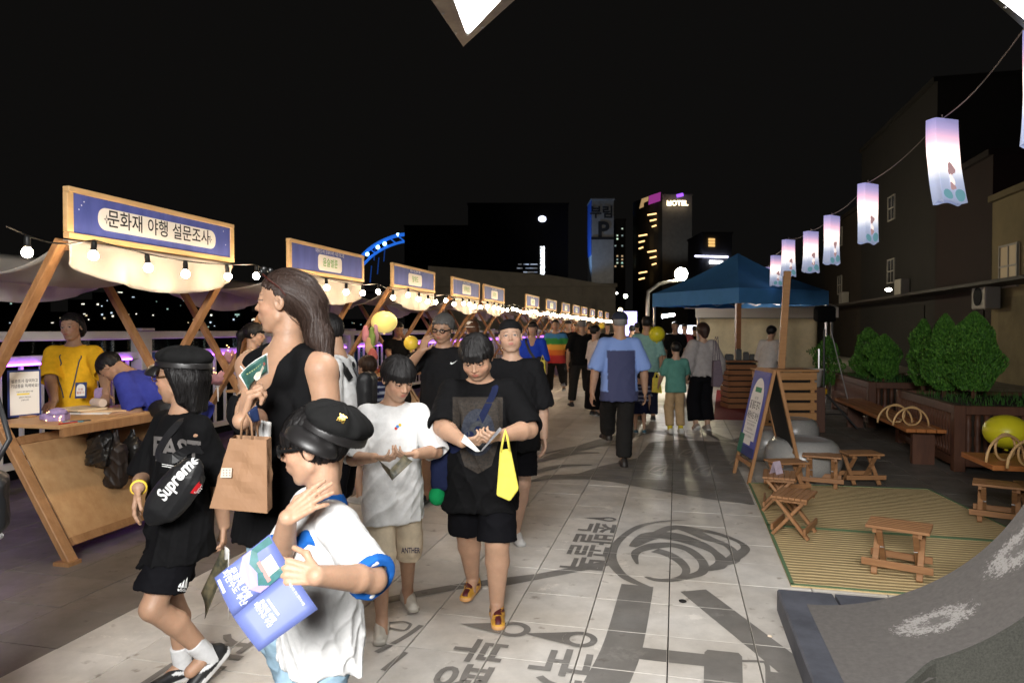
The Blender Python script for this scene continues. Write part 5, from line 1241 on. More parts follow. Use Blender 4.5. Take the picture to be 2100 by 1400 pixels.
lantern('paper lantern cut off by the right picture edge', 2146, 62, 300, 3.5, 9, .3)
wp = [at(2100, 60, 3.5)]+[at(px, yt-3, d) for px, yt, yb, d, *_ in LL]+[at(1558, 565, 19)]
pts = []
for a, b in zip(wp[:-1], wp[1:]):
    for k in range(8): q = a.lerp(b, k/8); pts.append(q-Vector((0, 0, .05*math.sin(math.pi*k/8))))
tag(MB().tube(pts+[wp[-1]], .004, 5).build('lantern_wire', STRW), 'thin wire carrying the row of paper lanterns', 'wire')
# ---- pole, crate, bucket
CRW = wood('crate_wood', S(176, 128, 82), S(196, 148, 98), .6, (1.5, 12, 12)); dk = 10.2
cb = spot(1608, dk); cr_ = thing('slatted_crate', 'pale slatted crate at the foot of the wooden pole', 'crate', cb[:], YAW)
for k in range(6):
    MB().box((0, -.24, .1+.145*k), (.76, .02, .105)).build('slat', CRW, cr_, bevel=.003); MB().box((-.375, .005, .1+.145*k), (.02, .46, .105)).build('slat', CRW, cr_); MB().box((.375, .005, .1+.145*k), (.02, .46, .105)).build('slat', CRW, cr_)
for x in (-.33, .33): MB().box((x, -.21, .45), (.05, .035, .88)).build('batten', CRW, cr_)
MB().box((0, 0, .905), (.80, .56, .03)).build('lid', CRW, cr_, bevel=.004)
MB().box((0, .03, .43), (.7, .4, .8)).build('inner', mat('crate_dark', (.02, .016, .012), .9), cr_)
pt = at(1612, 556, dk); tag(MB().bar((cb.x-.03, cb.y+.05, .92), (pt.x+.02, pt.y, pt.z), .095, .095, (0, 1, 0)).build('wooden_pole', CRW, bevel=.004), 'tall squared wooden pole rising from the pale crate', 'pole')
bp = at(1668, 785, dk); bo = MB().lathe([(.10, 0), (.13, .24), (.14, .245), (.14, .26), (.125, .26), (.11, .03)], 20).build('bucket', mat('bucket_white', S(190, 184, 176), .5), smooth=True); bo.location = (bp.x, bp.y, .66); tag(bo, 'white plastic bucket on the post right of the pale crate', 'bucket')
st_ = MB().box((bp.x, bp.y, .33), (.28, .28, .655)).build('bucket_stand', PLW, bevel=.005); tag(st_, 'dark wooden stand under the white bucket', 'stand')
# ---- blue canopy
TB = mat('canopy_blue', S(80, 146, 206), .7, var=.1, vscale=3, bump=.1, bscale=5); cloth_trans(TB, .2); TW = mat('tarp_cream', S(220, 204, 168), .8, var=.08)
for nn2 in TB.node_tree.nodes:
    if nn2.type == 'BSDF_TRANSLUCENT': nn2.inputs[0].default_value = (.03, .12, .3, 1)
tcn = spot(1512, 15.0); ct = thing('canopy_tent', 'blue pop-up canopy tent behind the wooden pole', 'tent', tcn[:], YAW+R(45)-.3)
Sx2, ez0, ez1, pk = 1.27, 2.0, 2.30, 3.14
cs = [(-Sx2, -Sx2), (Sx2, -Sx2), (Sx2, Sx2), (-Sx2, Sx2)]
rf = MB()
for i in range(4):
    a, b_ = cs[i], cs[(i+1) % 4]
    def f(u, v, a=a, b_=b_):
        x = a[0]+(b_[0]-a[0])*u; y = a[1]+(b_[1]-a[1])*u; s_ = (1-v)**1.0; sag = .10*math.sin(math.pi*v)*(.6+.4*math.sin(math.pi*u)); return (x*s_, y*s_, ez1+(pk-ez1)*v-sag)
    rf.grid(f, 10, 10)
rf.build('roof', TB, ct, smooth=False, solid=.003)
for i in range(4):
    a, b_ = cs[i], cs[(i+1) % 4]; k_ = 1.008
    MB().grid(lambda u, v, a=a, b_=b_: ((a[0]+(b_[0]-a[0])*u)*k_, (a[1]+(b_[1]-a[1])*u)*k_, ez1-(ez1-ez0)*v+.008*math.sin(21*u)*v), 16, 4).build('valance', TB, ct, solid=.003)
ALU = mat('aluminium', S(190, 190, 192), .35, .8)
for x, y in cs: MB().box((x*.985, y*.985, 1.12), (.045, .045, 2.24)).build('leg', ALU, ct)
for i in range(4):
    a, b_ = [Vector((*c, 0)) for c in (cs[i], cs[(i+1) % 4])]
    for e0, e1 in ((0, .25), (.25, .5), (.5, .75), (.75, 1)):
        for z0, z1 in ((2.05, 2.25), (2.25, 2.05)): MB().bar(a.lerp(b_, e0)*.97+Vector((0, 0, z0)), a.lerp(b_, e1)*.97+Vector((0, 0, z1)), .02, .03).build('truss', ALU, ct)
# counter crates and wares under the canopy
DCR = wood('counter_wood', S(128, 84, 52), S(150, 100, 62), .6, (1.5, 12, 12))
k0 = spot(1517, 13.2); kc = thing('slatted_counter', 'brown slatted counter crate under the blue canopy', 'counter', k0[:], YAW)
for k in range(8): MB().box((0, -.24, .06+.105*k), (.56, .02, .08)).build('slat', DCR, kc)
for k in range(8): MB().box((-.28, 0, .06+.105*k), (.02, .48, .08)).build('slat', DCR, kc)
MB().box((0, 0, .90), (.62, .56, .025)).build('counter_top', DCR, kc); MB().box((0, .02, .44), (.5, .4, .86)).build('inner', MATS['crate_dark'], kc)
MB().bar((.0, .1, .9), (0, .1, 2.0), .09, .09).build('post', DCR, kc)
DK = mat('wares_dark', S(40, 38, 36), .5, var=.3, vscale=20)
rnw = random.Random(3)
for i, (x, w_, h_) in enumerate(((-.2, .16, .1), (-.02, .1, .2), (.12, .1, .14), (.24, .1, .1))):
    o = MB().box((0, 0, h_/2), (w_, .16, h_)).box((0, 0, h_+.008), (w_*.8, .12, .016)).build('ware_box', DK, bevel=.004); o.location = k0+Vector((x*math.cos(YAW), x*math.sin(YAW), .9135)); tag(o, ['flat dark box at the left end of the slatted counter', 'tall dark box in the middle of the slatted counter', 'dark box right of the tall one on the slatted counter', 'small dark box at the right end of the slatted counter'][i], 'box')
tp = spot(1545, 19.5); tw = thing('cream_tarp', 'cream tarp wall of the tent behind the blue canopy', 'tarp', tp[:], YAW)
MB().grid(lambda u, v: (-1.6+3.4*u, .05*math.sin(9*u)+.02*math.sin(31*u), .25+1.55*v), 40, 6).build('sheet', TW, tw, smooth=True, solid=.004); MB().bar((-1.6, 0, 1.83), (1.8, 0, 1.83), .05, .05).build('pole', ALU, tw)
MB().grid(lambda u, v: (-1.8+3.9*u, -.6+1.2*v, 2.1+.12*math.sin(3.14*v)), 10, 6).build('top', mat('tarp_white', S(214, 206, 196), .8), tw, solid=.004)
MB().grid(lambda u, v: (-1.8+3.9*u, -.62, 2.1-.28*v), 10, 2).build('valance', MATS['tarp_white'], tw, solid=.004)
for x in (-1.7, 1.95): MB().box((x, -.55, 1.03), (.05, .05, 2.06)).build('leg', ALU, tw)
# red carpet
rcp = [gnd(1463, 860), gnd(1545, 862), gnd(1560, 800), gnd(1470, 800)]
o = MB().prism([(p.x, p.y) for p in rcp], .003, .012).build('red_carpet', mat('carpet_red', S(120, 22, 22), .95, var=.2, vscale=30, bump=.2, bscale=200)); tag(o, 'dark red carpet in front of the slatted counter', 'carpet')
# ---- photographer's light stand
ld = 10.6; lb = spot(1690, ld); ls = thing('lamp_stand', 'black softbox on a tripod light stand behind the stone bowls', 'light stand', lb[:], YAW)
BLK = mat('black_plastic', (.012, .012, .013), .5); YEL = mat('yellow_plastic', S(220, 170, 30), .5)
MB().tube([(0, 0, .05), (0, 0, 1.5)], .018, 8).build('pole', BLK, ls); MB().tube([(-.05, .06, .3), (-.05, .06, 1.2)], .016, 8).build('pole', ALU, ls)
for a in (200, 320, 80): MB().tube([(0, 0, .55), (.48*math.cos(R(a)), .48*math.sin(R(a)), .02)], .016, 6).build('leg', BLK, ls); MB().tube([(0, 0, .2), (.3*math.cos(R(a)), .3*math.sin(R(a)), .22)], .01, 6).build('brace', BLK, ls)
MB().lathe([(.035, .5), (.05, .52), (.05, .58), (.03, .6)], 10).build('collar', YEL, ls)
MB().prism([(-.14, -.1), (.14, -.12), (.15, .12), (-.13, .13)], 0, .2, frame((0, .1, 1.74), (1, 0, .1), (0, -.15, 1)).to_3x3(), (0, .1, 1.74)).build('softbox', mat('softbox_black', (.004, .004, .004), .9, spec=.05), ls, bevel=.03)
MB().tube([(.1, 0, 1.5), (.52, .1, .02)], .008, 6).build('cable', ALU, ls)
# ---- street lamp at the end
sd_ = 30; q0 = at(1328, 603, sd_); q1 = at(1350, 583, sd_); q2 = at(1400, 575, sd_); slp = thing('street_lamp', 'lit street lamp with a curved silver arm beyond the canopy', 'street lamp', (q0.x, q0.y, 0))
B0 = Vector((q0.x, q0.y, 0)); MB().tube([Vector((0, 0, 0)), Vector((0, 0, q0.z-.3)), q0-B0+Vector((.02, 0, .1)), q1-B0, at(1372, 577, sd_)-B0, q2-B0], [.09, .08, .08, .07, .06, .06], 8).build('arm', ALU, slp, smooth=True)
MB().sphere(at(1397, 562, sd_)-B0, .27, 14, 10).build('lamp', mat('street_glow', (1, .9, .6), .5, emit=(1, .88, .60), es=420), slp, smooth=True)
for i, (px, py, d, r_, c, e) in enumerate(((1283, 607, 45, .14, (.9, 1, .8), 12), (1265, 601, 50, .08, (1, 1, .9), 10), (1272, 636, 40, .13, (1, .8, .5), 14), (1822, 594, 22.6, .07, (1, 1, .85), 25), (1153, 650, 30, .06, (1, .9, .7), 8), (1388, 716, 26, .11, (1, .95, .85), 120), (1368, 708, 28, .06, (1, 1, 1), 12), (1406, 676, 30, .1, (1, .9, .8), 10))):
    p = at(px, py, d); t = thing('small_lamp', ['pale green-white lamp far down the street', 'small white lamp left of the pale green-white one', 'warm lamp just above the grandfather\'s cap', 'small white lamp on the dark grey house', 'tiny warm lamp far above the crowd', 'round bare lamp low under the canopy', 'tiny white lamp under the canopy', 'pale lamp at the back of the street'][i], 'lamp', p[:])
    m_ = mat('lamp_glow%d' % i, c, .5, emit=c, es=e); MB().sphere((0, 0, 0), (r_*1.5, r_, r_*.8) if i == 3 else r_, 10, 8).build('glow', m_, t, smooth=True); MB().box((0, .04, r_*.9), (r_*1.2, .1, r_*.3)).build('shade', SOCK, t)
tl = at(1370, 649, 16.2); t = thing('tube_lamp', 'short white tube lamp under the canopy\'s left corner', 'lamp', tl[:], YAW+.4); MB().tube([(-.16, 0, 0), (.16, 0, .05)], .03, 8).build('tube', mat('tube_glow', (1, 1, 1), .5, emit=(1, .96, .88), es=650), t); MB().box((0, 0, .07), (.4, .05, .03)).build('fitting', SOCK, t)
# lit shop screens at the far end
for i, (px, py, d, w_, h_, c, e) in enumerate(((1410, 682, 26, .9, .55, (.75, .8, 1), 2.6), (1290, 665, 40, .9, 1.5, (.5, .45, 1), 2.2))):
    p = at(px, py, d); o = MB().box((0, 0, 0), (w_, .08, h_)).build('lit_screen', mat('screen%d' % i, c, .5, emit=c, es=e)); o.location = p; o.rotation_euler = (0, 0, YAW); tag(o, ['bluish lit screen far back under the canopy', 'violet lit board at the end of the street'][i], 'screen')
# ================================================================ buildings
def facade_mat(name, c, var=.15): return mat(name, c, .85, var=var, vscale=1.2, bump=.15, bscale=20)
GLASSD = mat('window_dark', (.015, .017, .02), .15, spec=.5); FRM = mat('window_frame', S(150, 146, 140), .6)
def win(t, c, w_, h_, M3, lit=None, frame_=True):
    c = Vector(c); wo = MB().box((0, 0, 0), (w_, h_, .05), M3).build('window', lit or GLASSD, t); wo.location = c
    if frame_:
        for a in (-1, 1): MB().box(M3 @ Vector((a*w_/2, 0, .03)), (.06, h_+.06, .06), M3).build('frame', FRM, wo)
        for a in (-1, 0, 1): MB().box(M3 @ Vector((0, a*h_/2, .03)), (w_-.07, .05, .05), M3).build('frame', FRM, wo)
        MB().box(M3 @ Vector((0, 0, .03)), (.04, h_-.06, .045), M3).build('frame', FRM, wo)
XF = 9.0
FX = Matrix(((0, 0, -1), (1, 0, 0), (0, 1, 0)))      # right = +Y, up = +Z, out = -X
def ypx(px, x=XF): return onx(px, 600, x).y
def house(label, pa, pb, ztop, col, name, rows, seed, depth=6, wsz=(.9, 1.0), off=0.):
    y1, y0 = ypx(pa), ypx(pb); rn = random.Random(seed); t = thing('town_house', label, 'building', (XF+off, y0, 0), 0, 'dark houses along the right side')
    MB().box((depth/2, (y1-y0)/2, ztop/2), (depth, y1-y0-.03, ztop)).build('wall', facade_mat(name, col), t)
    MB().box((depth/2, (y1-y0)/2, ztop+.1), (depth+.24, y1-y0+.0, .18)).build('cornice', facade_mat(name+'_c', tuple(c*.7 for c in col)), t)
    MB().box((-.5, (y1-y0)/2, 2.75), (1.0, y1-y0-.1, .09)).build('shop_awning', mat('awning_dark', S(52, 46, 44), .7, var=.3), t)
    n = max(1, int((y1-y0)/1.9))
    for r_ in range(rows):
        for k in range(n):
            if rn.random() < .85: win(t, (-.01, (y1-y0)*(k+.5)/n, 4.0+2.7*r_), wsz[0], wsz[1], FX)
    for k in range(n): MB().box((-.005, (y1-y0)*(k+.5)/n, 1.2), (.06, (y1-y0)/n*.8, 2.4)).build('shutter', facade_mat(name+'_s', tuple(c*.8 for c in col), .3), t)
    if rn.random() < .9: 
        MB().box((-.2, (y1-y0)*.7, 3.2), (.34, .8, .62)).build('air_conditioner', FRM, t, bevel=.02)
    return t
cream = house('cream house at the far right with a lit window and air conditioner', 2260, 2033, 5.2, S(124, 112, 82), 'f_cream', 0, 1)
y_ = ypx(2068); LITW = mat('lit_window', (.3, .22, .12), .3, emit=(1, .72, .4), es=.10)
q = onx(2072, 545, XF); win(cream, (-.02, q.y-cream.location.y, q.z), 1.05, 1.15, FX, LITW)
q = onx(2046, 608, XF); MB().box((-.3, q.y-cream.location.y, q.z), (.4, .95, .72)).build('air_conditioner', FRM, cream, bevel=.03); MB().lathe([(.27, 0), (.27, .02), (.05, .02)], 16, (-.51, q.y-cream.location.y, q.z), Matrix.Rotation(R(-90), 3, 'Y')).build('fan', GLASSD, cream)
house('dark red house left of the cream one', 2033, 1918, 6.6, S(30, 12, 11), 'f_red', 1, 2)
house('tall grey house with the small white lamp', 1918, 1765, 10.3, S(30, 28, 27), 'f_grey', 2, 3)
house('brownish house left of the tall grey one', 1765, 1690, 7.6, S(46, 38, 31), 'f_brown', 2, 4)
house('dark house beyond the brownish one, behind the far lanterns', 1690, 1610, 6.2, S(38, 35, 33), 'f_dark', 1, 5)
# ---- end of the street and skyline
FYm = frame((0, 0, 0), CR, (0, 0, 1)).to_3x3()
def block(name, label, pa, pb, ytop, d, depth, col, nm, cat='building'):
    a = spot(pa, d); b = spot(pb, d); z = at((pa+pb)/2, ytop, d).z; w_ = (b-a).length; t = thing(name, label, cat, ((a+b)/2)[:], YAW)
    MB().box((0, depth/2, z/2), (w_, depth, z)).build('wall', facade_mat(nm, col), t); MB().box((0, depth/2, z+.15), (w_+.3, depth+.3, .3)).build('parapet', facade_mat(nm+'p', tuple(c*.8 for c in col)), t)
    return t, w_, z
hall, hw_, hz = block('market_hall', 'long low pale hall behind the far stalls', 880, 1262, 588, 62, 20, S(190, 180, 166), 'f_hall')
for k in range(9): MB().box((-hw_/2+hw_*(k+.5)/9, -.06, hz*.5), (.35, .1, hz)).build('pilaster', MATS['f_hall'], hall)
MB().prism([(-hw_/2, 0), (hw_/2, 0), (hw_/2-6, 1.0), (-hw_/2, 1.8)], 0, .3, frame((0, 0, 0), (1, 0, 0), (0, 0, 1)).to_3x3(), (0, -.4, hz)).build('gable', MATS['f_hall'], hall)
def lit(nm, c, e): return mat(nm, c, .5, emit=c, es=e)
dkb, w1, z1 = block('office_block', 'dark office block with a glowing vertical sign', 960, 1165, 420, 150, 30, S(40, 38, 36), 'f_office')
WSIGN = lit('sign_glow', (.9, .95, 1), 3.2)
for i, ch in enumerate('자갈치위판장'):
    p = at(1112.5, 511+10*i, 149.6)-dkb.location; mb = MB(); text_into(mb, ch, 1.25, frame((0, 0, 0), (1, 0, 0), (0, 0, 1)), .02); o = mb.build('sign_letter', WSIGN, dkb); v = Matrix.Rotation(-YAW, 3, 'Z') @ Vector(p); o.location = (v.x, v.y, v.z)
v = Matrix.Rotation(-YAW, 3, 'Z') @ Vector(at(1112, 449, 149.5)-dkb.location); o = MB().sphere((0, 0, 0), (.85, .2, .65), 16, 8).build('round_sign', lit('round_glow', (.75, .8, 1), 4), dkb, smooth=True); o.location = v
rn = random.Random(5)
for k in range(26):
    v = Matrix.Rotation(-YAW, 3, 'Z') @ Vector(at(rn.choice((1064, 1072, 1080, 1088, 1096))+rn.uniform(-3, 3), 510+8*rn.randint(0, 7), 149.8)-dkb.location); MB().box(v, (rn.uniform(.6, 1.8), .15, .22)).build('lit_window', lit('office_lit%d' % rn.randint(0, 2), rn.choice(((.7, .8, 1), (1, .75, .4), (.9, .9, .9))), rn.choice((.2, .5, .12))), dkb)
pt_, w2, z2 = block('car_park_tower', 'pale tower with a large P sign and blue lit side', 1213, 1258, 411, 140, 7, S(190, 186, 180), 'f_ptower')
MB().box((-w2/2-.06, 3.5, z2*.8), (.1, 6.9, z2*.4)).build('side_panel', mat('blue_panel', S(70, 110, 200), .6), pt_)
for s, sz, x, y in (('부림', 2.6, -.2, z2-2.6), ('P', 4.6, .1, z2-6.2)):
    mb = MB(); text_into(mb, s, sz, frame((x, -.06, y), (1, 0, 0), (0, 0, 1)), .03); mb.build('lettering', mat('tower_ink', S(70, 68, 66), .8), pt_)
MB().box((0, -.05, z2*.72), (w2+.2, .1, .5)).build('ledge', mat('ledge_dark', S(60, 58, 56), .8), pt_)
def flood(p, tgt, e, c, size, parent):
    lt = bpy.data.lights.new('floodlight', 'SPOT'); lt.energy = e; lt.color = c; lt.spot_size = R(size); lt.spot_blend = .6; lt.shadow_soft_size = .4; o = bpy.data.objects.new('floodlight', lt); COL.objects.link(o)
    o.location = p; o.rotation_euler = (Vector(tgt)-Vector(p)).to_track_quat('-Z', 'Y').to_euler(); return o
pl = Vector(pt_.location); flood(pl-_f0*16+Vector((0, 0, 8)), pl+Vector((0, 0, z2*.75)), 1100, (1, .95, .88), 75, pt_)
flood(pl-CR*14-_f0*2+Vector((0, 0, 10)), pl+Vector((0, 0, z2*.8)), 7000, (.25, .5, 1), 60, pt_)
ht, w3, z3 = block('hotel_tower', 'hotel tower with rows of gold light strips and a lit top', 1357, 1418, 402, 160, 12, S(120, 116, 110), 'f_hotel')
GOLD = lit('gold_strip', (1, .62, .25), 2.2); MAG = lit('magenta', (.7, .08, .55), 1.6); VIO = lit('violet', (.35, .1, .9), 1.6)
cyl = MB(); R3 = 7.0
MB().add([(-w3/2-5.4*math.sin(R(a))*1.0, 7*(1-math.cos(R(a)))-0.05, z) for z in (0, z3-.4) for a in range(0, 91, 10)], [(i, i+1, i+11, i+10) for i in range(9)]).build('curved_wall', mat('hotel_curved', S(46, 44, 42), .4), ht, solid=.2)
def hp(px, py, d=158): v = Matrix.Rotation(-YAW, 3, 'Z') @ Vector(at(px, py, d)-ht.location); return v
for i, (xa, xb, y) in enumerate(((1328, 1346, 438), (1333, 1346, 450), (1337, 1346, 462), (1310, 1327, 481), (1310, 1322, 494), (1310, 1319, 507), (1328, 1346, 514), (1333, 1346, 526), (1337, 1346, 540), (1310, 1327, 557), (1310, 1322, 570))): MB().bar(hp(xa, y+3), hp(xb, y), .25, .3).build('light_strip', GOLD, ht)
MB().add([hp(1311, 428), hp(1316, 408), hp(1330, 403), hp(1329, 412), hp(1320, 416), hp(1320, 424)], [(0, 1, 2, 3, 4, 5)]).build('gold_top', lit('gold_dim', (.8, .5, .22), .45), ht, solid=.2)
MB().add([hp(1330, 420), hp(1331, 402), hp(1355, 394), hp(1354, 412)], [(0, 1, 2, 3)]).build('magenta_top', lit('mag_dim', (.5, .06, .4), .5), ht, solid=.2)
MB().bar(hp(1388, 402), hp(1401, 399), .4, .7).build('violet_top', VIO, ht)
mb = MB(); text_into(mb, 'HOTEL', 1.55, frame(hp(1389, 417), (1, 0, 0), (0, 0, 1)), .04); mb.build('hotel_sign', lit('hotel_glow', (1, .8, .5), 4), ht); MB().sphere(hp(1372, 418), (.5, .1, .5), 10, 6).build('sign_emblem', MATS['hotel_glow'], ht)
hl_ = Vector(ht.location); flood(hl_-_f0*18+Vector((0, 0, 14)), hl_+Vector((0, 0, z3*.85)), 1500, (.9, .95, 1), 60, ht)
b5, w5, z5 = block('apartment_block', 'narrow dark block with scattered lit windows between the towers', 1262, 1282, 452, 170, 8, S(44, 44, 44), 'f_apt')
for k in range(18): v = Matrix.Rotation(-YAW, 3, 'Z') @ Vector(at(rn.choice((1262, 1266, 1276)), 455+rn.randint(0, 14)*7, 169.6)-b5.location); MB().box(v, (.4, .12, .35)).build('lit_window', lit('apt%d' % (k % 3), ((.8, 1, .8), (1, .7, .4), (.6, .8, .8))[k % 3], (.6, .5, .3)[k % 3]), b5)
b6, w6, z6 = block('shop_block', 'block with a long white light bar right of the street lamp', 1440, 1500, 480, 120, 10, S(90, 92, 100), 'f_shop')
def h6(px, py): return Matrix.Rotation(-YAW, 3, 'Z') @ Vector(at(px, py, 119.6)-b6.location)
MB().bar(h6(1425, 525), h6(1493, 527), .25, .3).build('light_bar', lit('bar_glow', (.75, .75, 1), 3), b6); MB().bar(h6(1455, 537), h6(1482, 538), .3, .55).build('light_box', lit('box_glow', (1, 1, 1), 3.5), b6)
for y in (491, 497, 503): MB().bar(h6(1453, y), h6(1466, y+.5), .15, .4).build('lit_window', lit('amber', (1, .6, .2), 1.0), b6)
bz2, *_ = block('far_block', 'dark block left of the office block', 830, 960, 465, 170, 20, S(30, 29, 28), 'f_far'); 
# ---- arch bridge; blue floodlight on its steel is put in as a glow
brd = 420; BLUE = lit('bridge_flood_glow', (.02, .16, .75), .9); BW = lit('bridge_lamp', (.3, .6, 1), 9)
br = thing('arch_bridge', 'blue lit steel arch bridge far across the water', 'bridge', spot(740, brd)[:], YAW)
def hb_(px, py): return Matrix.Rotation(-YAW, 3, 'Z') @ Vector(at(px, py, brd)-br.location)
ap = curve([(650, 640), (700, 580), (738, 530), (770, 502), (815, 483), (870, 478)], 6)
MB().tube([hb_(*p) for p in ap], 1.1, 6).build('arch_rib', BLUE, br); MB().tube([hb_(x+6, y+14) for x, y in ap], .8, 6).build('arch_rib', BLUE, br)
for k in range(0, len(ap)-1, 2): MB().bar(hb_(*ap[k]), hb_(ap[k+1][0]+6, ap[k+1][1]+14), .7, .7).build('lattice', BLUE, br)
for x, y in ((770, 500), (790, 502), (777, 528), (762, 545)): MB().bar(hb_(x, y), hb_(x-3, y+34), .6, .6).build('hanger', lit('bridge_flood_glow_dim', (.02, .1, .5), .35), br)  # hangers glow faintly too, for the floodlight falling on them
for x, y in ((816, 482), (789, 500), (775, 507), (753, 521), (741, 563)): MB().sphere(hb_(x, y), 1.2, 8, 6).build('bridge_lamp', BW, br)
MB().bar(hb_(600, 600), hb_(900, 600), 3, 1.2).build('deck', mat('deck_dark', (.02, .02, .025), .8), br)
# ---- far shore with lit windows
rn = random.Random(12); cols = [((.7, .85, 1), 1.5), ((1, .8, .5), 1.2), ((1, .95, .8), 2.5), ((.6, .9, .8), .8)]
struct(MB().box((-560, 420, -2), (300, 700, 1.6)).build('far_shore', mat('shore', (.01, .01, .01), .9)))
sh = [(-60, 30, 610), (30, 75, 590), (75, 140, 640), (140, 190, 615), (190, 235, 600), (235, 290, 575), (290, 350, 570), (350, 400, 590), (400, 450, 610), (450, 500, 625), (500, 560, 640), (700, 790, 655)]
where = ['at the left picture edge', 'left of the yellow-shirted helper', 'behind the yellow-shirted helper', 'right of the yellow-shirted helper', 'between helper and bending man', 'above the bending man', 'under the first stall\'s swag', 'right of the first stall\'s swag', 'between the first two stalls', 'left of the ponytail girl', 'behind the ponytail girl', 'behind the third stall']
for i, (a, b, yt) in enumerate(sh):
    d = 430+20*(i % 4); t, w_, z = block('shore_building', 'dark building with scattered lit windows across the water, %s' % where[i], a, b, yt, d, 14, (.012, .012, .013), 'f_shore'); t['group'] = 'buildings across the water'
    for k in range(7):
        c, e = rn.choice(cols); v = Matrix.Rotation(-YAW, 3, 'Z') @ Vector(at(rn.uniform(a+3, b-3), rn.uniform(yt+6, 672), d-.5)-t.location); s_ = rn.choice((.5, .5, .7, 1.0)); MB().box(v, (s_*rn.choice((1, 1, 1, 3)), .3, s_*.9)).build('lit_window', lit('shore%d' % cols.index((c, e)), c, e*.7), t)
# ================================================================ people
WTEE = cloth((.74, .74, .73), 'white'); BTEE = cloth((.0055, .0055, .006), 'black'); BSH = cloth((.005, .005, .0065), 'black2'); DEN = cloth(S(150, 178, 196), 'denim', bump=.3); BLUEC = cloth(S(34, 96, 176), 'royal')
SK1, SK2, SK3 = (.49, .292, .190), (.42, .246, .156), (.52, .325, .225)
def like(st, name, label, cat): return thing(name, label, cat, st['loc'], st['rz'])
def put(st, name, F, lo, hi, h, m, parent): v, q = mesh_sdf(F, lo, hi, h); return link(name, np_mesh(name, v, q, m), parent)
def cap(st, kind, m, m2=None, yaw=0, tilt=0, off=(0, 0, 0), name='cap', sc=1.0, h=None):
    hh, hl, Rh, HC = st['hh'], st['hl'], st['Rh'], st['HC']; Rc = np.array(Matrix.Rotation(R(yaw), 3, 'Z')).astype(F4); Rt = np.array(Matrix.Rotation(R(tilt), 3, 'X')).astype(F4)
    hq = st['hq']; o = A(*off); cq = lambda P: ((hq(P)-o)@Rt@Rc)/sc; h = h or max(.0042, np.linalg.norm(st['loc'])*.0011)
    F = Field(5); G = Field(5)
    if kind == 'fiddler':
        F.add(el((0, -.03, .17), (.39, .46, .30)), .01); F.it.append((2, lambda q: .16-q[:, 2], .02)); F.add(el((0, -.04, .36), (.44, .51, .21)), .06)
        F.it.append((2, lambda q: .15-q[:, 2], .01)); th = lambda q: np.arctan2(q[:, 0], q[:, 1]); F.d = lambda q: (.008*np.sin(th(q)*8+9*q[:, 2])+.005*np.sin(th(q)*13+3))*np.clip((q[:, 2]-.28)/.06, 0, 1)
        G.add(el((0, .30, .02), (.385, .34, .22)), .01); G.sub(el((0, .27, -.03), (.37, .335, .215)), .01); G.it.append((2, lambda q: .27-q[:, 1], .01)); G.it.append((2, lambda q: .0-q[:, 2], .01)); G.it.append((2, lambda q: q[:, 2]-.2, .01))
        B = Field(5); B.add(lambda q: np.maximum(np.abs(el((0, -.03, .17), (.412, .482, .6))(q))-.018, np.abs(q[:, 2]-.225)-.055), .003)
        band = put(st, 'cap_band', lambda P: B(cq(P))*hh*sc, HC-.26, HC+.26, h, m2 or m, st['root'])
    elif kind == 'baseball':
        F.add(el((0, -.05, .17), (.375, .455, .36)), .01); F.it.append((2, lambda q: .13-q[:, 2], .01)); G.add(el((0, .45, .14), (.29, .30, .045)), .01); G.sub(el((0, .42, .08), (.3, .34, .06)), .01); G.it.append((2, lambda q: .3-q[:, 1], .01))
    elif kind == 'beanie':
        F.add(el((0, -.06, .15), (.375, .455, .40)), .01); F.it.append((2, lambda q: (.14+.10*np.clip(q[:, 1], -1, .4)+.04)-q[:, 2], .02)); th = lambda q: np.arctan2(q[:, 0], q[:, 1]); F.d = lambda q: .006*np.sin(th(q)*5+6*q[:, 2])+.003*np.sin(40*q[:, 2]+th(q))
    elif kind == 'bucket':
        F.add(el((0, -.05, .2), (.38, .45, .34)), .01); F.it.append((2, lambda q: .1-q[:, 2], .01)); F.add(el((0, -.02, .1), (.52, .58, .05)), .03)
    e = .30 if kind != 'baseball' else .27
    c = put(st, name, lambda P: F(cq(P))*hh*sc, HC-e, HC+e, h, m, st['root'])
    if G.it: put(st, 'cap_peak', lambda P: G(cq(P))*hh*sc, HC-e, HC+e, h, m2 or m, c)
    return c, cq
def glasses(st, m, r=.082, oy=.43, oz=0.0, th=.006):
    hl, hh = st['hl'], st['hh']; g = thing('eyeglasses', st['root']['label'].split(' with')[0][:0] or 'thin framed eyeglasses', 'glasses', st['loc'], st['rz']); mb = MB()
    for s in (-1, 1):
        mb.tube([hl(s*.145+r*1.1*math.cos(R(a)), oy-.02*abs(math.cos(R(a))), oz+r*.85*math.sin(R(a))) for a in range(0, 361, 20)], th*.35, 6, False)
    mb.build('rims', m, g); MB().tube([hl(-.05, oy, oz+.01), hl(0, oy+.015, oz+.02), hl(.05, oy, oz+.01)], th*.35, 5).build('bridge', m, g)
    for s in (-1, 1): MB().tube([hl(s*.235, oy-.03, oz+.01), hl(s*.33, .2, .02), hl(s*.37, -.02, .03), hl(s*.35, -.08, -.04)], th*.4, 5).build('temple', m, g)
    return g
def decal(st, name, mb, dirv, surf, m, parent, off=.002):
    me = project(mb, dirv, bvh_of(surf), off); me.materials.append(m); return link(name, me, parent)
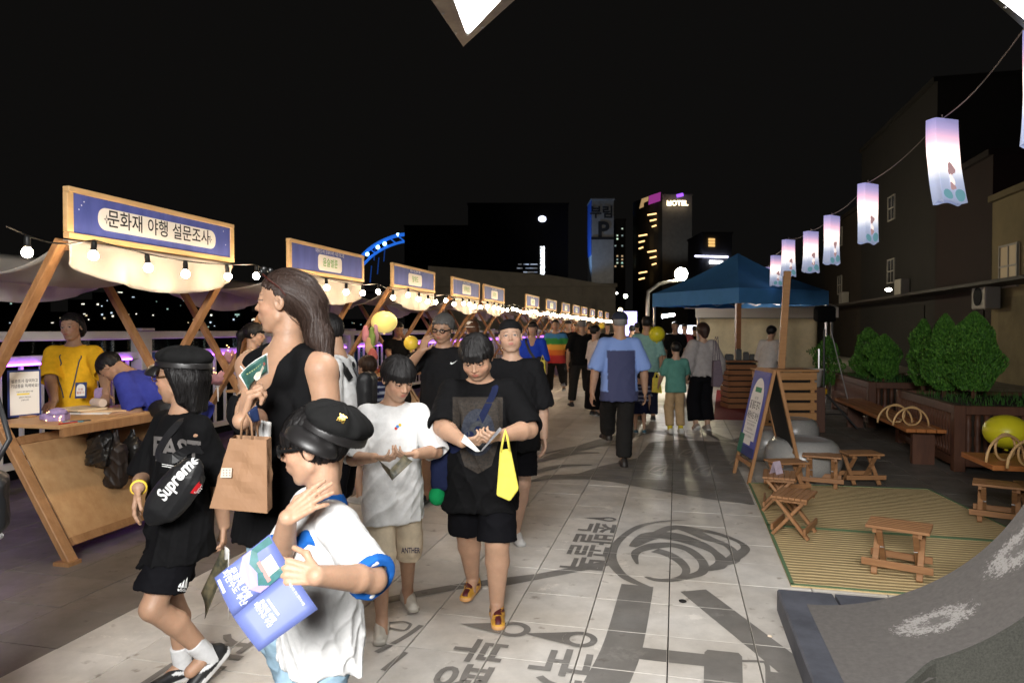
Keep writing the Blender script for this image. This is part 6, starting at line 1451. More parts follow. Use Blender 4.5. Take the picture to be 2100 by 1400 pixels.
def face_frame(st, px, py, d, roll=0, right=(1, 0, 0), up=(0, 1, 0)):     # a flat sheet facing the lens, in the wearer's own frame
    o = st['loc_'](at(px, py, d)); x = Vector(st['cv'](right)); y = Vector(st['cv'](up)); a = R(roll); return frame(o, x*math.cos(a)+y*math.sin(a), y*math.cos(a)-x*math.sin(a)), Vector(st['loc_'](at(px, py, d+1)))-Vector(o)
def sheet(name, label, cat, pts, m, group=None, nu=6, curl=0., back=None):
    """a bent paper sheet through four picture points with depth"""
    a, b, c, d = [at(*p) for p in pts]; n = (b-a).cross(d-a).normalized(); ctr = (a+b+c+d)/4
    o = MB().grid(lambda u, v: (a.lerp(b, u)).lerp(d.lerp(c, u), v)-ctr+n*curl*math.sin(math.pi*u), nu, nu).build(name, m, smooth=True, solid=.0015); o.location = ctr
    return tag(o, label, cat, group)
BROB = mat('brochure_blue', S(92, 104, 160), .5, vscale=5, col2=S(104, 116, 172)); BRON = mat('brochure_dark', S(46, 52, 48), .45, vscale=26, col2=S(120, 110, 84)); PAPER = mat('paper_white', S(236, 234, 228), .6); BROG = mat('brochure_green', S(34, 70, 66), .45, vscale=30, col2=S(70, 110, 100)); PRINTW = mat('print_white', S(240, 240, 238), .6)

# ---- boy in the white ringer shirt (nearest)
w = person('ringer', 'boy in white shirt with blue collar and cuffs, nearest the lens', 654, 1.9, 1.285, 58, head=(-34, 8, 0), hh=.206, bw=.96, limb=.94, sw=.126, skin=SK1,
    arms=dict(R=dict(w=(590, 1062, 1.70), hint=(-.35, -1, .1), hd=(.80, .60, -.12), pn=(.35, -.35, -.85), tv=(-.5, .8, 0), curl=((5, 8, 6), (4, 8, 6), (10, 14, 8), (20, 20, 10)), spread=5, thumb=(.5, .8, .2)),
              L=dict(w=(650, 1180, 1.50), hint=(.9, -.6, .1), hd=(-1, .14, .05), pn=(-.1, -.25, -1), tv=(.0, 1, -.3), curl=(14, 30, 22), spread=5)),
    top=dict(mat=WTEE, hem=-.045, sleeve=.92, loose=.8, sr=.92, trim=BLUEC, neck=.040, nfront=.012, wr=.0062, wx=1.0), bottom=dict(kind='pants', mat=DEN, len=1.75, loose=1.4), hair=dict(style='bangs', fringe=.10, vol=.05), shoes=dict(col=(.5, .5, .5)))
LEATH = mat('black_leather', (.012, .011, .011), .42, bump=.08, bscale=30, spec=.5); FELT = cloth((.012, .012, .012), 'felt')
c, cq = cap(w, 'fiddler', FELT, LEATH, yaw=70, tilt=34, off=(.03, -.14, -.02), sc=1.04)
gold = mat('gold', S(214, 176, 90), .3, .9)
Mf, dv = face_frame(w, 700, 860, 1.55, -28); mb = text_into(MB(), '高', .024, Mf, .02); decal(w, 'cap_badge', mb, dv, c, gold, c, .003)
Mf = frame(w['T'](.012, .25, .155*w['H']), -Vector(w['M'][:, 0]), Vector(w['M'][:, 2])); dv = -Vector(w['M'][:, 1]); mb = MB(); mb.add([Mf @ Vector(p) for p in ((-.012, -.016, 0), (.012, -.016, 0), (.012, .016, 0), (-.012, .016, 0))], [(0, 1, 2, 3)]); decal(w, 'shirt_print', mb, dv, w['shirt'], mat('print_blue', S(70, 120, 200), .7), w['shirt'])
gm = mat('glasses_dark', (.01, .01, .01), .3); gl = glasses(w, gm, th=.012); gl['label'] = 'dark eyeglasses worn by the boy in the ringer shirt'
# his brochure, opened like a wide V
pA = [(553, 1095, 1.50), (440, 1184, 1.47), (478, 1264, 1.46), (596, 1166, 1.50)]; pB = [(596, 1166, 1.50), (478, 1264, 1.46), (531, 1335, 1.44), (652, 1248, 1.48)]
def two_pages(label, pages, mats):
    ctr = sum((at(*p) for pg in pages for p in pg), Vector())/8; t = thing('brochure', label, 'brochure', ctr[:]); out = []
    for pg, m_ in zip(pages, mats):
        a, b, c_, d_ = [at(*p)-ctr for p in pg]; n = (b-a).cross(d_-a).normalized()
        out.append(MB().grid(lambda u, v: (a.lerp(b, u)).lerp(d_.lerp(c_, u), v)+n*.004*math.sin(math.pi*v), 6, 6).build('page', m_, t, smooth=True, solid=.0016))
    return t, ctr
t, ctr = two_pages('open blue brochure held by the boy in the ringer shirt', [pA, pB], [BROB, BROB])
def on_page(pg, u, v, ctr, off=.0035, d=1):
    a, b, c_, d_ = [at(*p)-ctr for p in pg]; o = (a.lerp(b, u)).lerp(d_.lerp(c_, u), v); x = (b-a); y = (a-d_); n = x.cross(y).normalized(); n = n if n.dot(C0-(ctr+o)) > 0 else -n; return o+n*(off+.004*math.sin(math.pi*v)), n
def page_text(par, pg, s, u, v, sz, ctr, m_, ux=(0, 1), ws=.85, bold=.012):
    a, b, c_, d_ = [at(*p)-ctr for p in pg]; o, n = on_page(pg, u, v, ctr); x = (d_-a) if ux == (0, 1) else (b-a); y = n.cross(x); mb = text_into(MB(), s, sz, frame(o, x, y), bold, wscale=ws); mb.build('lettering', m_, par)
def page_patch(par, pg, uv, ctr, m_, off=.003):
    MB().add([on_page(pg, u, v, ctr, off)[0] for u, v in uv], [tuple(range(len(uv)))]).build('print', m_, par)
ch = t.children
pg0 = [ch[0], ch[1]]
page_patch(pg0[0], pA, [(.02, .02), (.34, .02), (.46, .25), (.42, .55), (.5, .8), (.36, .98), (.02, .98)], ctr, mat('print_teal', S(62, 116, 122), .5, vscale=40, col2=S(40, 92, 84)))
page_patch(pg0[0], pA, [(.34, .02), (.50, .02), (.66, .3), (.62, .75), (.52, .97), (.36, .98), (.5, .8), (.42, .55), (.46, .25)], ctr, mat('print_lilac', S(164, 146, 204), .5))
page_patch(pg0[0], pA, [(.12, .4), (.3, .4), (.3, .8), (.12, .8)], ctr, mat('print_cream', S(206, 208, 186), .5), .0036); page_patch(pg0[0], pA, [(.3, .35), (.36, .35), (.36, .9), (.3, .9)], ctr, mat('print_rose', S(176, 130, 126), .5), .0036)
page_patch(pg0[0], pA, [(.93, .1), (.97, .1), (.97, .42), (.93, .42)], ctr, PRINTW, .0036)
page_text(pg0[0], pA, '피란수도 부산', .80, .48, .017, ctr, PRINTW); page_text(pg0[0], pA, '문화재 야행', .70, .48, .018, ctr, PRINTW)
page_text(pg0[1], pB, '피란수도 부산', .66, .40, .012, ctr, PRINTW); page_text(pg0[1], pB, '문화재 야행', .58, .40, .013, ctr, PRINTW); page_patch(pg0[1], pB, [(.47, .2), (.50, .2), (.50, .62), (.47, .62)], ctr, PRINTW, .0036); page_text(pg0[1], pB, '피란수도 부산 문화재 야행', .12, .5, .006, ctr, PRINTW, bold=.001)

# ---- boy with the sling bag
f = person('sling', 'boy in black shirt and cap with a black sling bag across his chest', 368, 2.85, 1.415, 40, head=(-54, 2, 0), hh=.218, skin=SK2, limb=.95,
    arms=dict(R=dict(w=(284, 1000, 2.72), hint=(-.5, -.2, -1), hd=(-.12, -1, .1), pn=(.9, 0, -.3), tv=(.3, -.2, .9), curl=(10, 20, 12)), L=dict(w=(461, 1082, 2.92), hint=(1, 0, -.6), hd=(0, -1, .1), pn=(-.9, 0, .2), curl=(30, 40, 25))),
    bw=.95, legs=dict(R=dict(w=(376, 1374, 3.0), hint=(.1, 1, 0)), L=dict(w=(426, 1342, 2.86), hint=(.0, 1, 0))),
    top=dict(mat=BTEE, hem=-.10, sleeve=.88, loose=.8, wr=.006), bottom=dict(mat=BSH, len=.80, loose=1.35), hair=dict(style='back', vol=.05, sl=.09, n=2200, locks=[((s*.22, -.28, -.1), (s*.2, -.33, -.62), .16, .07) for s in (-1, 0, 1)]+[((s*.32, -.12, .05), (s*.31, -.15, -.45), .09, .04) for s in (-1, 1)], k=.05, strand=1),
    shoes=dict(col=(.012, .012, .013), sole=(.62, .61, .6), stripe=(.6, .6, .6), sock=(.6, .6, .6), sh=.09, pitch=dict(L=38, R=0), yaw=dict(L=0, R=10)))
cap(f, 'fiddler', cloth((.011, .011, .011), 'felt2'), LEATH, yaw=0, tilt=6, off=(0, -.03, .0), sc=1.03)
gl = glasses(f, mat('glasses_gold', S(150, 110, 70), .3, .8), th=.007); gl['label'] = 'thin gold eyeglasses of the boy with the sling bag'
Mf, dv = face_frame(f, 362, 921, 2.5, -2, right=(1, 0, .35)); mb = text_into(MB(), 'FAST', .105, Mf, .03, wscale=1.05); PG = mat('print_grey', S(96, 92, 90), .7); decal(f, 'shirt_print', mb, dv, f['shirt'], PG, f['shirt'])
Mf, dv = face_frame(f, 348, 944, 2.5, -2, right=(1, 0, .35)); mb = text_into(MB(), 'HUA PUPUT', .026, Mf, .01); decal(f, 'shirt_print', mb, dv, f['shirt'], PG, f['shirt'])
for yy in (953, 957): Mf, dv = face_frame(f, 345, yy, 2.5, -4, right=(1, 0, .35)); mb = MB(); mb.add([Mf @ Vector(p) for p in ((-.03, -.0012, 0), (.03, -.0012, 0), (.03, .0012, 0), (-.03, .0012, 0))], [(0, 1, 2, 3)]); decal(f, 'shirt_print', mb, dv, f['shirt'], PRINTW, f['shirt'])
# sling bag
sb = like(f, 'sling_bag', 'black sling bag with large white lettering on the boy\'s chest', 'bag'); NYL = mat('nylon_black', (.011, .011, .012), .5, bump=.15, bscale=60)
bc = f['loc_'](at(356, 1008, 2.60)); xl = nz(f['cv']((.62, .78, -.05))); zl = nz(f['cv']((.15, -.1, 1))); yl = np.cross(zl, xl); MB_ = np.stack([xl, yl, zl], 1).astype(F4)
F = Field(); F.add(el(bc, (.155, .068, .045), MB_), .01); F.add(rbox(bc-yl*.012, (.10, .055, .04), .03, MB_), .03); F.d = folds(77, .003, 40, 20)
bg_ = put(f, 'pouch', F, bc-.22, bc+.22, .0055, NYL, sb); f['bag'] = bg_
def bag_frame(px, py, d, ang): o = f['loc_'](at(px, py, d)); x = Vector(f['cv']((math.cos(R(ang)), math.sin(R(ang)), 0))); y = Vector(f['cv']((-math.sin(R(ang)), math.cos(R(ang)), 0))); return frame(o, x, y)
mb = text_into(MB(), 'Supreme', .062, bag_frame(333, 994, 2.45, 52), .03, shear=.2, wscale=.82); decal(f, 'lettering', mb, f['cv']((0, 0, -1)), bg_, PRINTW, bg_, .003)
mb = MB(); Mr = bag_frame(376, 1014, 2.45, 55); mb.add([Mr @ Vector(p) for p in ((-.033, -.013, 0), (.033, -.013, 0), (.033, .013, 0), (-.033, .013, 0))], [(0, 1, 2, 3)]); decal(f, 'patch', mb, f['cv']((0, 0, -1)), bg_, mat('patch_red', S(196, 28, 36), .6), bg_, .003)
mb = text_into(MB(), 'Supreme', .016, Mr, .01); decal(f, 'lettering', mb, f['cv']((0, 0, -1)), bg_, PRINTW, bg_, .0045)
sv = bvh_of(f['shirt']); T_ = f['T']; H_ = f['H']
ribbon([bc+xl*.14, T_(-.02*H_, .09*H_, .20*H_), T_(-.055*H_, .06*H_, .27*H_), T_(-.065*H_, -.02*H_, .30*H_), T_(-.04*H_, -.08*H_, .24*H_)], .038, .003, 'strap', NYL, sb, bvh=sv)
ribbon([bc-xl*.13, T_(.09*H_, .06*H_, -.0*H_), T_(.11*H_, 0, .02*H_), T_(.08*H_, -.07*H_, .05*H_)], .03, .003, 'strap', NYL, sb, bvh=sv)
# shorts logo: three bars and small word
bt = f['bottom']; Mf, dv = face_frame(f, 374, 1203, 2.6, 0, right=(1, 0, .25)); mb = MB()
for i, (x, h0, h1) in enumerate(((-.014, .012, .018), (.0, .02, .03), (.014, .03, .042))): mb.add([Mf @ Vector(p) for p in ((x-.008, -.002, 0), (x+.004, -.002, 0), (x+.009, h1, 0), (x+.001, h0, 0))], [(0, 1, 2, 3)])
text_into(mb, 'adidas', .019, Mf @ Matrix.Translation((0, -.011, 0)), .02); decal(f, 'shorts_print', mb, dv, bt, PRINTW, bt)
F = Field(); a_ = f['AR']['R']; wu = nz(a_['W']-a_['E']); wp_ = a_['W']-wu*.012; F.add(rc(wp_-wu*.012, wp_+wu*.012, .031, .031), .003); F.it.append((2, lambda P: np.abs((P-wp_)@wu)-.011, .002)); o = put(f, 'wristband', F, wp_-.06, wp_+.06, .004, mat('band_yellow', S(226, 190, 60), .5), f['root'])
sheet('brochure', 'dark folded brochures hanging from the sling-bag boy\'s hand', 'brochure', [(455, 1125, 2.88), (472, 1140, 2.84), (420, 1268, 2.84), (412, 1215, 2.9)], BRON, curl=.01)
sheet('brochure', 'pale brochure edge beside the dark ones in the sling-bag boy\'s hand', 'brochure', [(461, 1120, 2.86), (468, 1135, 2.80), (468, 1270, 2.84), (457, 1200, 2.9)], PAPER, curl=.01)

# ---- woman in black
wm_ = person('woman', 'woman in black sleeveless top with long dark hair, looking left', 580, 2.45, 1.71, 30, head=(-62, -2, 0), hh=.225, fem=1, bust=.9, bw=.95, bd=.95, sw=.175, limb=.92, skin=SK2,
    arms=dict(R=dict(w=(497, 862, 2.10), hint=(.3, -1, -.1), hd=(.22, 1, .0), pn=(.8, .1, -.55), tv=(-.3, .2, -.8), curl=(62, 75, 45), thumb=(.3, .8, .5)), L=dict(out=.12, fwd=-.05, out2=.03, fwd2=.25)),
    top=dict(kind='tank', mat=BTEE, hem=-.06, neck=.042, nfront=.055, name='top', loose=.9, wr=.004, wx=1.08), bottom=dict(kind='pants', mat=DEN, len=1.9, loose=.5), legs=dict(R=dict(x=-.10, y=-.12), L=dict(x=-.03, y=-.05)), shoes=dict(col=(.5, .5, .5)),
    hair=dict(style='back', vol=.03, col=(.035, .021, .016), tag='brown', strand=1, rough=.35, n=5000, sl=.13, k=.05, flow=(0, .55, .15), locks=[((0, -.34, .14), (0, -.50, .02), .18, .12), ((-.08, -.40, -.05), (-.12, -.58, -.55), .17, .14), ((.08, -.40, -.05), (.06, -.58, -.55), .17, .14), ((-.06, -.58, -.55), (-.16, -.76, -1.1), .16, .13), ((-.16, -.76, -1.1), (-.2, -.86, -1.7), .12, .05)]))
sgl = like(wm_, 'sunglasses', 'dark sunglasses pushed up on the woman\'s hair', 'sunglasses'); hl = wm_['hl']
for s in (-1, 1): MB().tube([hl(s*.2, .30, .42), hl(s*.36, .15, .33), hl(s*.39, -.05, .2), hl(s*.37, -.14, .08)], .0035, 6).build('temple', mat('tortoise', S(60, 26, 18), .3), sgl)
for s in (-1, 1): MB().sphere(hl(s*.13, .30, .45), (.028, .012, .02), 12, 6, Matrix(wm_['Rh'].tolist())).build('lens', gm, sgl, smooth=True)
wsv = bvh_of(wm_['shirt']); T_, H_ = wm_['T'], wm_['H']
ribbon([T_(x*.13*H_, y*.1*H_, .075*H_) for x, y in [(math.cos(R(a)), math.sin(R(a))) for a in range(0, 361, 30)]], .03, .003, 'belt', BSH, wm_['root'], bvh=wsv)
ribbon([T_(.055*H_, .055*H_, .26*H_), T_(.085*H_, .03*H_, .285*H_), T_(.085*H_, -.04*H_, .27*H_)], .035, .004, 'bag_strap', WTEE, wm_['root'], bvh=wsv)
sheet('brochure', 'dark green brochure in the woman\'s raised hand', 'brochure', [(493, 768, 2.06), (546, 727, 2.10), (548, 762, 2.12), (510, 800, 2.08)], BROG, curl=.02)
sheet('brochure', 'white edged brochure behind the green one in the woman\'s hand', 'brochure', [(490, 770, 2.065), (548, 724, 2.105), (551, 765, 2.13), (512, 803, 2.09)], PAPER, curl=.021)
def blot(sh, pts, uv, m_, off=.004):
    a, b, c_, d_ = [at(*p) for p in pts]; ctr = (a+b+c_+d_)/4; n = (b-a).cross(d_-a).normalized(); n = n if n.dot(C0-ctr) > 0 else -n
    MB().add([(a.lerp(b, u)).lerp(d_.lerp(c_, u), v)-ctr+n*(off+.02*math.sin(math.pi*u)) for u, v in uv], [tuple(range(len(uv)))]).build('print', m_, sh)
gb = [o for o in COL.objects if o.name.startswith('brochure') and 'dark green' in o.get('label', '')][0]; gp_ = [(493, 768, 2.06), (546, 727, 2.10), (548, 762, 2.12), (510, 800, 2.08)]
blot(gb, gp_, [(.3, .5), (.45, .35), (.6, .45), (.75, .3), (.8, .5), (.6, .65), (.5, .8), (.35, .75)], mat('print_ivory', S(214, 208, 190), .5)); blot(gb, gp_, [(.78, .2), (.86, .22), (.9, .4), (.8, .42)], mat('print_coral', S(190, 110, 100), .5))
for k in range(7): blot(gb, gp_, [(.15+.08*k, .10), (.20+.08*k, .10), (.20+.08*k, .16), (.15+.08*k, .16)], mat('print_olive', S(150, 160, 110), .5))
ph = sheet('smartphone', 'dark blue smartphone held under the woman\'s hand', 'phone', [(508, 845, 2.06), (526, 830, 2.08), (532, 862, 2.08), (514, 868, 2.06)], mat('phone_case', S(28, 40, 70), .35)); ph.modifiers[0].thickness = .009
# ---- paper bag
KR = mat('kraft', S(142, 108, 80), .75, var=.12, vscale=6, bump=.35, bscale=9)
pbp = [(472, 898), (546, 902), (548, 1052), (430, 1041)]; pbg = thing('paper_bag', 'brown kraft paper bag hanging from the woman\'s arm', 'bag', at(490, 1045, 2.05)[:]); o0 = Vector(pbg.location)
fr_ = [at(x, y, 2.03)-o0 for x, y in pbp]; bkd = CF*.07-CR*.01; bk_ = [p+bkd for p in fr_]
def face_grid(a, b, c_, d_, n=8, seed=0):
    rn = np.random.RandomState(seed); nrm = (b-a).cross(d_-a).normalized(); ph_ = rn.uniform(0, 6, 4)
    return lambda u, v: (a.lerp(b, u)).lerp(d_.lerp(c_, u), v)+nrm*(.006*math.sin(9*u+4*v+ph_[0])*math.sin(math.pi*u)*math.sin(math.pi*v)+.004*math.sin(17*v-6*u+ph_[1])*math.sin(math.pi*u)*math.sin(math.pi*v))
pb_ = MB()
for i, q in enumerate(((fr_[0], fr_[1], fr_[2], fr_[3]), (bk_[1], bk_[0], bk_[3], bk_[2]), (fr_[1], bk_[1], bk_[2], fr_[2]), (bk_[0], fr_[0], fr_[3], bk_[3]), (fr_[3], fr_[2], bk_[2], bk_[3]))): pb_.grid(face_grid(*q, seed=i), 10, 12)
pb_.build('sack', KR, pbg, solid=.001)
for s_, off in ((0, Vector()), (1, bkd)): a, b = fr_[0].lerp(fr_[1], .3)+off, fr_[0].lerp(fr_[1], .62)+off; MB().tube([a, a.lerp(b, .1)+Vector((0, 0, .05)), (a+b)/2+Vector((0, 0, .075)), a.lerp(b, .9)+Vector((0, 0, .05)), b], .0035, 6).build('handle', KR, pbg, smooth=True)
Mk = frame(at(463, 969, 2.022)-o0, CR, CU); MB().add([Mk @ Vector(p) for p in ((-.016, -.014, 0), (.016, -.014, 0), (.018, .014, 0), (-.012, .014, 0))], [(0, 1, 2, 3)]).build('sticker', mat('sticker', S(200, 186, 170), .7), pbg)
for r_ in range(3):
    for k in range(3): MB().add([Mk @ Vector((-.008+.009*k+dx, .007-.008*r_+dy, .001)) for dx, dy in ((0, 0), (.004, 0), (.004, .003), (0, .003))], [(0, 1, 2, 3)]).build('sticker_mark', PG, pbg)
wt = sheet('tote_bag', 'white cloth tote behind the woman\'s elbow above the paper bag', 'bag', [(528, 860, 2.2), (552, 866, 2.22), (550, 905, 2.22), (532, 904, 2.2)], WTEE, curl=.02); wt.modifiers[0].thickness = .02

# ---- reading boy
r_ = person('reader', 'boy in white shirt and beige shorts reading a brochure', 805, 3.55, 1.37, -14, head=(24, 24, 0), hh=.212, skin=SK1, limb=.92,
    arms=dict(R=dict(w=(768, 938, 3.28), hint=(-.6, -1, 0), hd=(.75, .0, .3), pn=(.2, .9, -.4), curl=(30, 40, 25)), L=dict(w=(852, 930, 3.30), hint=(.8, -1, -.1), hd=(-.6, .0, .4), pn=(-.2, .9, -.3), curl=(30, 40, 25))),
    legs=dict(L=dict(g=(836, 1238)), R=dict(g=(783, 1296))),
    top=dict(mat=WTEE, hem=-.125, sleeve=.95, loose=.9, wr=.005, neck=.040, wx=1.0), bottom=dict(kind='pants', mat=cloth(S(214, 198, 172), 'beige'), len=1.22, loose=1.5, name='shorts'), hair=dict(style='bangs', fringe=.12, vol=.065), shoes=dict(kind='clog', col=S(196, 190, 178), sole=S(190, 184, 172), rough=.6))
Mf, dv = face_frame(r_, 842, 1128, 3.2, 0); mb = text_into(MB(), 'ANTHER', .04, Mf, .02, wscale=.6); decal(r_, 'shorts_print', mb, dv, r_['bottom'], mat('print_navy', S(60, 50, 80), .7), r_['bottom'])
for i, (x, y, c_) in enumerate(((815, 874, S(60, 130, 200)), (820, 871, S(220, 180, 40)), (812, 878, S(190, 60, 50)))): Mf, dv = face_frame(r_, x, y, 3.2); mb = MB(); mb.add([Mf @ Vector((.008*math.cos(6.28*k/8), .008*math.sin(6.28*k/8), 0)) for k in range(8)], [tuple(range(8))]); decal(r_, 'shirt_print', mb, dv, r_['shirt'], mat('pr%d' % i, c_, .7), r_['shirt'])
two_pages('open dark brochure in the hands of the reading boy', [[(770, 938, 3.18), (800, 962, 3.08), (805, 985, 3.08), (785, 958, 3.2)], [(800, 962, 3.08), (830, 932, 3.2), (846, 945, 3.16), (806, 983, 3.06)]], [BRON, BRON])

# ---- big boy
b_ = person('big', 'heavy boy in black print shirt looking down at a leaflet', 985, 3.65, 1.49, 4, head=(-4, 30, 3), hh=.222, bw=1.20, bd=1.36, limb=1.2, sw=.160, chub=1., skin=SK1,
    arms=dict(R=dict(w=(948, 906, 3.30), hint=(-1, -.7, 0), hd=(.85, .1, .2), pn=(.1, .7, -.6), curl=(45, 50, 30)), L=dict(w=(1028, 893, 3.32), hint=(1, -.7, 0), hd=(-.6, .0, .5), pn=(-.2, .5, -.7), curl=(50, 55, 35))),
    legs=dict(R=dict(g=(970, 1218)), L=dict(g=(1019, 1264))),
    top=dict(mat=BTEE, hem=-.125, sleeve=.92, loose=1.1, wr=.006, sr=1.05), bottom=dict(mat=BSH, len=.99, loose=1.5), hair=dict(style='bangs', fringe=.15, vol=.06, locks=[((x, .36, .2), (x*1.12, .43, .10-.03*(i % 2)), .035, .008) for i, x in enumerate((-.2, -.13, -.07, 0, .06, .13, .2))]), shoes=dict(col=S(214, 160, 60), col2=S(84, 26, 34), sole=S(226, 170, 110), toe=1, stripe=S(84, 26, 34)))
GRA = mat('shirt_graphic', S(15, 14, 14), .8, vscale=95, col2=S(56, 47, 38)); GRB = mat('shirt_graphic_blue', S(18, 24, 42), .8, vscale=110, col2=S(50, 54, 62)); bsh = b_['shirt']
def outline(cx, cy, pts, m_, off): Mf, dv = face_frame(b_, cx, cy, 3.1); mb = MB(); mb.add([Mf @ Vector((x, y, 0)) for x, y in pts], [tuple(range(len(pts)))]); decal(b_, 'shirt_print', mb, dv, bsh, m_, bsh, off)
outline(980, 886, [(-.13, .18), (.13, .18), (.125, .02), (.07, -.17), (0, -.21), (-.07, -.17), (-.125, .02)], GRA, .002)
outline(980, 886, [(.085*math.cos(R(a)), .12*math.sin(R(a))) for a in range(0, 360, 20)], GRB, .0035)
outline(980, 892, [(.05*math.cos(R(a)), .07*math.sin(R(a))) for a in range(0, 360, 24)], mat('shirt_graphic_grey', S(60, 62, 66), .8, vscale=60, col2=S(26, 30, 36)), .005)
nb_ = like(b_, 'shoulder_bag', 'navy shoulder bag with green base at the heavy boy\'s hip', 'bag'); NAVY = cloth(S(26, 32, 58), 'navy'); GRN = cloth(S(20, 130, 74), 'green'); T_, H_ = b_['T'], b_['H']
bcn = b_['loc_'](at(906, 948, 3.62)); F = Field(); F.add(rbox(bcn, (.055, .05, .15), .035), .01); F.d = folds(31, .003); put(b_, 'pouch', F, bcn-.2, bcn+.2, .007, NAVY, nb_)
bg2 = b_['loc_'](at(897, 1016, 3.60)); F = Field(); F.add(el(bg2, (.045, .05, .05)), .01); put(b_, 'base', F, bg2-.1, bg2+.1, .006, GRN, nb_)
bsv = bvh_of(bsh); ribbon([bcn+A(0, .03, .13), T_(.09*H_, .1*H_, .08*H_), T_(.0*H_, .12*H_, .17*H_), T_(-.045*H_, .07*H_, .26*H_), T_(-.06*H_, .0, .30*H_), T_(-.05*H_, -.06*H_, .27*H_)], .034, .003, 'strap', NAVY, nb_, bvh=bsv)
two_pages('white leaflet the heavy boy is reading', [[(952, 890, 3.22), (985, 925, 3.15), (975, 925, 3.1), (945, 905, 3.2)], [(985, 925, 3.15), (1025, 875, 3.24), (1030, 880, 3.2), (990, 922, 3.12)]], [PAPER, mat('leaflet_grey', S(150, 150, 152), .6, vscale=40, col2=S(90, 90, 96))])
YT = cloth(S(232, 218, 96), 'yellow_tote')
def tote(label, body, d, th, handle, m_):
    ctr = sum((at(x, y, d) for x, y in body), Vector())/len(body); t = thing('tote_bag', label, 'bag', ctr[:], 0); n = len(body)
    f_ = [at(x, y, d)-ctr for x, y in body]; k_ = [p+CF*th for p in f_]; mb = MB(); mb.add(f_+k_, [tuple(range(n)), tuple(reversed(range(n, 2*n)))]+[(i, (i+1) % n, n+(i+1) % n, n+i) for i in range(n)]); mb.build('sack', m_, t, bevel=.006)
    for e in (0, th): MB().tube([at(x, y, d)-ctr+CF*e for x, y in handle], .006, 6).build('handle', m_, t, smooth=True)
    return t
tote('bright yellow tote bag hanging from the heavy boy\'s hand', [(1025, 925), (1047, 922), (1064, 1003), (1046, 1028), (1018, 1016)], 3.25, .05, [(1027, 927), (1032, 900), (1036, 884), (1041, 900), (1045, 925)], YT)

# ---- boy in beanie
n_ = person('beanie', 'boy in black shirt and beanie staring past the lens', 1050, 4.9, 1.565, -6, head=(-6, -6, 4), hh=.232, bw=1.12, bd=1.1, limb=1.1, chub=.8, skin=SK3,
    arms=dict(L=dict(out=.2, fwd=-.05, out2=.05, fwd2=.2), R=dict(out=.2)), legs=dict(L=dict(g=(1057, 1106))), top=dict(mat=cloth((.010, .010, .011), 'black3'), hem=-.09, sleeve=.95, loose=1.6, sr=1.08, neck=.040, nfront=.012), bottom=dict(mat=BSH, len=.85, loose=1.3), shoes=dict(col=(.62, .61, .59), sole=(.65, .65, .63)), hair=dict(style='back', vol=.02))
cap(n_, 'beanie', cloth((.013, .013, .014), 'knit', bump=.4), name='beanie')
# ---- man with glasses, hand at his brow
m_ = person('brow', 'grey haired man in black shirt with a hand raised to his brow', 908, 5.8, 1.63, 8, head=(-10, 12, -6), hh=.232, bw=1.1, bd=1.15, chub=.5, skin=SK2, arms=dict(R=dict(w=(866, 718, 5.48), hint=(-1, -1, .2), hd=(.35, 1, .1), pn=(.5, -.1, -.8), curl=(25, 35, 20), spread=6), L=dict(out=.2)),
    legs=dict(R=dict(g=(876, 1028)), L=dict(x=.03)), top=dict(mat=cloth((.012, .012, .013), 'charcoal'), hem=-.09, sleeve=.8, loose=1.3), bottom=dict(mat=BSH, len=.98, loose=1.3), shoes=dict(col=(.02, .02, .02), sole=(.1, .1, .1)), hair=dict(style='short', vol=.055, col=(.10, .095, .09), tag='grey'))
gl = glasses(m_, gm, th=.012); gl['label'] = 'eyeglasses of the man with his hand at his brow'
Mf, dv = face_frame(m_, 930, 743, 5.3, 8); mb = MB(); sw_ = [(-.03, -.004), (-.022, -.014), (-.008, -.012), (.034, .012), (-.006, -.003), (-.016, -.002), (-.02, .006)]; mb.add([Mf @ Vector((x, y, 0)) for x, y in sw_], [tuple(range(len(sw_)))]); decal(m_, 'shirt_print', mb, dv, m_['shirt'], PRINTW, m_['shirt'])
# ---- helper in yellow behind the first stall
y_ = person('helper', 'young helper in yellow shirt with a lanyard behind the first stall', 150, 5.75, 1.63, -12, head=(-10, 2, 4), fem=1, skin=SK2, bw=.98, arms=dict(R=dict(w=(112, 826, 5.42), hint=(-1, 0, -.3), hd=(.2, -.4, .9), pn=(0, -1, 0), curl=(15, 20, 10)), L=dict(w=(222, 822, 5.45), hint=(1, 0, -.3), hd=(.3, -.4, .8), pn=(0, -1, 0), curl=(15, 20, 10))),
    top=dict(mat=cloth(S(232, 178, 40), 'yellow_tee'), hem=-.08, sleeve=.88, loose=1.4, wr=.005), bottom=dict(kind='pants', mat=BSH, len=1.9), hair=dict(style='back', vol=.05, locks=[((s*.3, -.05, .12), (s*.3, -.2, -.2), .06, .05) for s in (-1, 1)]+[((s*.2, -.2, -.1), (s*.12, -.38, -.3), .14, .1) for s in (-1, 1)], k=.05))
T_, H_ = y_['T'], y_['H']; yv = bvh_of(y_['shirt'])
lan = like(y_, 'lanyard_card', 'name card on a dark lanyard worn by the yellow-shirted helper', 'name card')
for s in (-1, 1): ribbon([T_(s*.04*H_, -.01*H_, .285*H_), T_(s*.045*H_, .05*H_, .24*H_), T_(s*.03*H_, .08*H_, .14*H_), T_(s*.014*H_, .09*H_, .075*H_)], .008, .003, 'cord', mat('cord_navy', S(60, 64, 80), .7), lan, bvh=yv, off=.010)
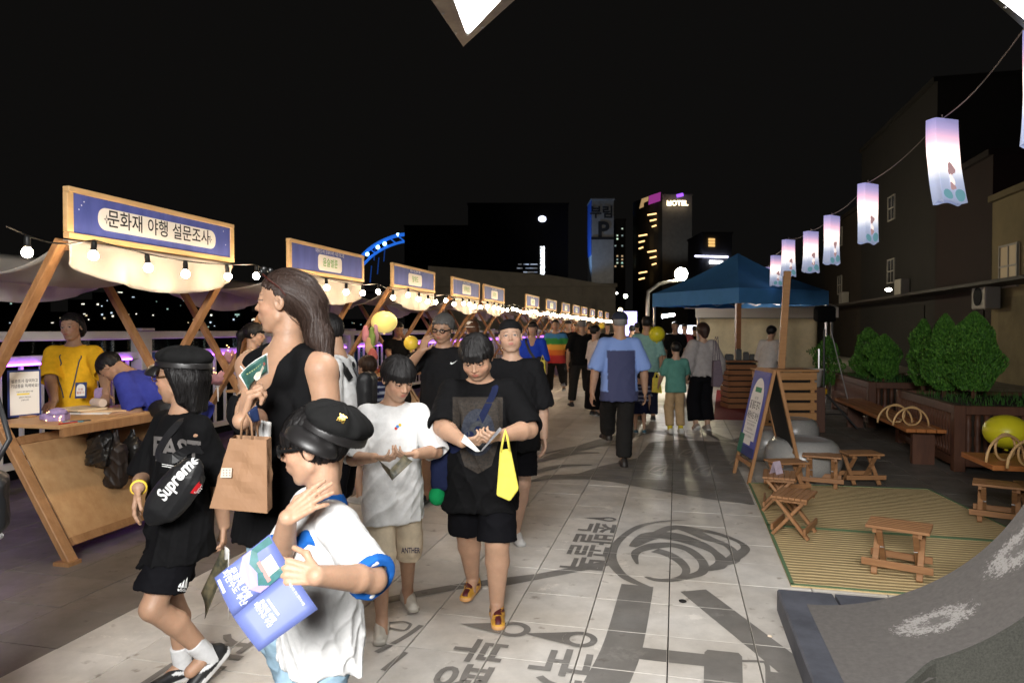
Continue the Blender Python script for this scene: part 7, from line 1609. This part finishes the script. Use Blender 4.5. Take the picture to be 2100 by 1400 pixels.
pc_ = y_['loc_'](at(166, 800, 5.46)); Mc = frame(pc_, y_['cv']((1, .05, 0)), y_['cv']((.0, 1, -.15))); crd = MB().box((0, 0, 0), (.09, .125, .004), Mc.to_3x3()).build('card', mat('card_navy', S(50, 66, 110), .5), lan); crd.location = pc_
pl = [(.035*math.cos(R(a)), .0+.045*max(0, math.sin(R(a)))**.7) for a in range(0, 181, 15)]+[(-.035, -.05), (.035, -.05)]; MB().add([Mc.to_3x3() @ Vector((x, y+.005, .004)) for x, y in pl], [tuple(range(len(pl)))]).build('card_face', SIGNW, crd)
for s_, yy, c_ in (('자원', .005, S(200, 110, 70)), ('활동가', -.02, S(200, 110, 70))): mb = text_into(MB(), s_, .022, Mc.to_3x3().to_4x4() @ Matrix.Translation((0, yy, .005)), .01); mb.build('lettering', mat('ink_orange', c_, .6), crd)
# ---- man bending over the table
q_ = person('bender', 'man in blue shirt bending over the first stall\'s table', 382, 5.45, 1.66, 92, lean=58, head=(0, 30, 0), bw=1.1, bd=1.1, skin=SK2, arms=dict(L=dict(w=(208, 858, 5.05), hint=(.6, -1, .3), hd=(-1, -.2, 0), pn=(0, -1, 0), curl=(25, 35, 20)), R=dict(w=(220, 845, 5.5), hint=(0, -1, -.4), hd=(-1, -.2, 0), pn=(0, -1, 0))),
    top=dict(mat=cloth(S(58, 66, 150), 'blue_tee'), hem=-.07, sleeve=.85, loose=1.3), bottom=dict(mat=BSH, len=.95, loose=1.2), hair=dict(style='short', vol=.045, col=(.012, .01, .009)), shoes=dict(col=(.02, .02, .02), sole=(.03, .03, .03)))
T_, H_ = q_['T'], q_['H']; qv = bvh_of(q_['shirt']); cbg = like(q_, 'crossbody_bag', 'black crossbody bag on the bending man\'s back', 'bag'); ribbon([T_(.06*H_, -.03*H_, .29*H_), T_(0, -.09*H_, .2*H_), T_(-.08*H_, -.08*H_, .1*H_), T_(-.12*H_, 0, .05*H_)], .04, .004, 'strap', NYL, cbg, bvh=qv)
F = Field(); pp = T_(-.12*H_, .0, .06*H_); F.add(el(pp, (.04, .11, .075)), .01); F.d = folds(5, .004); put(q_, 'pouch', F, pp-.15, pp+.15, .009, NYL, cbg)
def plastic(label, px, py, d, rx_, rz_, seed, m_):
    p = at(px, py, d); t = thing('plastic_bag', label, 'bag', p[:]); F = Field(); F.add(rbox((0, 0, -rz_*.2), (rx_, rx_*.7, rz_*.75), rx_*.5), .01); F.add(rc((0, 0, rz_*.3), (0, 0, rz_), rx_*.7, rx_*.15), .05); F.d = folds(seed, .009, 34, 16)
    v, q = mesh_sdf(F, A(-.25, -.25, -rz_-.1), A(.25, .25, rz_+.1), .009); link('sack', np_mesh('sack', v, q, m_), t); MB().tube([(-.02, 0, rz_*.9), (-.01, 0, rz_*1.15), (.01, 0, rz_*1.15), (.02, 0, rz_*.9)], .006, 6).build('handle', m_, t); return t
PLA = mat('plastic_black', (.018, .017, .016), .28, spec=.5); plastic('black plastic bag hanging nearest the first stall\'s table', 205, 912, 4.95, .085, .16, 3, PLA); plastic('longer dark bag hanging right of the first plastic bag', 238, 945, 5.0, .075, .2, 4, mat('bag_brown', S(46, 38, 34), .5)); plastic('dark bag beside the bending man\'s shorts', 272, 925, 5.15, .08, .14, 6, PLA)
# ---- middle distance
person('pony', 'girl with ponytail in cream blouse at the second stall', 520, 6.6, 1.56, 262, head=(0, 8, 0), fem=1, skin=SK3, top=dict(mat=cloth(S(226, 206, 184), 'cream'), sleeve=1.2, loose=1.3), bottom=dict(kind='skirt', mat=BSH, hem=.3), hair=dict(style='bangs', vol=.05, col=(.014, .011, .01), k=.05, locks=[((0, -.42, .15), (0, -.62, -.1), .1, .13), ((0, -.62, -.1), (0, -.6, -1.3), .13, .05)]), shoes=dict(col=(.5, .5, .5)))
bp_ = person('pack', 'young man in white shirt with black backpack strap behind the woman', 706, 4.3, 1.6, 92, lean=6, head=(0, 18, 0), skin=SK2, top=dict(mat=WTEE, sleeve=.9, loose=1.4), bottom=dict(mat=BSH, len=.95), hair=dict(style='short', vol=.07, col=(.014, .012, .011)), shoes=dict(col=(.4, .4, .4)))
T_, H_ = bp_['T'], bp_['H']; pk_ = like(bp_, 'backpack', 'black backpack on the young man behind the woman', 'backpack'); F = Field(); pp = T_(.02*H_, -.10*H_, .15*H_); F.add(rbox(pp, (.11, .05, .17), .045), .01); F.d = folds(15, .004); put(bp_, 'pack', F, pp-.3, pp+.3, .01, NYL, pk_)
for s in (-1, 1): ribbon([T_(s*.06*H_, -.08*H_, .24*H_), T_(s*.062*H_, -.01*H_, .295*H_), T_(s*.065*H_, .06*H_, .22*H_), T_(s*.09*H_, .05*H_, .1*H_)], .05, .012, 'strap', NYL, pk_, bvh=bvh_of(bp_['shirt']))
STR = lambda c1, c2, per: (lambda st: (lambda P: np.where((np.mod((P[:, 2])/per, 1) < .3)[:, None], A(*c2), A(*c1))))
STM = mat('cloth_striped', (.5, .5, .5), .85, attr='Col', bump=.1, bscale=400)
person('kid', 'brown haired child in navy striped shirt between the adults', 752, 6.0, 1.27, 130, skin=SK3, top=dict(mat=STM, colfn=STR(S(34, 40, 78), S(190, 196, 210), .055), sleeve=.9), bottom=dict(mat=BSH, len=.9), hair=dict(style='bangs', vol=.05, col=(.04, .022, .014), tag='brown2'), shoes=dict(col=(.4, .4, .4)))
gp = person('grandfather', 'elderly man in two-tone blue shirt and cap walking away', 1270, 7.4, 1.69, 174, skin=SK2, bw=1.05, arms=dict(L=dict(out=.32, out2=.12, fwd2=.1), R=dict(out=.34, out2=.1, fwd2=.15)), legs=dict(L=dict(g=(1243, 934)), R=dict(g=(1279, 956))),
    top=dict(mat=STM, sleeve=.92, loose=1.5, hem=-.07, colfn=lambda st: (lambda P: np.where((((P[:, 2] < .755*st['H']) & (np.abs(P[:, 0]) < .088*st['H']) & (P[:, 1] < .02)) | (P[:, 2] < .5*st['H']))[:, None], A(*S(62, 66, 98)), A(*S(124, 150, 206))))), bottom=dict(kind='pants', mat=cloth((.02, .019, .018), 'black_trouser'), len=1.9, loose=1.3), hair=dict(style='short', vol=.02, col=(.2, .19, .18), tag='white'), shoes=dict(col=(.02, .016, .014), sole=(.02, .016, .014)))
cap(gp, 'baseball', cloth(S(44, 48, 60), 'navycap'), h=.007)
TROU = MATS['cloth_black_trouser']
bw_ = person('bluewoman', 'woman in bright blue top and cap carrying a black crossbody bag', 1092, 11.3, 1.62, 8, fem=1, skin=SK3, top=dict(mat=cloth(S(40, 70, 190), 'brightblue'), sleeve=1.2, loose=1.5, hem=-.1, nfront=.05, neck=.038), bottom=dict(kind='skirt', mat=cloth(S(40, 70, 190), 'brightblue'), hem=.2), hair=dict(style='back', vol=.05, locks=[((s*.3, -.1, .1), (s*.3, -.1, -.5), .1, .06) for s in (-1, 1)]), shoes=dict(col=(.1, .1, .1)))
cap(bw_, 'baseball', cloth(S(58, 54, 52), 'greycap'), h=.011)
T_, H_ = bw_['T'], bw_['H']; xb = like(bw_, 'crossbody_bag', 'black crossbody bag on the woman in bright blue', 'bag'); ribbon([T_(.06*H_, 0, .3*H_), T_(.02*H_, .09*H_, .2*H_), T_(-.07*H_, .09*H_, .08*H_)], .04, .004, 'strap', NYL, xb, bvh=bvh_of(bw_['shirt'])); F = Field(); pp = T_(-.08*H_, .09*H_, .06*H_); F.add(el(pp, (.11, .05, .15)), .01); put(bw_, 'pouch', F, pp-.2, pp+.2, .014, NYL, xb)
tote('pale yellow tote beside the woman in bright blue', [(1108, 738), (1118, 738), (1120, 780), (1108, 780)], 11.1, .1, [(1109, 740), (1113, 728), (1117, 740)], YT)
RB = [(S(60, 120, 170), .77), (S(50, 130, 60), .70), (S(220, 160, 60), .63), (S(214, 110, 40), .57), (S(180, 50, 50), 0)]
def rainbow(st):
    H = st['H']
    def f(P):
        c = np.repeat(A(*RB[-1][0])[None], len(P), 0)
        for col, z in reversed(RB): c[P[:, 2] > z*H] = A(*col)
        return c
    return f
person('rainbow', 'man in rainbow striped polo shirt and dark trousers', 1139, 14.5, 1.70, 6, bw=1.12, skin=SK2, arms=dict(R=dict(out=.3), L=dict(out=.35)), legs=dict(R=dict(g=(1126, 817)), L=dict(g=(1158, 813))), top=dict(mat=STM, colfn=rainbow, sleeve=.95, loose=1.4, hem=-.04), bottom=dict(kind='pants', mat=TROU, len=1.9), hair=dict(style='short', vol=.03), shoes=dict(col=(.1, .12, .15), sole=(.5, .5, .5)))
dj = person('jacket', 'man in dark jacket and cap behind the rainbow shirt', 1165, 17, 1.72, 5, skin=SK2, top=dict(mat=BTEE, sleeve=1.85, loose=1.5, hem=-.06), bottom=dict(kind='pants', mat=TROU, len=1.9), shoes=dict(col=(.03, .03, .03)), hair=dict(style='short')); cap(dj, 'baseball', cloth((.05, .045, .04), 'darkcap'), h=.016)
person('greyaway', 'grey haired man in black shirt walking away', 1193, 13.4, 1.70, 176, skin=SK2, arms=dict(L=dict(out=.3), R=dict(out=.2)), legs=dict(L=dict(g=(1172, 833)), R=dict(g=(1204, 826))), top=dict(mat=BTEE, sleeve=.92, loose=1.3), bottom=dict(kind='pants', mat=TROU, len=1.9), hair=dict(style='short', vol=.03, col=(.16, .155, .15), tag='grey2'), shoes=dict(col=(.02, .02, .02), sole=(.02, .02, .02)))
person('blouse', 'woman in white blouse and long black skirt beside the grandfather', 1222, 12.0, 1.57, 250, fem=1, skin=SK3, top=dict(mat=cloth(S(206, 196, 192), 'blouse'), sleeve=.95, loose=1.5, hem=0), bottom=dict(kind='skirt', mat=BSH, hem=.08), hair=dict(style='bangs', vol=.05), shoes=dict(col=(.03, .03, .03)))
mm_ = person('mint', 'tall man in mint shirt walking away with a yellow bag', 1326, 11.3, 1.71, 184, skin=SK2, bw=1.08, top=dict(mat=cloth(S(132, 172, 166), 'mint'), sleeve=.95, loose=1.5), bottom=dict(kind='pants', mat=cloth(S(36, 40, 60), 'navy_trouser'), len=1.9), hair=dict(style='short', vol=.045), shoes=dict(col=(.05, .05, .05)))
tote('yellow tote bag in the mint-shirted man\'s hand', [(1340, 775), (1354, 775), (1358, 806), (1338, 804)], 11.0, .08, [(1342, 777), (1346, 764), (1349, 764), (1353, 777)], YT)
person('toddler', 'toddler in navy striped shirt and shorts walking away', 1313, 10.0, .93, 182, hh=.185, skin=SK3, sw=.105, bw=1.15, top=dict(mat=STM, colfn=STR(S(34, 38, 66), S(150, 156, 180), .06), sleeve=.9, loose=1.6), bottom=dict(mat=cloth(S(30, 34, 60), 'navyshort'), len=.9, loose=1.6), hair=dict(style='bangs', vol=.04), shoes=dict(col=S(60, 100, 120), sole=(.6, .6, .6)))
person('mintboy', 'boy in green shirt and khaki trousers walking away', 1386, 10.0, 1.32, 176, skin=SK3, arms=dict(L=dict(wl=(-.14, .16, .52)), R=dict(wl=(.14, .16, .52))), top=dict(mat=cloth(S(88, 140, 128), 'green_tee'), sleeve=.8, loose=1.5, hem=-.06), bottom=dict(kind='pants', mat=cloth(S(176, 150, 114), 'khaki'), len=1.85), hair=dict(style='bangs', vol=.04), shoes=dict(col=(.6, .6, .58), sock=S(210, 190, 60)))
gw = person('greywoman', 'woman in loose grey blouse and black wide trousers, walking away', 1440, 10.3, 1.59, 168, fem=1, skin=SK3, arms=dict(R=dict(out=.35, out2=.25, fwd2=.3), L=dict(out=.3)), top=dict(mat=cloth(S(164, 158, 156), 'grey_blouse'), sleeve=1.75, loose=2.2, hem=-.0, sr=1.25), bottom=dict(kind='pants', mat=BSH, len=1.8, loose=2.6), hair=dict(style='bangs', vol=.09, col=(.035, .018, .013), tag='brown3', locks=[((0, -.35, 0), (0, -.4, -.35), .3, .22)], k=.06), shoes=dict(col=(.3, .25, .22), pitch=dict(L=35)))
tote('mauve shoulder tote on the woman in grey blouse', [(1464, 740), (1478, 738), (1484, 780), (1476, 794), (1462, 792)], 10.1, .1, [(1466, 742), (1467, 700), (1472, 690), (1476, 740)], cloth(S(110, 98, 108), 'mauve'))
person('vendor', 'vendor in white blouse bending at the counter under the canopy', 1574, 12.4, 1.57, 232, lean=12, fem=1, skin=SK2, top=dict(mat=cloth(S(196, 190, 184), 'vendor_white'), sleeve=1.2, loose=1.9, hem=-.04, sr=1.15), bottom=dict(kind='skirt', mat=cloth(S(96, 50, 36), 'rust'), hem=.2), hair=dict(style='short', vol=.08), shoes=dict(col=(.1, .1, .1)))
e_ = person('edge', 'person in white shirt mostly outside the left picture edge', -118, 2.25, 1.70, 60, skin=SK2, arms=dict(L=dict(out=.12), R=dict(out=.2)), top=dict(mat=WTEE, hem=-.03, sleeve=.9, loose=1.2), bottom=dict(kind='pants', mat=BSH, len=1.9, loose=1.1), hair=dict(style='short'), shoes=dict(col=(.02, .02, .02)), res=1.5)
xb = like(e_, 'crossbody_bag', 'black crossbody bag at the left picture edge', 'bag'); F = Field(); pp = e_['loc_'](at(-24, 1030, 2.12)); F.add(rbox(pp, (.08, .05, .095), .04), .01); F.d = folds(44, .005); put(e_, 'pouch', F, pp-.2, pp+.2, .007, NYL, xb); MB().tube([pp+A(0, 0, .08), e_['loc_'](at(20, 900, 2.15)), e_['loc_'](at(-10, 800, 2.2)), e_['loc_'](at(-90, 740, 2.25))], .009, 6).build('strap', NYL, xb, smooth=True)
hw_ = person('hat', 'woman in white bucket hat half hidden behind the heavy boy', 968, 9.2, 1.62, 150, fem=1, skin=SK3, top=dict(mat=cloth(S(190, 150, 110), 'tan')), bottom=dict(kind='pants', mat=TROU, len=1.9), hair=dict(style='bangs', vol=.06, col=(.09, .04, .02), tag='auburn', locks=[((0, -.3, -.1), (0, -.35, -.5), .3, .2)], k=.05), shoes=dict(col=(.4, .4, .4))); cap(hw_, 'bucket', WTEE, name='hat', h=.009)
person('seller', 'dark haired seller in black shirt behind the third stall', 815, 10.6, 1.62, -30, fem=1, head=(0, 20, 0), skin=SK2, top=dict(mat=BTEE), bottom=dict(kind='pants', mat=TROU, len=1.9), hair=dict(style='back', vol=.05, locks=[((s*.25, -.15, 0), (s*.25, -.15, -.55), .12, .08) for s in (-1, 1)]), arms=dict(R=dict(wl=(.14, .28, .58)), L=dict(wl=(-.14, .28, .58))))
far_ = [(1246, 20, 1.66, 10, BTEE, 'man in dark shirt far back left of the grandfather'), (1296, 17, 1.6, 178, BSH, 'dark haired person seen over the toddler'), (1306, 21, 1.7, 185, BTEE, 'person in black far back between grandfather and mint shirt'), (1385, 15.5, 1.68, 20, BTEE, 'man in black shirt coming out under the canopy'), (1404, 19, 1.64, 8, cloth(S(120, 60, 60), 'maroon'), 'person in maroon far back under the canopy'), (1424, 21, 1.6, 170, BTEE, 'small dark figure far back under the canopy'), (1178, 22, 1.66, 5, cloth(S(120, 110, 100), 'taupe'), 'person in taupe far back beyond the dark jacket'), (1210, 24, 1.62, 185, BTEE, 'small dark figure far down the promenade'), (1262, 26, 1.64, 178, cloth(S(180, 175, 170), 'pale'), 'small figure in pale shirt at the far end')]
for i, (px, d, H, fc, mt, lab) in enumerate(far_): person('far%d' % i, lab, px, d, H, fc, skin=SK2, top=dict(mat=mt, sleeve=.9), bottom=dict(kind='pants', mat=TROU, len=1.9), hair=dict(style='short', vol=.05), shoes=dict(col=(.03, .03, .03)), hands=d < 18, group='distant walkers')
# ================================================================ things on the first stall's table
TZ = .878
def tb(px, py): return gnd(px, py, TZ)
# printed notice on a small stand
c0_, c1_ = at(22, 868, 4.85), at(79, 862, 5.0); t = thing('table_notice', 'printed notice card standing on the first stall\'s table', 'sign', ((c0_+c1_)/2)[:]); o0 = Vector(t.location); o0.z = TZ; t.location = o0
xv = (c1_-c0_); xv.z = 0; L_ = xv.length; xv.normalize(); Mn = frame((0, 0, .17), xv, (0, .0, 1)); hw2, hh2 = .105, .165
bd2 = MB().box((0, 0, 0), (2*hw2, 2*hh2, .006), Mn.to_3x3()).build('board', mat('notice_navy', S(44, 60, 120), .5), t); bd2.location = (0, 0, .17)
M0 = Mn.to_3x3().to_4x4(); sgn = 1 if (M0 @ Vector((0, 0, 1))).dot(C0-o0) > 0 else -1
if sgn < 0: M0 = frame((0, 0, 0), -xv, (0, 0, 1))
MB().add([M0 @ Vector(p) for p in ((-hw2+.012, -hh2+.014, .0045), (hw2-.012, -hh2+.014, .0045), (hw2-.012, hh2-.014, .0045), (-hw2+.012, hh2-.014, .0045))], [(0, 1, 2, 3)]).build('paper', SIGNW, bd2)
for s, sz, y in (('설문조사 참여하고', .028, .085), ('기념품을 득해봐요!', .028, .05), ('피란수도 부산 문화재 야행', .012, .01), ('설문조사 체험 안내', .012, -.03), ('문화재 야행', .012, -.05)): mb = text_into(MB(), s, sz, M0 @ Matrix.Translation((0, y, .0055)), .006, wscale=.8); mb.build('lettering', INK, bd2)
MB().add([M0 @ Vector(p) for p in ((-.05, -.0, .005), (.03, -.0, .005), (.03, -.012, .005), (-.05, -.012, .005))], [(0, 1, 2, 3)]).build('marker', mat('marker_yellow', S(240, 220, 90), .6), bd2)
MB().box((0, 0, .006), (.14, .07, .01)).build('stand', WOODO, t)
# small lilac house lanterns
LIL = mat('lilac_card', S(160, 140, 186), .6, var=.2, vscale=30); GLOW = lit('tiny_warm', (1, .55, .2), 6)
def kit(label, px, py, r_, seed):
    p = tb(px, py); t = thing('paper_house_lantern', label, 'lantern', p[:], random.Random(seed).uniform(0, 3)); h_ = r_*1.1
    MB().prism([(-r_, -r_*.7), (r_, -r_*.7), (r_, r_*.7), (-r_, r_*.7)], 0, h_*.7).build('walls', LIL, t, bevel=.003); MB().lathe([(r_*1.15, h_*.7), (r_*.8, h_*1.1), (r_*.15, h_*1.3)], 8).build('roof', LIL, t, smooth=True)
    rn = random.Random(seed)
    for k in range(9): MB().sphere((rn.uniform(-1, 1)*r_, -r_*.72, rn.uniform(.1, 1)*h_), .004, 6, 4).build('spark', GLOW, t)
kit('lilac paper house lantern with warm sparks on the table', 118, 862, .062, 1); kit('small warm sparkling lantern beside the notice card', 92, 860, .03, 2)
p = tb(192, 843); o = MB().lathe([(.03, 0), (.033, .01), (.033, .13), (.03, .14)], 16).build('paper_roll', mat('roll_white', S(214, 196, 180), .7)); o.rotation_euler = (R(90), 0, R(70)); o.location = (p.x, p.y, TZ+.07); tag(o, 'white paper roll lying on the stacked sheets', 'roll')
p = tb(200, 846)
for i, (dx, dy, rz, m_) in enumerate(((0, 0, .2, PAPER), (.05, .04, .5, mat('sheet_tan', S(214, 180, 140), .7)), (-.12, -.02, -.3, mat('sheet_cream', S(226, 206, 170), .7)))):
    o = MB().box((0, 0, 0), (.30, .21, .012)).build('paper_stack', m_); o.location = (p.x+dx, p.y+dy, TZ+.006+.0125*i); o.rotation_euler = (0, 0, rz); tag(o, ['white paper sheets at the bottom of the table\'s pile', 'tan sheets in the middle of the table\'s pile', 'cream sheets on top of the table\'s pile'][i], 'paper')
o = MB().prism(rrect(-.045, -.06, .045, .06, .03), 0, .006, frame((0, 0, 0), xv, (0, 0, 1)).to_3x3()).build('lilac_tag', LIL); p = tb(205, 836); o.location = (p.x, p.y, TZ+.10); tag(o, 'lilac rounded card standing in front of the helper', 'card')
for i, (px, py) in enumerate(((150, 866), (165, 864), (140, 868))):
    p = tb(px, py); o = MB().tube([(-.06, 0, .005), (.055, 0, .005), (.065, 0, .005)], [.005, .005, .001], 6).build('pen', mat('pen%d' % i, (S(90, 150, 170), S(60, 60, 60), S(180, 60, 50))[i], .4)); o.location = (p.x, p.y, TZ); o.rotation_euler = (0, 0, .5+i*.4); tag(o, ['pale blue pen on the first stall\'s table', 'dark pen on the first stall\'s table', 'red pen on the first stall\'s table'][i], 'pen')
# wares on the next stalls: hanging plush and lantern bouquets
PK = [S(206, 140, 150), S(120, 146, 78), S(206, 160, 176), S(170, 92, 86)]
for i, (px, py, d, rx_, rz_) in enumerate(((750, 688, 8.6, .05, .1), (763, 697, 8.5, .045, .14), (771, 690, 8.7, .04, .13), (764, 732, 8.4, .07, .07), (757, 712, 8.5, .06, .09))):
    p = at(px, py, d); F = Field(); F.add(el((0, 0, 0), (rx_, rx_*.7, rz_)), .01); F.add(el((0, 0, rz_), (rx_*.6, rx_*.5, rx_*.6)), .03); F.d = folds(20+i, .006, 40, 20); v, q = mesh_sdf(F, A(-.3, -.3, -.4), A(.3, .3, .5), .014); o = link('plush_toy', np_mesh('plush_toy', v, q, mat('plush%d' % i, (PK+[S(190, 160, 120)])[i], .9))); o.location = p
    tag(o, ['small pink plush hanging left under the third stall', 'long green striped plush hanging under the third stall', 'pink plush hanging right of the green one', 'red plush lying low under the third stall', 'tan plush beside the red one'][i], 'plush toy', 'plush toys hanging at the third stall')
for i, (px, py, d) in enumerate(((447, 790, 7.0), (470, 745, 7.2), (672, 712, 8.0))):
    p = at(px, py, d); t = thing('light_bouquet', ['pink tulle bouquet with fairy lights at the second stall', 'tall sparkling balloon bouquet behind the pink one', 'sparkling bouquet behind the backpack wearer'][i], 'bouquet', p[:]); rn = random.Random(i)
    mb = MB()
    for k in range(46):
        a = rn.uniform(0, 6.28); e = rn.uniform(.2, 1.3); L = rn.uniform(.06, .13); q = Vector((math.cos(a)*math.cos(e), math.sin(a)*math.cos(e), math.sin(e)))*L; s_ = q.cross(Vector((0, 0, 1))).normalized()*.035; mb.add([Vector(), q+s_, q*1.25, q-s_], [(0, 1, 2, 3)])
    mb.build('tulle', mat('tulle', S(226, 176, 180), .8), t); MB().lathe([(.005, -.16), (.012, -.02), (.03, 0)], 8).build('handle', PAPER, t)
    for k in range(7): MB().sphere((rn.uniform(-.06, .06), rn.uniform(-.06, .06), rn.uniform(.05, .22)), .006, 6, 4).build('spark', GLOW, t)

# goods laid out on the next stalls
GOODS = [mat('good%d' % i, c, .6, var=.15) for i, c in enumerate((S(200, 90, 80), S(230, 210, 120), S(120, 150, 190), S(230, 226, 216), S(150, 110, 80), S(110, 150, 100)))]
for si, wd in ((1, 'second'), (2, 'third'), (3, 'fourth'), (4, 'fifth')):
    rg = random.Random(90+si); y0 = stalls[si].location.y
    for k in range(7):
        x, y = SX-.25-rg.uniform(0, .32), y0+.2+1.3*(k+.5)/7; kind = rg.randint(0, 2); m_ = rg.choice(GOODS); mb = MB()
        if kind == 0: mb.prism([(-.05, -.035), (.05, -.035), (.05, .035), (-.05, .035)], 0, rg.uniform(.05, .12)); nm = 'gift_box'
        elif kind == 1: mb.lathe([(.03, 0), (.034, .01), (.034, .09), (.015, .12), (.015, .15), (.018, .152)], 12); nm = 'bottle'
        else: mb.lathe([(.06, 0), (.075, .05), (.08, .055), (.07, .055), (.055, .015)], 14); nm = 'basket'
        o = mb.build(nm, m_); o.location = (x, y, .879); o.rotation_euler = (0, 0, rg.uniform(0, 3)); tag(o, '%s %s, %s item from the near end of the %s stall\'s table' % (('red', 'yellow', 'blue', 'white', 'brown', 'green')[GOODS.index(m_)], nm.replace('_', ' '), ('first', 'second', 'third', 'fourth', 'fifth', 'sixth', 'seventh')[k], wd), nm.replace('_', ' '), 'goods on the %s stall' % wd)
